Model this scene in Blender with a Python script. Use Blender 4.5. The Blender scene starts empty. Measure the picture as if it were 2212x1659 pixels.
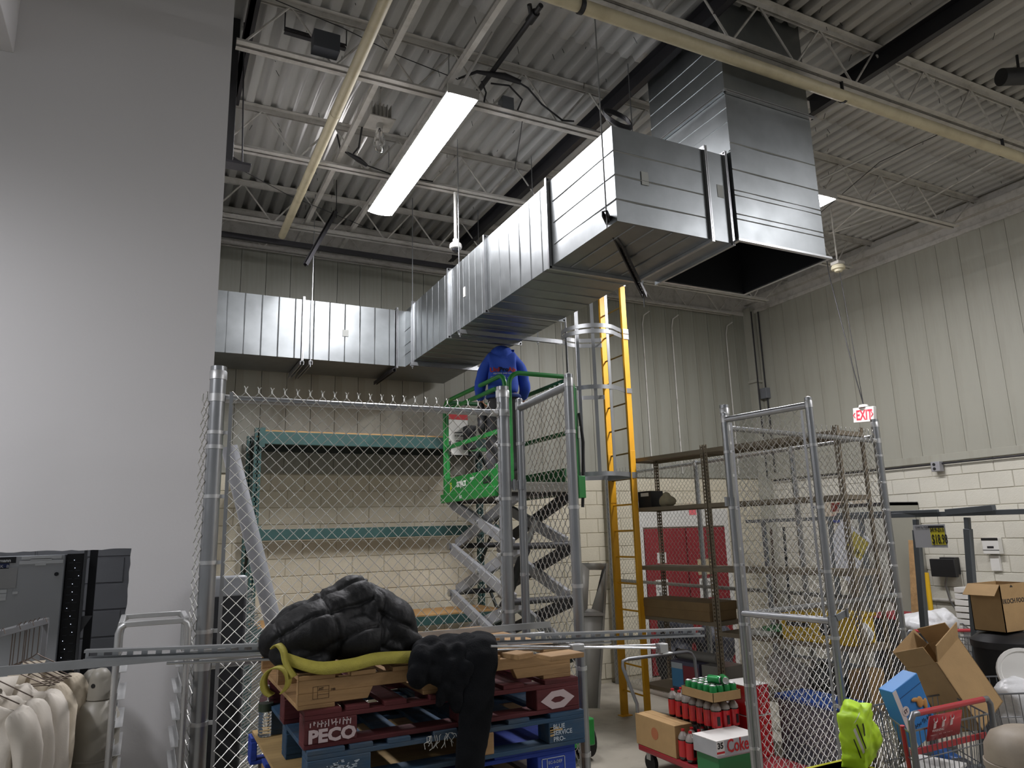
import bpy, bmesh, math, random
from mathutils import Vector, Matrix, Euler, noise
from mathutils.bvhtree import BVHTree
random.seed(7)
SC = bpy.context.scene
COL = SC.collection

# ------------------------------------------------------------------ camera
# world: X to the right along the roof joists, Y away along the duct, Z up, metres
PITCH, YAW, ROLL, FPX = 0.20507, 0.46450, -0.02872, 1566.1
CAMH = 2.1
fwv = Vector((math.sin(YAW)*math.cos(PITCH), math.cos(YAW)*math.cos(PITCH), math.sin(PITCH)))
r0 = Vector((math.cos(YAW), -math.sin(YAW), 0)); u0 = r0.cross(fwv)
RV = math.cos(ROLL)*r0 + math.sin(ROLL)*u0
UV = -math.sin(ROLL)*r0 + math.cos(ROLL)*u0
cam = bpy.data.objects.new('camera', bpy.data.cameras.new('camera'))
COL.objects.link(cam)
cam.matrix_world = Matrix(((RV.x, UV.x, -fwv.x, 0), (RV.y, UV.y, -fwv.y, 0), (RV.z, UV.z, -fwv.z, CAMH), (0, 0, 0, 1)))
cam.data.sensor_fit = 'HORIZONTAL'; cam.data.sensor_width = 36.0
cam.data.lens = FPX/2212*36.0
cam.data.clip_start = 0.05; cam.data.clip_end = 100
SC.camera = cam
# ------------------------------------------------------------------ world and exposure
w = bpy.data.worlds.new('world'); SC.world = w; w.use_nodes = True
w.node_tree.nodes['Background'].inputs[0].default_value = (0.93, 0.96, 1.0, 1)
w.node_tree.nodes['Background'].inputs[1].default_value = 0.2
SC.view_settings.view_transform = 'Standard'; SC.view_settings.look = 'None'
SC.view_settings.exposure = 0.1; SC.view_settings.gamma = 1.0
SC.view_settings.use_curve_mapping = False
LED_STRENGTH = 85.0

def at(px, py, X=None, Y=None, Z=None):
    """point of the photograph's line of sight at a known plane (metres)"""
    d = fwv + RV*((px-1106)/FPX) - UV*((py-829.5)/FPX)
    t = X/d.x if X is not None else (Y/d.y if Y is not None else (Z-CAMH)/d.z)
    return Vector((0, 0, CAMH)) + d*t

# ------------------------------------------------------------------ mesh helpers
class MB:
    def __init__(s): s.v = []; s.f = []
    def add(s, vs, fs):
        b = len(s.v); s.v += [tuple(p) for p in vs]; s.f += [tuple(i+b for i in f) for f in fs]; return s
    def box(s, x0, x1, y0, y1, z0, z1, m=None):
        vs = [Vector((x, y, z)) for z in (z0, z1) for y in (y0, y1) for x in (x0, x1)]
        if m is not None: vs = [m @ p for p in vs]
        return s.add(vs, [(0,2,3,1),(4,5,7,6),(0,1,5,4),(2,6,7,3),(0,4,6,2),(1,3,7,5)])
    def beam(s, p0, p1, w, h, up=(0,0,1), off=(0,0)):
        p0, p1 = Vector(p0), Vector(p1); d = (p1-p0).normalized(); up = Vector(up)
        sd = d.cross(up)
        if sd.length < 1e-4: sd = d.cross(Vector((1,0,0)))
        sd.normalize(); uu = sd.cross(d)
        vs = []
        for p in (p0, p1):
            for a, b in ((-1,-1),(1,-1),(1,1),(-1,1)):
                vs.append(p + sd*(a*w/2+off[0]) + uu*(b*h/2+off[1]))
        return s.add(vs, [(3,2,1,0),(4,5,6,7),(0,1,5,4),(1,2,6,5),(2,3,7,6),(3,0,4,7)])
    def tube(s, pts, r, n=8, cap=True, closed=False):
        pts = [Vector(p) for p in pts]; m = len(pts); rs = r if isinstance(r, (list, tuple)) else [r]*m
        prev = None; b = len(s.v)
        for i, p in enumerate(pts):
            if closed: t = pts[(i+1) % m]-pts[i-1]
            else: t = pts[min(i+1, m-1)]-pts[max(i-1, 0)]
            t.normalize()
            if prev is None:
                a = Vector((0,0,1)) if abs(t.z) < .9 else Vector((1,0,0))
                nrm = (a-t*a.dot(t)).normalized()
            else:
                nrm = prev-t*prev.dot(t)
                nrm = nrm.normalized() if nrm.length > 1e-6 else prev
            prev = nrm; bn = t.cross(nrm)
            for k in range(n):
                a = 2*math.pi*k/n
                s.v.append(tuple(p+(nrm*math.cos(a)+bn*math.sin(a))*rs[i]))
        for i in range(m if closed else m-1):
            for k in range(n):
                a = b+i*n+k; c = b+i*n+(k+1) % n
                d = b+((i+1) % m)*n+k; e = b+((i+1) % m)*n+(k+1) % n
                s.f.append((a, c, e, d))
        if cap and not closed:
            s.f.append(tuple(b+k for k in reversed(range(n))))
            s.f.append(tuple(b+(m-1)*n+k for k in range(n)))
        return s
    def lathe(s, prof, n=20, o=(0,0,0), m=None, sx=1, sy=1):
        b = len(s.v); o = Vector(o)
        for r, z in prof:
            for k in range(n):
                a = 2*math.pi*k/n; p = Vector((r*sx*math.cos(a), r*sy*math.sin(a), z))
                if m is not None: p = m @ p
                s.v.append(tuple(p+o))
        for i in range(len(prof)-1):
            for k in range(n):
                a = b+i*n+k; c = b+i*n+(k+1) % n
                s.f.append((a, c, c+n, a+n))
        if prof[0][0] > 1e-5: s.f.append(tuple(b+k for k in reversed(range(n))))
        if prof[-1][0] > 1e-5: s.f.append(tuple(b+(len(prof)-1)*n+k for k in range(n)))
        return s
    def prism(s, poly, a, b):
        """poly: list of 3D points of one end cap; a->b: extrusion vector from a to b"""
        d = Vector(b)-Vector(a); n = len(poly)
        vs = [Vector(p) for p in poly]+[Vector(p)+d for p in poly]
        fs = [tuple(reversed(range(n))), tuple(range(n, 2*n))]+[(i, (i+1) % n, n+(i+1) % n, n+i) for i in range(n)]
        return s.add(vs, fs)
    def grid(s, rows, thick=0.0):
        """rows of points -> sheet; thick adds a back side along normals (rough)"""
        b = len(s.v); nr, nc = len(rows), len(rows[0])
        for r in rows:
            for p in r: s.v.append(tuple(p))
        for i in range(nr-1):
            for j in range(nc-1):
                a = b+i*nc+j; s.f.append((a, a+1, a+nc+1, a+nc))
        return s
    def ell(s, c, r, rot=None, n=10, m=7):
        c = Vector(c); R_ = Euler(rot).to_matrix() if rot is not None else Matrix.Identity(3)
        b = len(s.v)
        for i in range(m+1):
            t = math.pi*i/m
            for k in range(n):
                a = 2*math.pi*k/n
                s.v.append(tuple(c + R_ @ Vector((r[0]*math.sin(t)*math.cos(a), r[1]*math.sin(t)*math.sin(a), r[2]*math.cos(t)))))
        for i in range(m):
            for k in range(n):
                a = b+i*n+k; c2 = b+i*n+(k+1) % n
                s.f.append((a+n, c2+n, c2, a))
        return s
    def mesh(s, name, mt=None):
        me = bpy.data.meshes.new(name); me.from_pydata(s.v, [], s.f)
        me.polygons.foreach_set('use_smooth', [True]*len(me.polygons))
        me.set_sharp_from_angle(angle=math.radians(38)); me.update()
        if mt is not None: me.materials.append(mt)
        return me
    def build(s, name, mt, parent=None, bevel=0, solid=0, sub=0):
        return link(name, s.mesh(name, mt), parent, bevel, solid, sub)

def wm(o):
    m = o.matrix_basis.copy()
    return wm(o.parent) @ o.matrix_parent_inverse @ m if o.parent else m
def link(name, me, parent=None, bevel=0, solid=0, sub=0):
    o = bpy.data.objects.new(name, me); COL.objects.link(o)
    if parent is not None:
        o.parent = parent; o.matrix_parent_inverse = wm(parent).inverted()
    if solid:
        q = o.modifiers.new('s', 'SOLIDIFY'); q.thickness = solid; q.offset = 0
    if sub:
        q = o.modifiers.new('u', 'SUBSURF'); q.levels = sub; q.render_levels = sub
    if bevel:
        q = o.modifiers.new('b', 'BEVEL'); q.width = bevel; q.segments = 2; q.limit_method = 'ANGLE'; q.angle_limit = math.radians(40)
    return o
def tag(o, label, cat, group=None):
    o['label'] = label; o['category'] = cat
    if group: o['group'] = group
    return o
def thing(name, label, cat, loc=(0,0,0), group=None):
    o = bpy.data.objects.new(name, None); COL.objects.link(o)
    o.empty_display_size = .1; o.location = loc
    return tag(o, label, cat, group)
def struct(o): o['kind'] = 'structure'; return o
def stuff(o): o['kind'] = 'stuff'; return o
def dup(root, label=None, group=None):
    def cp(o, par):
        c = o.copy(); COL.objects.link(c)
        if par: c.parent = par; c.matrix_parent_inverse = o.matrix_parent_inverse.copy()
        for ch in list(o.children): cp(ch, c)
        return c
    r = cp(root, None)
    if label: r['label'] = label
    if group: r['group'] = group
    return r
def baked(o):
    """apply modifiers of o into its mesh"""
    dg = bpy.context.evaluated_depsgraph_get(); me = bpy.data.meshes.new_from_object(o.evaluated_get(dg))
    old = o.data; o.modifiers.clear(); o.data = me
    me.polygons.foreach_set('use_smooth', [True]*len(me.polygons))
    return o
def remesh(mb, name, mt, parent=None, vox=.012, smooth=6, disp=0, dscale=8):
    o = link(name, mb.mesh(name, mt), parent)
    q = o.modifiers.new('r', 'REMESH'); q.mode = 'VOXEL'; q.voxel_size = vox
    q = o.modifiers.new('s', 'SMOOTH'); q.iterations = smooth; q.factor = .5
    baked(o)
    if disp:
        me = o.data; nn = [v.normal.copy() for v in me.vertices]
        for v, n_ in zip(me.vertices, nn):
            v.co += n_*disp*(noise.noise(v.co*dscale)+.5*noise.noise(v.co*dscale*2.3))
    me = o.data
    if not me.materials: me.materials.append(mt)
    else: me.materials[0] = mt
    me.polygons.foreach_set('use_smooth', [True]*len(me.polygons)); me.update()
    return o
def text(s, size, origin, xdir, ydir, mt, name='lettering', parent=None, depth=.0006, align='LEFT', sx=1.0, bold=0):
    cu = bpy.data.curves.new('t', 'FONT'); cu.body = s; cu.size = size; cu.align_x = align; cu.extrude = depth; cu.resolution_u = 2
    cu.offset = bold
    to = bpy.data.objects.new('t', cu); COL.objects.link(to)
    dg = bpy.context.evaluated_depsgraph_get(); me = bpy.data.meshes.new_from_object(to.evaluated_get(dg))
    bpy.data.objects.remove(to); bpy.data.curves.remove(cu)
    xd = Vector(xdir).normalized(); yd = Vector(ydir).normalized(); zd = xd.cross(yd)
    M_ = Matrix(((xd.x*sx, yd.x, zd.x, origin[0]), (xd.y*sx, yd.y, zd.y, origin[1]), (xd.z*sx, yd.z, zd.z, origin[2]), (0,0,0,1)))
    me.transform(M_); me.materials.clear(); me.materials.append(mt)
    return link(name, me, parent)

# ------------------------------------------------------------------ materials
def lin(h):
    h = h.lstrip('#'); c = [int(h[i:i+2], 16)/255 for i in (0, 2, 4)]
    return tuple((x/12.92 if x <= .04045 else ((x+.055)/1.055)**2.4) for x in c)+(1,)
_mats = {}
def mat(name, hexc, rough=.6, metal=0.0, var=.0, vscale=(4,4,4), bump=0.0, bscale=40, dirt=None, dscale=(1,1,1), damt=.5, emit=None, estr=0, trans=0, ior=1.45, spec=.5, coat=0, rvar=0):
    if name in _mats: return _mats[name]
    m = bpy.data.materials.new(name); _mats[name] = m; m.use_nodes = True
    nt = m.node_tree; b = nt.nodes['Principled BSDF']; N = nt.nodes.new; L = nt.links.new
    col = lin(hexc)
    b.inputs['Base Color'].default_value = col; b.inputs['Roughness'].default_value = rough
    b.inputs['Metallic'].default_value = metal; b.inputs['Specular IOR Level'].default_value = spec
    b.inputs['Coat Weight'].default_value = coat
    if trans: b.inputs['Transmission Weight'].default_value = trans; b.inputs['IOR'].default_value = ior
    if emit:
        b.inputs['Emission Color'].default_value = lin(emit); b.inputs['Emission Strength'].default_value = estr
    tc = N('ShaderNodeTexCoord')
    def nz(sc, detail=4, rough_=.55):
        mp = N('ShaderNodeMapping'); mp.inputs['Scale'].default_value = sc; L(tc.outputs['Object'], mp.inputs[0])
        q = N('ShaderNodeTexNoise'); q.inputs['Scale'].default_value = 1.0; q.inputs['Detail'].default_value = detail
        q.inputs['Roughness'].default_value = rough_; L(mp.outputs[0], q.inputs['Vector']); return q
    cur = None
    if var:
        q = nz(vscale); rp = N('ShaderNodeValToRGB')
        rp.color_ramp.elements[0].position = .3; rp.color_ramp.elements[1].position = .7
        rp.color_ramp.elements[0].color = tuple(min(1, c*(1-var)) for c in col[:3])+(1,)
        rp.color_ramp.elements[1].color = tuple(min(1, c*(1+var)) for c in col[:3])+(1,)
        L(q.outputs['Fac'], rp.inputs[0]); cur = rp.outputs[0]
    if dirt:
        q = nz(dscale, 6, .65); rp = N('ShaderNodeValToRGB')
        rp.color_ramp.elements[0].position = .48; rp.color_ramp.elements[1].position = .72
        rp.color_ramp.elements[0].color = (0,0,0,1); rp.color_ramp.elements[1].color = (damt,)*3+(1,)
        L(q.outputs['Fac'], rp.inputs[0])
        mx = N('ShaderNodeMix'); mx.data_type = 'RGBA'
        L(rp.outputs[0], mx.inputs['Factor'])
        if cur: L(cur, mx.inputs['A'])
        else: mx.inputs['A'].default_value = col
        mx.inputs['B'].default_value = lin(dirt); cur = mx.outputs['Result']
    if cur: L(cur, b.inputs['Base Color'])
    if rvar:
        q = nz((9,9,9)); mr = N('ShaderNodeMapRange'); mr.inputs['To Min'].default_value = max(0, rough-rvar); mr.inputs['To Max'].default_value = rough+rvar
        L(q.outputs['Fac'], mr.inputs[0]); L(mr.outputs[0], b.inputs['Roughness'])
    if bump:
        q = nz((bscale,)*3 if not isinstance(bscale, tuple) else bscale, 3); bp = N('ShaderNodeBump'); bp.inputs['Strength'].default_value = bump
        bp.inputs['Distance'].default_value = .01; L(q.outputs['Fac'], bp.inputs['Height']); L(bp.outputs[0], b.inputs['Normal'])
    return m
M = {}
M['white'] = mat('white_drywall', '#d1d0d1', .75, var=.015, vscale=(.6,.6,.6), bump=.05, bscale=60)
M['panel'] = mat('wall_panel', '#8d8d82', .55, var=.09, vscale=(3,3,.5), dirt='#6f6a5c', dscale=(7,7,.35), damt=.55)
M['panelr'] = mat('wall_panel_right', '#a09f93', .55, var=.05, vscale=(2,2,.5), dirt='#85806f', dscale=(5,5,.4), damt=.4)
M['groove'] = mat('seam_dark', '#55524a', .8)
M['block'] = mat('painted_block', '#c7c0ab', .7, var=.05, vscale=(6,6,6), bump=.35, bscale=70, dirt='#a59d88', dscale=(1.2,1.2,1.2), damt=.45)
M['blockr'] = mat('painted_block_white', '#cfccbf', .7, var=.04, vscale=(6,6,6), bump=.35, bscale=70, dirt='#b3ae9e', dscale=(1.4,1.4,1.4), damt=.4)
M['mortar_r'] = mat('mortar_right', '#b6b2a4', .9)
M['mortar'] = mat('mortar', '#b1aa96', .9)
M['deck'] = mat('roof_deck', '#bcbbb7', .6, var=.07, vscale=(5,.8,5), dirt='#93918c', dscale=(3,.9,3), damt=.5)
M['steel'] = mat('painted_joist', '#c0bdb6', .55, var=.06, vscale=(5,5,5), dirt='#7d7668', dscale=(9,9,9), damt=.5)
M['dark_steel'] = mat('dark_steel', '#2e2d30', .5, metal=.3, var=.15)
M['ivory'] = mat('ivory_pipe', '#beb496', .5, var=.07, vscale=(6,6,6), dirt='#8d8164', dscale=(5,5,5), damt=.45)
M['black'] = mat('black_paint', '#1b1b1d', .5, var=.1)
M['black_rubber'] = mat('black_rubber', '#121213', .75)
M['floor'] = mat('concrete_floor', '#a39d90', .45, var=.12, vscale=(1.1,1.1,1), dirt='#5d5850', dscale=(1.7,1.7,1), damt=.6, bump=.06, bscale=25)
M['galv'] = mat('galvanised_pipe', '#9fa1a3', .34, metal=.85, var=.1, vscale=(14,14,3), rvar=.08)
M['wire'] = mat('galvanised_wire', '#c2c2bd', .38, metal=.75, var=.08, vscale=(20,20,20))
M['zinc'] = mat('zinc_strut', '#b4b6b8', .3, metal=.9, var=.08, vscale=(12,12,12))
M['alum'] = mat('aluminium', '#c3c4c4', .42, metal=.8, var=.07, vscale=(8,8,8))
M['duct'] = mat('galvanised_duct', '#868a8b', .40, metal=.95, var=.07, vscale=(7,7,7), rvar=.06)
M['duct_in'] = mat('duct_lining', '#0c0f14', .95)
M['led'] = mat('led_diffuser', '#ffffff', .5, emit='#fdfbff', estr=LED_STRENGTH)
M['led_soft'] = mat('led_diffuser_soft', '#ffffff', .5, emit='#fcfbff', estr=LED_STRENGTH*1.0)
M['led_fill'] = mat('led_diffuser_fill', '#ffffff', .5, emit='#fdfbff', estr=LED_STRENGTH*.75)  # glow of the added fill lamps out of view
M['led_closet_fill'] = mat('led_diffuser_closet_fill', '#ffffff', .5, emit='#f6f8ff', estr=LED_STRENGTH*.12)  # weak glow of the lamp added inside the closet
M['lampbody'] = mat('lamp_housing', '#b9b7b2', .5, metal=.2)
M['white_plastic'] = mat('white_plastic', '#dcdbd6', .4)
M['paper'] = mat('paper', '#dad8d2', .8)
M['grey_sticker'] = mat('grey_label', '#a9aba6', .7)
# ================================================================== room shell
XR, YB, YF, XL = 9.4, 9.25, -2.5, -3.6
ZC = 6.2
WY = 4.95          # front of the white drywall box
struct(MB().box(XL-1, XR+.2, YF-1, YB+.2, -.12, 0).build('floor', M['floor']))
# corrugated roof deck: ribs run along Y
prof = []; x = XL-1; P = .1524
while x < XR+.15:
    prof += [(x, ZC), (x+.062, ZC), (x+.08, ZC+.04), (x+.13, ZC+.04), (x+.148, ZC)]; x += P
# hole for the riser
db = MB()
def deck_strip(y0, y1, keep=lambda x: True):
    rows = [[Vector((px, yy, pz)) for px, pz in prof] for yy in (y0, y1)]
    b = len(db.v)
    for r in rows: db.v += [tuple(p) for p in r]
    n = len(prof)
    for j in range(n-1):
        if keep((prof[j][0]+prof[j+1][0])/2): db.f.append((b+j, b+j+1, b+n+j+1, b+n+j))
deck_strip(YF-1, 3.70); deck_strip(3.70, 4.61, lambda x: not (3.76 < x < 4.64)); deck_strip(4.61, YB+.1)
struct(db.build('ceiling', M['deck'], solid=.003))
# small fastener tips and wire ends hanging under the deck
fb = MB()
for i in range(330):
    fx, fy = random.uniform(.4, 9.2), random.uniform(2.2, 9.0)
    l = random.uniform(.02, .07); a = random.uniform(0, 6.3); t = random.uniform(0, .7)
    z = ZC+.002
    fb.tube([(fx, fy, z), (fx+l*math.sin(t)*math.cos(a), fy+l*math.sin(t)*math.sin(a), z-l*math.cos(t))], .0028, 3)
o = fb.build('fastener_tips', M['black']); stuff(o); tag(o, 'dark screw tips and wire ends poking through the corrugated roof deck', 'fasteners')

# ---- block walls: each block a piece
def block_mesh(L_, H_, D_, mt, name):
    o = MB(); c = .006
    # front at -Y side, chamfered edges
    vs = [(-L_/2, 0, -H_/2), (L_/2, 0, -H_/2), (L_/2, 0, H_/2), (-L_/2, 0, H_/2)]
    fr = [(-L_/2+c, -D_, -H_/2+c), (L_/2-c, -D_, -H_/2+c), (L_/2-c, -D_, H_/2-c), (-L_/2+c, -D_, H_/2-c)]
    o.add(vs+fr, [(4,5,6,7), (0,1,5,4), (1,2,6,5), (2,3,7,6), (3,0,4,7)])
    return o.mesh(name, mt)
BH, BL = .2032, .4064
ZBL = .2032*14.3
def block_wall(root, face, u0_, u1_, mt, place, limit, skip):
    full = block_mesh(BL-.005, BH-.005, .010, mt, 'block'); cnt = 0; rest = MB()
    rows = []
    nrow = 14
    for r in range(nrow):
        zc = ZBL-BH/2-r*BH
        u = u0_-(BL/2 if r % 2 else 0)
        while u < u1_:
            a, b = max(u, u0_), min(u+BL, u1_)
            if b-a > .06: rows.append((r, a, b, zc))
            u += BL
    for (r, a, b, zc) in rows:
        jit = random.uniform(-.003, .003)
        if cnt < limit and not skip(r, (a+b)/2):
            me = full if abs(b-a-BL) < .01 else block_mesh(b-a-.005, BH-.005, .010, mt, 'block')
            o = link('block', me, root); o.location = place((a+b)/2, zc, jit)[0]; o.rotation_euler.z = place(0, 0, 0)[1]
            o.matrix_parent_inverse = Matrix.Identity(4)
            cnt += 1
        else:
            p, rz = place((a+b)/2, zc, jit)
            m = Matrix.Translation(p) @ Matrix.Rotation(rz, 4, 'Z')
            rest.box(-(b-a)/2+.004, (b-a)/2-.004, -.012, 0, -BH/2+.004, BH/2-.004, m)
    if rest.v: stuff(rest.build('blocks_low', mt, root))
wb = struct(MB().box(.2, XR+.2, YB, YB+.2, 0, ZC+.1).build('wall_back', M['mortar']))
block_wall(wb, 0, .5, XR, M['block'], lambda u, z, j: (Vector((u, YB+j, z)), 0.0), 298, lambda r, u: r > 11 or (r > 8 and u > 5.8) or (r > 9 and u < 1.5))
wr = struct(MB().box(XR, XR+.2, YF, YB, 0, ZC+.1).build('wall_right', M['mortar_r']))
block_wall(wr, 0, 3.0, YB, M['blockr'], lambda u, z, j: (Vector((XR+j, u, z)), -math.pi/2), 260, lambda r, u: r > 10 and u > 6.5)
# upper insulated metal panels with vertical seams
PW = .302
pm = MB().box(-PW/2+.003, PW/2-.003, -.03, 0, ZBL+.01, 5.80); pm = pm.mesh('panel', M['panel'])
x = .55+PW/2
while x < XR:
    o = link('panel', pm, wb); o.location = (x, YB-random.uniform(0, .004), 0); o.matrix_parent_inverse = Matrix.Identity(4); x += PW
pm2 = MB().box(-PW/2+.002, PW/2-.002, -.03, 0, ZBL+.075, 5.82).mesh('panel', M['panelr'])
y = YB-.05-PW/2-.15
while y > 2.6:
    o = link('panel', pm2, wr); o.location = (XR-random.uniform(0, .002), y, 0); o.rotation_euler.z = -math.pi/2; o.matrix_parent_inverse = Matrix.Identity(4); y -= PW
# sill flashing strip of the right wall, corner post, eave trims
t = struct(MB().box(XR-.045, XR, 2.5, YB-.1, ZBL-.02, ZBL+.08).build('trim_1', M['panelr'], bevel=.004))
t = struct(MB().box(XR-.06, XR, 2.5, YB, 5.80, 5.86).box(XR-.12, XR, 2.5, YB, 5.98, 6.08).box(XR-.03, XR, 2.5, YB, 5.86, 6.2).build('trim_2', M['steel'], bevel=.003))
t = struct(MB().box(.5, XR, YB-.05, YB, 5.78, 5.85).box(.5, XR, YB-.03, YB, 5.85, 6.2).build('trim_3', M['steel'], bevel=.003))
t = struct(MB().box(XR-.16, XR-.001, YB-.19, YB-.001, 0, 5.9).box(XR-.19, XR-.001, YB-.22, YB-.001, 4.55, 4.6).box(XR-.19, XR-.001, YB-.22, YB-.001, 4.05, 4.1).build('trim_4', M['panelr'], bevel=.006))

# ---- white drywall box on the left, with the rough-cut opening
WX = at(462, 790, Y=WY).x
ox1 = at(284, 1188, Y=WY).x; oz1 = at(140, 1189, Y=WY).z
# rough edge outline of the opening
def rough(p, q, n, amp):
    out = []
    for i in range(n+1):
        t = i/n; a = amp*(1 if 0 < i < n else 0)
        out.append((p[0]+(q[0]-p[0])*t+random.uniform(-a, a), p[1]+(q[1]-p[1])*t+random.uniform(-a, a)))
    return out
ob = MB()
edge = rough((-2.4, oz1), (ox1, oz1), 60, .004)+rough((ox1, oz1), (ox1-.015, .9), 26, .0035)[1:]
ring_in = edge+[(ox1-.02, 0)]
outer = []
for (ux, uz) in ring_in:
    outer.append((ux, uz))
# wall = upper slab + right slab around the rough edge, as strips
top = [p for p in edge[:61]]
vs = []; fs = []
TH = .115
def strip(pairs):
    b = len(ob.v)
    for (a, c) in pairs:
        for q in (a, c):
            for yy in (WY, WY+TH): ob.v.append((q[0], yy, q[1]))
    n = len(pairs)
    for i in range(n-1):
        k = b+i*4
        ob.f.append((k, k+4, k+6, k+2)); ob.f.append((k+1, k+3, k+7, k+5))
        ob.f.append((k, k+1, k+5, k+4)); ob.f.append((k+2, k+6, k+7, k+3))
strip([((ux, uz), (ux, ZC)) for ux, uz in top])
strip([((ux, uz), (WX, uz)) for ux, uz in edge[60:]+[(ox1-.02, 0)]])
ob.box(ox1, WX, WY, WY+TH, oz1, ZC); ob.box(XL, -2.4, WY, WY+TH, 0, ZC)
# return side of the box, away from the camera
ob.box(WX-TH, WX, WY+TH, 9.2, 0, ZC)
struct(ob.build('wall_left', M['white']))
# bulkhead boxed beam running out of the white wall towards the camera
P0 = at(30, 115, Y=WY)
struct(MB().box(XL, P0.x, .6, WY, P0.z, ZC).build('trim_5', M['white'], bevel=.004))
# ================================================================== roof steel and overhead services
JY = [0.5, 2.05, 3.6, 5.127, 6.67, 8.28, 9.08]
JZ, JT = 5.72, 6.195
JN = ['nearest the camera', 'above the camera', 'just in front of the duct riser', 'passing behind the lit strip lamp', 'carrying the dome camera', 'second from the back wall', 'close along the back wall']
def angle_pair(mb, x0, x1, y, z, up):
    for s in (-1, 1):
        a, b = sorted((y+s*.012, y+s*.016)); mb.box(x0, x1, a, b, *sorted((z, z+up*.05)))
        a, b = sorted((y+s*.012, y+s*.062)); mb.box(x0, x1, a, b, *sorted((z, z+up*.005)))
tcm = MB(); angle_pair(tcm, .36, XR-.02, 0, JT, -1); tcm = tcm.mesh('top_chord', M['steel'])
tcm2 = MB(); angle_pair(tcm2, XL, XR-.02, 0, JT, -1); tcm2 = tcm2.mesh('top_chord', M['steel'])
bcm = MB(); angle_pair(bcm, .36, XR-.55, 0, JZ, 1); bcm = bcm.mesh('bottom_chord', M['steel'])
bcm2 = MB(); angle_pair(bcm2, XL, XR-.55, 0, JZ, 1); bcm2 = bcm2.mesh('bottom_chord', M['steel'])
HP = .34
dg1 = MB().tube([(0, 0, JZ+.02), (HP, 0, JT-.02)], .0095, 6).mesh('web_bar', M['steel'])
dg2 = MB().tube([(0, 0, JT-.02), (HP, 0, JZ+.02)], .0095, 6).mesh('web_bar', M['steel'])
for y, nm in zip(JY, JN):
    j = thing('roof_joist', 'pale open-web steel roof joist '+nm, 'joist', (5, y, JZ), 'open-web roof joists')
    behind = y > WY
    for me, n_ in ((tcm if behind else tcm2, 'top_chord'), (bcm if behind else bcm2, 'bottom_chord')):
        o = link(n_, me, j); o.location = (0, y, 0)
    x = .4 if behind else -1.0
    k = 0
    while x < XR-.6:
        if not (behind is False and x < .3):
            o = link('web_bar', dg1 if k % 2 == 0 else dg2, j); o.location = (x, y, 0)
        x += HP; k += 1
    MB().tube([(XR-.6, y, JZ+.02), (XR-.1, y, JT-.02)], .009, 6).build('web_bar', M['steel'], j)
# bridging bars running across the joists
def bar(name, label, cat, pts, r, mt, n=10, group=None):
    return tag(MB().tube(pts, r, n).build(name, mt), label, cat, group)
def flat(name, label, cat, p0, p1, w_, h_, mt, group=None):
    return tag(MB().beam(p0, p1, w_, h_).build(name, mt, bevel=.002), label, cat, group)
for (px, py, lab) in ((905, 0, 'pale steel bridging angle left of the lit strip lamp'), (1090, 0, 'pale steel bridging angle right of the lit strip lamp')):
    p = at(px, py, Z=5.80)
    tag(MB().beam((p.x, .3, 5.805), (p.x, 9.1, 5.805), .045, .005).beam((p.x-.02, .3, 5.83), (p.x-.02, 9.1, 5.83), .005, .05).build('bridging_angle', M['steel']), lab, 'steel angle', 'bridging angles')
p = at(1460, 130, Z=6.13)
tag(MB().beam((p.x-.1, .3, 6.15), (p.x-.1, 3.6, 6.15), .1, .06).build('bridging_channel', M['steel'], bevel=.004), 'pale channel along the roof deck beside the dark roof beam', 'steel channel')
# dark roof support channels flanking the riser
def channel(name, label, x, z, y0, y1):
    b = MB().box(x-.004, x+.004, y0, y1, z-.09, z+.09).box(x-.06, x, y0, y1, z-.09, z-.082).box(x-.06, x, y0, y1, z+.082, z+.09)
    return tag(b.build(name, M['dark_steel']), label, 'steel beam', 'dark roof beams')
channel('roof_beam', 'dark steel roof beam running past the left face of the duct riser', 3.66, 6.02, 1.0, 9.1)
channel('roof_beam', 'dark steel roof beam running along the deck right of the duct riser', 5.50, 6.06, .5, 4.35)
tag(MB().box(.43, .47, 3.4, 6.4, 6.0, 6.1).box(.43, .5, 3.4, 6.4, 6.0, 6.01).build('roof_angle', M['dark_steel']), 'dark steel angle beside the top edge of the white wall', 'steel angle', 'dark roof beams')
# black post hanging beside the white wall
hp0, hp1 = at(507, 108, Y=5.5), at(494, 352, Y=5.5); t = thing('hanging_post', 'black steel post hanging from the roof beside the white wall edge', 'post', hp1)
MB().box(hp0.x-.03, hp0.x+.03, 5.47, 5.53, hp1.z, ZC).build('post', M['black'], t, bevel=.004)
MB().box(hp0.x-.05, hp0.x+.16, 5.44, 5.56, hp1.z-.02, hp1.z).build('bracket', M['dark_steel'], t, bevel=.003)
MB().beam((hp0.x+.02, 5.5, hp1.z+.05), (hp0.x+.14, 5.5, hp1.z-.01), .02, .02).tube([(hp0.x+.1, 5.5, hp1.z), (hp0.x+.06, 5.5, ZC)], .006, 6).build('brace', M['dark_steel'], t)
# dark continuous strut near the back wall
p = at(480, 506, Z=5.6); q = at(960, 575, Z=5.6)
tag(MB().beam((p.x-.02, (p.y+q.y)/2, 5.6), (3.6, (p.y+q.y)/2, 5.6), .05, .06).build('dark_strut', M['dark_steel'], bevel=.003), 'dark horizontal pipe strut running below the joists near the back wall', 'strut')
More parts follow.
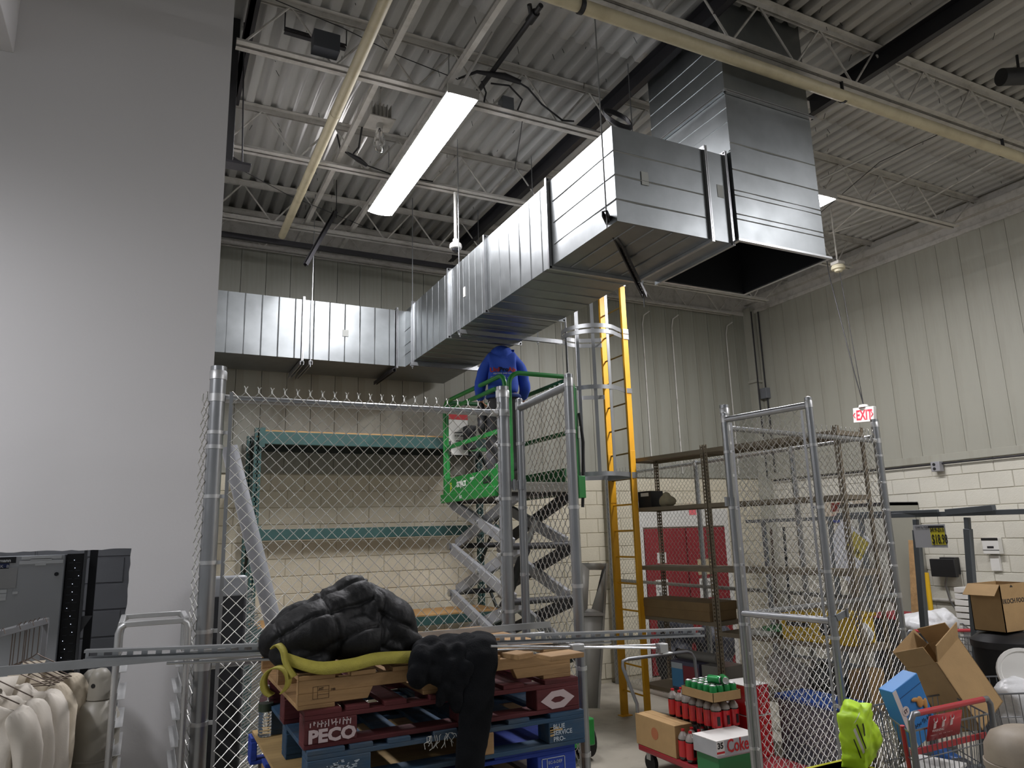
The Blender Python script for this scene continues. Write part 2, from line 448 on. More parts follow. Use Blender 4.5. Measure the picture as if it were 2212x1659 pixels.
# ivory sprinkler / roof drain pipes
p = at(615, 510, Z=5.62)
o = MB().tube([(p.x-.03, 1.4, 5.64), (p.x-.03, p.y, 5.62)], .043, 16)
pt = thing('ivory_pipe', 'ivory painted pipe crossing under the joists left of the lit lamp', 'pipe', (p.x-.03, 3, 5.62))
o.build('pipe_run', M['ivory'], pt)
for yy in (3.75, 5.6, 7.1):
    MB().tube([(p.x-.03, yy-.02, 5.63), (p.x-.03, yy+.02, 5.63)], .047, 16).build('coupling', M['ivory'], pt)
for yy in (5.19, 6.74):
    MB().box(p.x-.008-.03, p.x+.008-.03, yy-.015, yy+.015, 5.66, 5.73).build('hanger', M['black'], pt)
pt = thing('ivory_pipe', 'ivory painted pipe crossing in front of the duct riser', 'pipe', (4, 3.6, 5.575))
MB().tube([(1.2, 3.6, 5.6), (8.2, 3.56, 5.56)], .047, 16).build('pipe_run', M['ivory'], pt)
MB().tube([(8.2, 3.56, 5.56), (9.38, 3.55, 5.55)], .042, 14).build('pipe_end', M['ivory'], pt)
for xx in (2.4, 4.95, 7.18):
    r_ = MB().tube([(xx-.015, 3.585, 5.58), (xx+.015, 3.585, 5.58)], .051, 16); r_.box(xx-.006, xx+.006, 3.575, 3.6, 5.62, 5.73)
    r_.build('clamp', M['black'], pt)
# lit LED strip lamps, plus added fill lamps
def led(name, label, x, y0, y1, z, wd=.265, dm='led'):
    t = thing(name, label, 'lamp', (x, (y0+y1)/2, z), 'LED strip lamps')
    n = 14; rows = []
    for yy in (y0, y1):
        rows.append([Vector((x+wd/2*math.cos(math.pi*(1-k/n)), yy, z-.028*math.sin(math.pi*k/n))) for k in range(n+1)])
    d = MB(); d.grid(rows); b0 = list(range(n+1)); d.f.append(tuple(reversed(range(n+1)))); d.f.append(tuple(range(n+1, 2*n+2)))
    d.build('diffuser', M[dm], t)
    hs_ = MB().box(x-wd/2-.004, x+wd/2+.004, y0-.002, y1+.002, z, z+.018).prism([(x-wd/2, y0, z+.018), (x+wd/2, y0, z+.018), (x+.05, y0, z+.07), (x-.05, y0, z+.07)], (0, y0, 0), (0, y1, 0)).build('housing', M['lampbody'], t)
    MB().box(x-wd/2-.003, x+wd/2+.003, y0-.012, y0-.002, z-.012, z+.07).build('end_cap', M['lampbody'], hs_)
    MB().box(x-wd/2-.003, x+wd/2+.003, y1+.002, y1+.012, z-.012, z+.07).build('end_cap', M['lampbody'], hs_)
    for yy in (y0+.3, y1-.3):
        MB().tube([(x, yy, z+.07), (x, yy, ZC if z > 3 else 2.9)], .004, 6).build('hanger_rod', M['galv'], t)
    return t
led('strip_lamp', 'long lit LED strip lamp hanging left of the duct', 2.05, 4.82, 7.16, 5.565)
led('strip_lamp', 'lit LED strip lamp half hidden behind the duct riser', 6.05, 4.72, 7.06, 5.42, .28)
led('strip_lamp', 'added fill strip lamp, unseen, far right behind the camera', 7.7, -2.3, -.1, 5.565, dm='led_fill')  # unseen lamp, added as soft fill from behind the camera
led('strip_lamp', 'lit LED strip lamp hanging over the aisle left of the camera', -2.3, 2.3, 3.5, 4.35, dm='led_soft')
led('strip_lamp', 'added fill strip lamp, unseen, over the carts right of the camera', 6.3, -.6, 1.75, 5.565, dm='led_fill')  # unseen lamp, added to brighten pallets and carts from the front
# conduit stubs that rise beside the lamps
bar('conduit_stub', 'thin white conduit stub above the near end of the lit strip lamp', 'conduit', [at(1064, 70, Z=6.1), at(1000, 180, Z=5.70)], .011, M['lampbody'])
bar('conduit_stub', 'thin conduit stub above the half hidden strip lamp', 'conduit', [at(1921, 314, Z=5.95), at(1772, 388, Z=5.6)], .011, M['lampbody'])
# black sprinkler branch pipe
p = at(1155, 30, Z=5.98)
bp = thing('black_pipe', 'black pipe with a coupling running above the strip lamp', 'pipe', (p.x, 5, 5.98))
MB().tube([(p.x, p.y-.1, 5.98), (p.x, p.y+1.25, 5.98)], .021, 12).build('pipe_run', M['black'], bp)
MB().tube([(p.x, p.y-.02, 5.98), (p.x, p.y+.09, 5.98)], .034, 12).tube([(p.x-.02, p.y+.02, 5.99), (p.x-.06, p.y-.03, 6.02)], .018, 10).build('coupling', M['black'], bp)
# old bulb fixture
c = at(820, 268, Z=5.83)
fx = thing('bulb_fixture', 'old finned ceiling fixture with a bare clear bulb', 'lamp', c)
m_ = Matrix.Translation(c)
MB().box(-.12, .12, -.12, .12, 0, .012, m_).build('base_plate', M['steel'], fx, bevel=.003)
for k in range(6):
    MB().box(-.09+k*.036-.004, -.09+k*.036+.004, -.07, .07, .012, .17, m_).build('cooling_fin', M['steel'], fx)
MB().box(-.06, .06, -.05, .05, .012, .16, m_).build('ballast_box', M['lampbody'], fx, bevel=.01)
MB().lathe([(.03, 0), (.034, -.02), (.03, -.05)], 14, c).build('socket', M['lampbody'], fx)
MB().lathe([(.02, -.05), (.04, -.1), (.052, -.17), (.05, -.23), (.03, -.275), (0.0, -.29)], 16, c).build('bulb', mat('clear_glass', '#ffffff', .03, trans=1.0, ior=1.2), fx)
MB().tube([c+Vector((0, 0, .15)), (c.x, c.y, ZC)], .012, 8).build('stem', M['steel'], fx)
MB().tube([c+Vector((0, 0, -.05)), c+Vector((.004, 0, -.2))], .009, 6).build('filament_tube', M['lampbody'], fx)
# black cable loop with plug hanging beside the bulb
tag(MB().tube([at(728, 290, Z=5.95), at(735, 320, Z=5.85), at(758, 338, Z=5.8), at(775, 318, Z=5.84), at(782, 275, Z=5.95)], .009, 8).tube([at(750, 330, Z=5.78), at(775, 345, Z=5.77), at(792, 357, Z=5.76)], [.012, .028, .016], 10).tube([at(792, 357, Z=5.76), at(850, 378, Z=5.76), at(935, 392, Z=5.77)], .007, 6).build('cable_loop', M['black']), 'black cable loop with plug hanging left of the bare bulb', 'cable')
# junction gear beside the lamp's near end
tag(MB().tube([at(990, 170, Z=5.9), at(1030, 155, Z=5.95), at(1090, 165, Z=5.95), at(1125, 178, Z=5.9)], [.008, .014, .03, .02], 10).tube([at(1110, 172, Z=5.92), at(1140, 190, Z=5.85), at(1170, 225, Z=5.8), at(1215, 260, Z=5.77), at(1240, 262, Z=5.77)], .008, 8).tube([at(1040, 175, Z=5.92), at(1050, 200, Z=5.85), at(1045, 222, Z=5.76)], .008, 8).tube([at(1060, 180, Z=5.92), at(1100, 185, Z=5.9), at(1128, 215, Z=5.84), at(1118, 238, Z=5.77)], .008, 8).build('lamp_cable', M['dark_steel']), 'dark grey flexible cable and fitting beside the strip lamp', 'cable')
jc = at(1093, 228, Z=5.80)
tag(MB().box(jc.x-.055, jc.x+.055, jc.y-.05, jc.y+.05, 5.73, 5.86).build('junction_box', mat('grey_box', '#6d7074', .55), bevel=.004), 'grey junction box on the joist right of the strip lamp', 'box')
jc = at(703, 105, Z=5.82)
tag(MB().box(jc.x-.1, jc.x+.1, jc.y-.06, jc.y+.06, 5.78, 5.93).build('junction_box', mat('grey_box2', '#44474d', .55), bevel=.004), 'dark grey junction box on the joist near the white wall', 'box')
# coil of cable on top of the duct elbow
cc = at(1335, 262, Y=4.15)
tag(MB().tube([cc+Vector((.11*math.cos(a)*(1+.04*math.sin(3*a)), .09*math.sin(a), .12*math.sin(a)+.012*k)) for k in range(4) for a in [i*math.pi/8 for i in range(16)]], .006, 6).build('cable_coil', M['dark_steel']), 'dark cable coiled on top of the duct elbow', 'cable')
# loose grey wires swagged between joists
for k, (pts, lab) in enumerate((([(595, 0, 6.1), (740, 60, 6.05), (860, 120, 6.0), (990, 172, 5.9)], 'thin black wire sagging across the deck towards the strip lamp'),
                   ([(1128, 262, 5.72), (1123, 300, 5.72), (1115, 345, 5.74), (1112, 366, 5.76)], 'thin black wire dangling right of the strip lamp'),
                   ([(490, 350, 5.75), (620, 420, 5.75), (800, 495, 5.72)], 'thin dark wire slung low near the white wall'),
                   ([(2060, 275, 5.9), (1900, 350, 5.8), (1760, 470, 5.75)], 'thin dark wire running beside the half hidden lamp'))):
    tag(MB().tube([at(a, b, Z=z) for a, b, z in pts], .004, 6).build('wire', M['black']), lab, 'wire')
for k, (pts, lab) in enumerate((([(2125, 290, 6.0), (1880, 430, 5.95), (1800, 500, 5.9)], 'grey conduit under the deck right of the riser'),
                                ([(2020, 290, 6.05), (1840, 395, 6.05)], 'thin grey conduit rising toward the ivory pipe'),
                                ([(2180, 330, 6.0), (1990, 440, 6.0), (1790, 505, 6.0)], 'long grey conduit nearest the right wall under the deck'))):
    tag(MB().tube([at(a, b, Z=z) for a, b, z in pts], .01, 8).build('conduit', M['steel']), lab, 'conduit')
# black cylindrical speaker at the right edge
sp = at(2192, 165, Z=5.95)
st = thing('black_canister', 'black canister lamp at the right edge under the deck', 'lamp', sp)
MB().tube([sp+Vector((-.12, .05, -.01)), sp+Vector((.25, -.08, .03))], .075, 20).build('canister', M['black'], st)
MB().tube([sp+Vector((.08, 0, .05)), sp+Vector((.1, 0, .24))], .012, 8).build('bracket', M['black'], st)
# black strut hangers (perforated) left
def strut(mb, p0, p1, up=(0,0,1), w_=.041, h_=.041, th=.0032, slots=True, pitch=.0508, sl=.029):
    """channel: slotted web on one side, two flanges with lips. up = direction the open side faces"""
    p0, p1 = Vector(p0), Vector(p1); d = (p1-p0); L_ = d.length; d.normalize()
    up = Vector(up); up = (up-d*up.dot(d)).normalized(); sd = d.cross(up)
    M_ = Matrix(((d.x, sd.x, up.x, p0.x), (d.y, sd.y, up.y, p0.y), (d.z, sd.z, up.z, p0.z), (0,0,0,1)))
    if slots:
        s2 = .0068
        mb.box(0, L_, -w_/2, -s2, 0, th, M_); mb.box(0, L_, s2, w_/2, 0, th, M_)
        x = 0; k = int(L_/pitch)
        for i in range(k+1):
            a = i*pitch-(pitch-sl)/2; b = i*pitch+(pitch-sl)/2
            a, b = max(0, a), min(L_, b)
            if b > a: mb.box(a, b, -s2, s2, 0, th, M_)
    else: mb.box(0, L_, -w_/2, w_/2, 0, th, M_)
    for s in (-1, 1):
        mb.box(0, L_, *sorted((s*w_/2, s*(w_/2-th))), th, h_, M_)
        mb.box(0, L_, *sorted((s*(w_/2-th), s*(w_/2-.010))), h_-th, h_, M_)
    return mb
p0, p1 = at(780, 372, Z=5.75), at(662, 572, Z=5.1)
hz = thing('seismic_brace', 'dark slotted strut brace hanging diagonally near the back wall', 'strut', p1)
b_ = MB(); strut(b_, at(727, 460, Y=7.9), at(662, 575, Y=7.6)); b_.build('slotted_strut', M['dark_steel'], hz)
MB().tube([at(727, 372, Y=7.9), at(727, 470, Y=7.9)], .005, 6).build('threaded_rod', M['black'], hz)
b_ = MB(); s0_, s1_ = at(615, 62, Z=6.05), at(748, 100, Z=6.05); strut(b_, s0_, s1_, up=(0, 1, 0)); b_.tube([s0_, (s0_.x, s0_.y, ZC)], .005, 6); b_.tube([s1_, (s1_.x, s1_.y, ZC)], .005, 6); tag(b_.build('slotted_strut', M['dark_steel']), 'dark slotted strut above the dark junction box', 'strut')
# stem and dome camera
cy = 6.68; ct = at(983, 420, Y=cy); cb = at(983, 527, Y=cy)
dc = thing('dome_camera', 'white dome security camera on a white stem below the joist', 'camera', cb)
cb = Vector((ct.x, cy, cb.z))
MB().tube([(cb.x, cy, JZ-.005), (cb.x, cy, cb.z+.05)], .016, 14).build('stem', M['white_plastic'], dc)
MB().lathe([(.02, .06), (.03, .05), (.03, .02), (.045, .012), (.062, -.005), (.066, -.03), (.062, -.05), (.045, -.056)], 24, cb).build('housing', M['white_plastic'], dc)
MB().lathe([(.044, -.054), (.04, -.075), (.022, -.09), (0, -.095)], 20, cb).build('dome', mat('smoked_dome', '#26272b', .1, coat=.5), dc)
# fire detector and hanging exit sign
dp = at(1811, 582, X=7.6)
fd = thing('heat_detector', 'cream round heat detector under the joists near the exit sign', 'detector', dp)
MB().lathe([(.035, .06), (.075, .05), (.085, .02), (.08, 0), (.05, -.006), (.045, -.03), (.03, -.035)], 24, dp).build('housing', mat('cream_plastic', '#cfc7ab', .5), fd)
MB().box(dp.x-.06, dp.x+.06, dp.y-.06, dp.y+.06, dp.z+.06, dp.z+.1).build('mount_box', M['steel'], fd, bevel=.004)
MB().tube([dp+Vector((0, 0, .1)), (dp.x, dp.y, ZC)], .01, 8).build('stem', M['steel'], fd)
# ================================================================== ductwork
DX0, DX1, DZ0, DZ1 = 2.705, 3.505, 4.15, 4.858
def flange(mb, axis, pos, a0, a1, b0, b1, o_=.03, t=.012):
    """rectangular flange frame around a duct at pos on axis"""
    for s in (-1, 1):
        q0, q1 = (pos-t, pos-.002) if s < 0 else (pos+.002, pos+t)
        def B(a_, b_, c_, d_):
            if axis == 'Y': mb.box(a_, b_, q0, q1, c_, d_)
            elif axis == 'X': mb.box(q0, q1, a_, b_, c_, d_)
            else: mb.box(a_, b_, c_, d_, q0, q1)
        B(a0-o_, a0, b0-o_, b1+o_); B(a1, a1+o_, b0-o_, b1+o_); B(a0, a1, b0-o_, b0); B(a0, a1, b1, b1+o_)
    return mb
def clips(t, pts, size=.012):
    for p in pts:
        MB().box(p[0]-size, p[0]+size, p[1]-size, p[1]+size, p[2]-size, p[2]+size).build('corner_bolt', M['zinc'], t, bevel=.003)
def rib(mb, p0, p1, nrm, w_=.012, h_=.006):
    """standing bead across a panel"""
    p0, p1 = Vector(p0), Vector(p1); n = Vector(nrm); d = (p1-p0).normalized(); s = d.cross(n)
    poly = [p0-s*w_/2, p0+n*h_, p0+s*w_/2]
    mb.prism(poly, p0, p1)
def sheet(mb, a, b, c, d, n=1, dent=0):
    """quad panel a-b-c-d subdivided with slight oil-canning"""
    a, b, c, d = map(Vector, (a, b, c, d)); nn = (b-a).cross(d-a).normalized(); rows = []
    N_ = 14
    sd = random.uniform(0, 50)
    for i in range(N_+1):
        r = []
        for j in range(N_+1):
            u, v = j/N_, i/N_; p = (a*(1-u)+b*u)*(1-v)+(d*(1-u)+c*u)*v
            e = min(1, 6*min(u, 1-u))*min(1, 6*min(v, 1-v))
            r.append(p+nn*dent*e*noise.noise(p*1.9+Vector((sd, 0, 0))))
        rows.append(r)
    mb.grid(rows)
def duct_box(mb, x0, x1, y0, y1, z0, z1, faces, dent=.006):
    if 'L' in faces: sheet(mb, (x0,y1,z0), (x0,y0,z0), (x0,y0,z1), (x0,y1,z1), dent=dent)
    if 'R' in faces: sheet(mb, (x1,y0,z0), (x1,y1,z0), (x1,y1,z1), (x1,y0,z1), dent=dent)
    if 'F' in faces: sheet(mb, (x0,y0,z0), (x1,y0,z0), (x1,y0,z1), (x0,y0,z1), dent=dent)
    if 'K' in faces: sheet(mb, (x1,y1,z0), (x0,y1,z0), (x0,y1,z1), (x1,y1,z1), dent=dent)
    if 'B' in faces: sheet(mb, (x0,y1,z0), (x1,y1,z0), (x1,y0,z0), (x0,y0,z0), dent=dent)
    if 'T' in faces: sheet(mb, (x0,y0,z1), (x1,y0,z1), (x1,y1,z1), (x0,y1,z1), dent=dent)
    return mb
GR = 'galvanised rectangular duct sections'
# --- riser
RX0, RX1, RY0, RY1 = 3.745, 4.648, 3.70, 4.60
t = thing('duct_riser', 'galvanised duct riser dropping from the roof with an open dark bottom', 'duct', (4.2, 4.15, DZ0))
duct_box(MB(), RX0, RX1, RY0, RY1, 5.385, ZC+.3, 'LRFK', .008).build('upper_body', M['duct'], t)
b_ = MB(); duct_box(b_, RX0, RX1, RY0, RY1, DZ0, 5.355, 'RFK', .008)
sheet(b_, (RX0,RY1,DZ1+.02), (RX0,RY0,DZ1+.02), (RX0,RY0,5.355), (RX0,RY1,5.355), dent=.005); b_.box(RX0, RX0+.002, RY0, RY1, DZ0, DZ0+.03); b_.box(RX0, RX0+.002, RY0, RY0+.055, DZ0, DZ1+.03); b_.box(RX0, RX0+.002, RY1-.03, RY1, DZ0, DZ1+.03)
b_.build('lower_body', M['duct'], t)
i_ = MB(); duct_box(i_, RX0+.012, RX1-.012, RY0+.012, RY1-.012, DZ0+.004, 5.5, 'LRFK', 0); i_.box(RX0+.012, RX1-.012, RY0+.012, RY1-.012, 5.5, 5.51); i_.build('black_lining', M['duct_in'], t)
flange(MB(), 'Z', 5.37, RX0, RX1, RY0, RY1, .028).build('flange', M['zinc'], t)
clips(t, [(x, y, 5.37) for x in (RX0-.014, RX1+.014) for y in (RY0-.014, RY1+.014)])
b_ = MB(); z = DZ0
for s in ((RX0-.03, RX1+.03, RY0-.03, RY0), (RX0-.03, RX1+.03, RY1, RY1+.03), (RX0-.03, RX0, RY0, RY1), (RX1, RX1+.03, RY0, RY1)): b_.box(*s, z-.003, z+.012)
b_.build('bottom_flange', M['zinc'], t)
for zz in (4.33, 4.37, 4.52, 4.56, 4.73, 4.95):
    b_ = MB(); rib(b_, (RX0, RY0, zz), (RX1, RY0, zz), (0,-1,0)); rib(b_, (RX1, RY0, zz), (RX1, RY1, zz), (1,0,0)); b_.build('seam_bead', M['duct'], t)
for zz in (5.12, 5.24, 5.55, 5.68, 5.82):
    b_ = MB(); rib(b_, (RX0, RY1, zz), (RX0, RY0, zz), (-1,0,0), .01, .004); b_.build('seam_bead', M['duct'], t)
# --- take-off collar between riser and elbow
CY1 = 4.63
t = thing('duct_collar', 'short galvanised collar joining the elbow box to the duct riser', 'duct', (3.63, 4.2, DZ0), GR)
duct_box(MB(), 3.53, RX0-.004, 3.745, CY1, DZ0, DZ1, 'FKBT', .001).build('body', M['duct'], t)
flange(MB(), 'X', RX0-.03, 3.745, CY1, DZ0, DZ1, .024, .01).build('flange', M['zinc'], t)
MB().box(3.62, 3.68, 3.742, 3.745, 4.50, 4.60).build('label_sticker', M['grey_sticker'], t)
clips(t, [(RX0-.03, 3.735, z) for z in (DZ0-.01, DZ1+.01)], .01)
# --- elbow box
EX1, EY1 = 3.505, CY1
t = thing('duct_elbow', 'big galvanised duct elbow box with lamp glare on its left side', 'duct', (3.1, 4.2, DZ0), GR)
duct_box(MB(), DX0, EX1, 3.745, EY1, DZ0, DZ1, 'LFBTK', .006).build('body', M['duct'], t)
flange(MB(), 'X', EX1+.014, 3.745, EY1, DZ0, DZ1, .026, .012).build('flange', M['zinc'], t)
clips(t, [(EX1+.012, 3.733, z) for z in (DZ0-.012, DZ1+.012)]+[(EX1+.012, EY1, DZ0-.012)])
for zz in (4.31, 4.49, 4.67):
    b_ = MB(); rib(b_, (DX0, 3.745, zz), (EX1-.02, 3.745, zz), (0,-1,0)); b_.build('seam_bead', M['duct'], t)
    b_ = MB(); rib(b_, (DX0, EY1-.04, zz), (DX0, 3.745, zz), (-1,0,0)); b_.build('seam_bead', M['duct'], t)
for xx in (2.86, 3.02, 3.18, 3.34):
    b_ = MB(); rib(b_, (xx, 3.76, DZ0), (xx, EY1-.02, DZ0), (0,0,-1)); b_.build('seam_bead', M['duct'], t)
MB().box(2.93, 2.99, 3.741, 3.744, 4.46, 4.56).build('label_sticker', M['grey_sticker'], t)
# --- straight sections along Y
JN_ = [4.645, 5.86, 6.80, 7.985]
labs = ['galvanised straight duct section next to the big elbow box with bright lamp reflection', 'galvanised straight duct section in the middle of the long run', 'galvanised straight duct section at the far end of the long run']
for k in range(3):
    y0, y1 = JN_[k]+.014, JN_[k+1]-.014
    t = thing('duct_section', labs[k], 'duct', (3.1, y0, DZ0), GR)
    duct_box(MB(), DX0, DX1, y0, y1, DZ0, DZ1, 'LRBT', .006).build('body', M['duct'], t)
    flange(MB(), 'Y', y0-.014, DX0, DX1, DZ0, DZ1).build('flange', M['zinc'], t)
    clips(t, [(DX0-.015, y0-.014, z) for z in (DZ0-.015, DZ1+.015)]+[(DX1+.015, y0-.014, DZ0-.015)])
    n = 6
    for i in range(1, n+1):
        yy = y0+(y1-y0)*(i-.35)/n
        b_ = MB(); rib(b_, (DX0, yy, DZ0), (DX0, yy, DZ1), (-1,0,0), .014, .005); b_.build('seam_bead', M['duct'], t)
        b_ = MB(); rib(b_, (DX0, yy, DZ0), (DX1, yy, DZ0), (0,0,-1), .012, .005); b_.build('seam_bead', M['duct'], t)
    if k == 1: MB().box(DX0-.004, DX0-.001, 6.38, 6.43, 4.45, 4.55).build('label_sticker', M['paper'], t)
# --- corner elbow in the back left
LY0, LY1, LX = 8.30, 9.09, 2.59
t = thing('duct_elbow', 'galvanised corner duct elbow turning left along the back wall', 'duct', (3.1, 8.5, DZ0), GR)
b_ = MB(); duct_box(b_, DX0, DX1, 8.0, LY0, DZ0, DZ1, 'LRBT', .003); duct_box(b_, LX+.02, DX1, LY0, LY1, DZ0, DZ1, 'RKBT', .003); duct_box(b_, LX+.02, DX0, LY0, LY1, DZ0, DZ1, 'F', 0)
b_.build('body', M['duct'], t)
flange(MB(), 'Y', 7.985, DX0, DX1, DZ0, DZ1).build('flange', M['zinc'], t)
flange(MB(), 'X', LX+.006, LY0, LY1, DZ0, DZ1).build('flange', M['zinc'], t)
for zz in (4.3, 4.42, 4.6): b_ = MB(); rib(b_, (DX0, LY0, zz), (DX0, 8.0, zz), (-1,0,0)); b_.build('seam_bead', M['duct'], t)
clips(t, [(LX+.006, LY0-.015, z) for z in (DZ0-.015, DZ1+.015)])
# --- run along the back wall
xs = [WX-.9, 1.47, LX]
labs = ['galvanised duct section along the back wall beside the white wall', 'galvanised duct section along the back wall next to the corner elbow']
for k in range(2):
    x0, x1 = xs[k]+.016, xs[k+1]-.016
    if k == 0: x0 = WX+.03
    t = thing('duct_section', labs[k], 'duct', (x0, 8.7, DZ0), GR)
    duct_box(MB(), x0, x1, LY0, LY1, DZ0, DZ1, 'FKBT', .006).build('body', M['duct'], t)
    if k: flange(MB(), 'X', x0-.015, LY0, LY1, DZ0, DZ1).build('flange', M['zinc'], t)
    n = 6
    for i in range(n):
        xx = x0+(x1-x0)*(i+.6)/n
        b_ = MB(); rib(b_, (xx, LY0, DZ0), (xx, LY0, DZ1), (0,-1,0), .016, .006); b_.build('seam_bead', M['duct'], t)
    if k: MB().box(1.93, 2.0, LY0-.008, LY0-.005, 4.46, 4.54).build('label_sticker', M['grey_sticker'], t)
# --- trapeze hangers: strut under the duct with threaded rods
def trapeze(label, a, b, rods, z, up=(0,0,1), rodtop=ZC, mt='zinc'):
    t = thing('trapeze_hanger', label, 'hanger', a, 'trapeze duct hangers')
    m_ = MB(); strut(m_, a, b, up=(0,0,-1)); m_.build('slotted_strut', M[mt], t)
    for q in rods:
        MB().tube([(q[0], q[1], z-.1), (q[0], q[1], rodtop)], .0055, 6).build('threaded_rod', M['galv'], t)
        MB().lathe([(.016, 0), (.016, .012)], 6, (q[0], q[1], z-.06)).build('nut', M['zinc'], t)
    return t
zt = DZ0-.041
def trap(lab, y, x0=DX0-.06, x1=DX1+.06, r1=True):
    t = thing('trapeze_hanger', lab, 'hanger', (x0, y, DZ0), 'trapeze duct hangers')
    m_ = MB(); strut(m_, (x0, y, DZ0-.033), (x1, y, DZ0-.033), up=(0,0,-1)); m_.build('slotted_strut', M['zinc'], t)
    for q in ((DX0-.035,)+((DX1+.045,) if r1 else ())):
        MB().tube([(q, y, DZ0-.11), (q, y, ZC)], .0055, 6).build('threaded_rod', M['galv'], t)
        MB().lathe([(.015, 0), (.015, .012)], 6, (q, y, DZ0-.09)).build('nut', M['zinc'], t)
trap('zinc strut hanger with threaded rods under the middle duct section, end sticking out', 6.45, DX0-.05, DX1+.33)
trap('zinc strut hanger under the far end of the long duct run', 7.92)
tx = 1.53
t = thing('trapeze_hanger', 'zinc strut hanger under the back wall duct joint', 'hanger', (tx, LY0-.05, DZ0), 'trapeze duct hangers')
m_ = MB(); strut(m_, (tx+.03, LY0-.06, DZ0-.033), (tx+.03, LY1+.03, DZ0-.033), up=(0,0,-1)); strut(m_, (tx-.06, LY0-.02, DZ0-.033), (tx-.06, LY1+.03, DZ0-.033), up=(0,0,-1)); m_.build('slotted_strut', M['zinc'], t)
MB().tube([(tx+.03, LY0-.035, DZ0-.1), (tx+.03, LY0-.035, ZC)], .0055, 6).build('threaded_rod', M['galv'], t)
t = thing('trapeze_hanger', 'dark slotted strut under the back wall duct near its corner elbow', 'hanger', (2.56, LY0, DZ0), 'trapeze duct hangers')
m_ = MB(); strut(m_, (2.56, LY0-.03, DZ0-.035), (2.56, LY1+.02, DZ0-.035), up=(0,0,-1)); m_.build('slotted_strut', M['dark_steel'], t)
# the tilted perforated strut hanging from rods at the elbow box
sa, sb = at(1304, 452, Y=3.62), at(1396, 640, X=3.56)
sb = Vector((3.56, 4.72, at(1396, 640, X=3.56).z)); sb = at(1394, 636, Y=4.70)
t = thing('trapeze_hanger', 'long slotted strut hanging tilted across the underside of the elbow box', 'hanger', sa, 'trapeze duct hangers')
sa = at(1306, 455, X=2.64); sb = at(1392, 634, X=3.60)
m_ = MB(); strut(m_, sa, sb, up=(0,0,-1)); m_.build('slotted_strut', M['dark_steel'], t)
MB().tube([(sa.x+.02, sa.y+.01, sa.z-.12), (sa.x+.02, sa.y+.01, ZC)], .0055, 6).build('threaded_rod', M['galv'], t)
MB().tube([(sb.x-.01, sb.y, sb.z-.12), (sb.x-.01, sb.y, ZC)], .0055, 6).build('threaded_rod', M['galv'], t)
print('tilted strut', sa, sb)
# ================================================================== chain-link cage
def chain(name, parent, o, u, W_, z0, z1, d=.0718, r=.0029, barbs=True, n=4, a=0.0):
    """chain-link fabric: zigzag wires woven side by side. o = start point (x, y), u = horizontal direction"""
    u = Vector((u[0], u[1], 0)).normalized(); nr = Vector((-u.y, u.x, 0)); o = Vector((o[0], o[1], 0))
    mb = MB(); k = int(round(W_/(d/2))); hs = d/2; m = int((z1-z0)/hs)
    for i in range(k):
        pts = []
        for j in range(m+1):
            side = (i+j) % 2
            x = (i+side)*d/2; pts.append(o+u*x+nr*(r*1.1*(1 if side else -1))+Vector((0, 0, z0+j*hs)))
        mb.tube(pts, r, n, cap=False)
        side = (i+m) % 2
        if barbs and side:
            p = o+u*((i+1)*d/2)+Vector((0, 0, z0+m*hs))
            mb.tube([p, p+Vector((0, 0, .018))], r*1.7, n); 
            mb.tube([p+Vector((0, 0, .016)), p+Vector((0, 0, .034))+u*.011], r, n); mb.tube([p+Vector((0, 0, .016)), p+Vector((0, 0, .036))-u*.010], r, n)
    ob = mb.build(name, M['wire'], parent); ob['kind'] = 'stuff'; return ob
def cap_prof(r): return [(r*1.08, -.05), (r*1.08, -.005), (r*1.0, 0), (r*.95, .012), (r*.7, .025), (0, .032)]
def post(t, x, y, z1, r, name='post', z0=0.0):
    po = MB().tube([(x, y, z0), (x, y, z1-.005)], r, 20).build(name, M['galv'], t)
    MB().lathe(cap_prof(r), 20, (x, y, z1-.03)).build('post_cap', M['alum'], po)
def band(t, x, y, z, r, u, h=.02, name='tension_band'):
    u = Vector((u[0], u[1], 0)).normalized()
    b = MB().tube([(x, y, z-h/2), (x, y, z+h/2)], r+.003, 20); p = Vector((x, y, z))+u*(r+.012)
    b.beam(p-u*.014, p+u*.022, .008, h); q = p+u*.014; nn = Vector((-u.y, u.x, 0))
    b.tube([q-nn*.012, q+nn*.014], .006, 6)
    b.build(name, M['alum'], t)
def railend(t, x, y, z, r, u):
    u = Vector((u[0], u[1], 0)).normalized(); p = Vector((x, y, z))
    b = MB().tube([p-Vector((0,0,.022)), p+Vector((0,0,.022))], r+.003, 20); b.tube([p+u*(r), p+u*(r+.06)], .024, 14); b.build('rail_end', M['alum'], t)
FY = 4.3; PXA, PXB, PXC, PXD = .306, 2.081, 4.02, 5.90
PT = 3.08
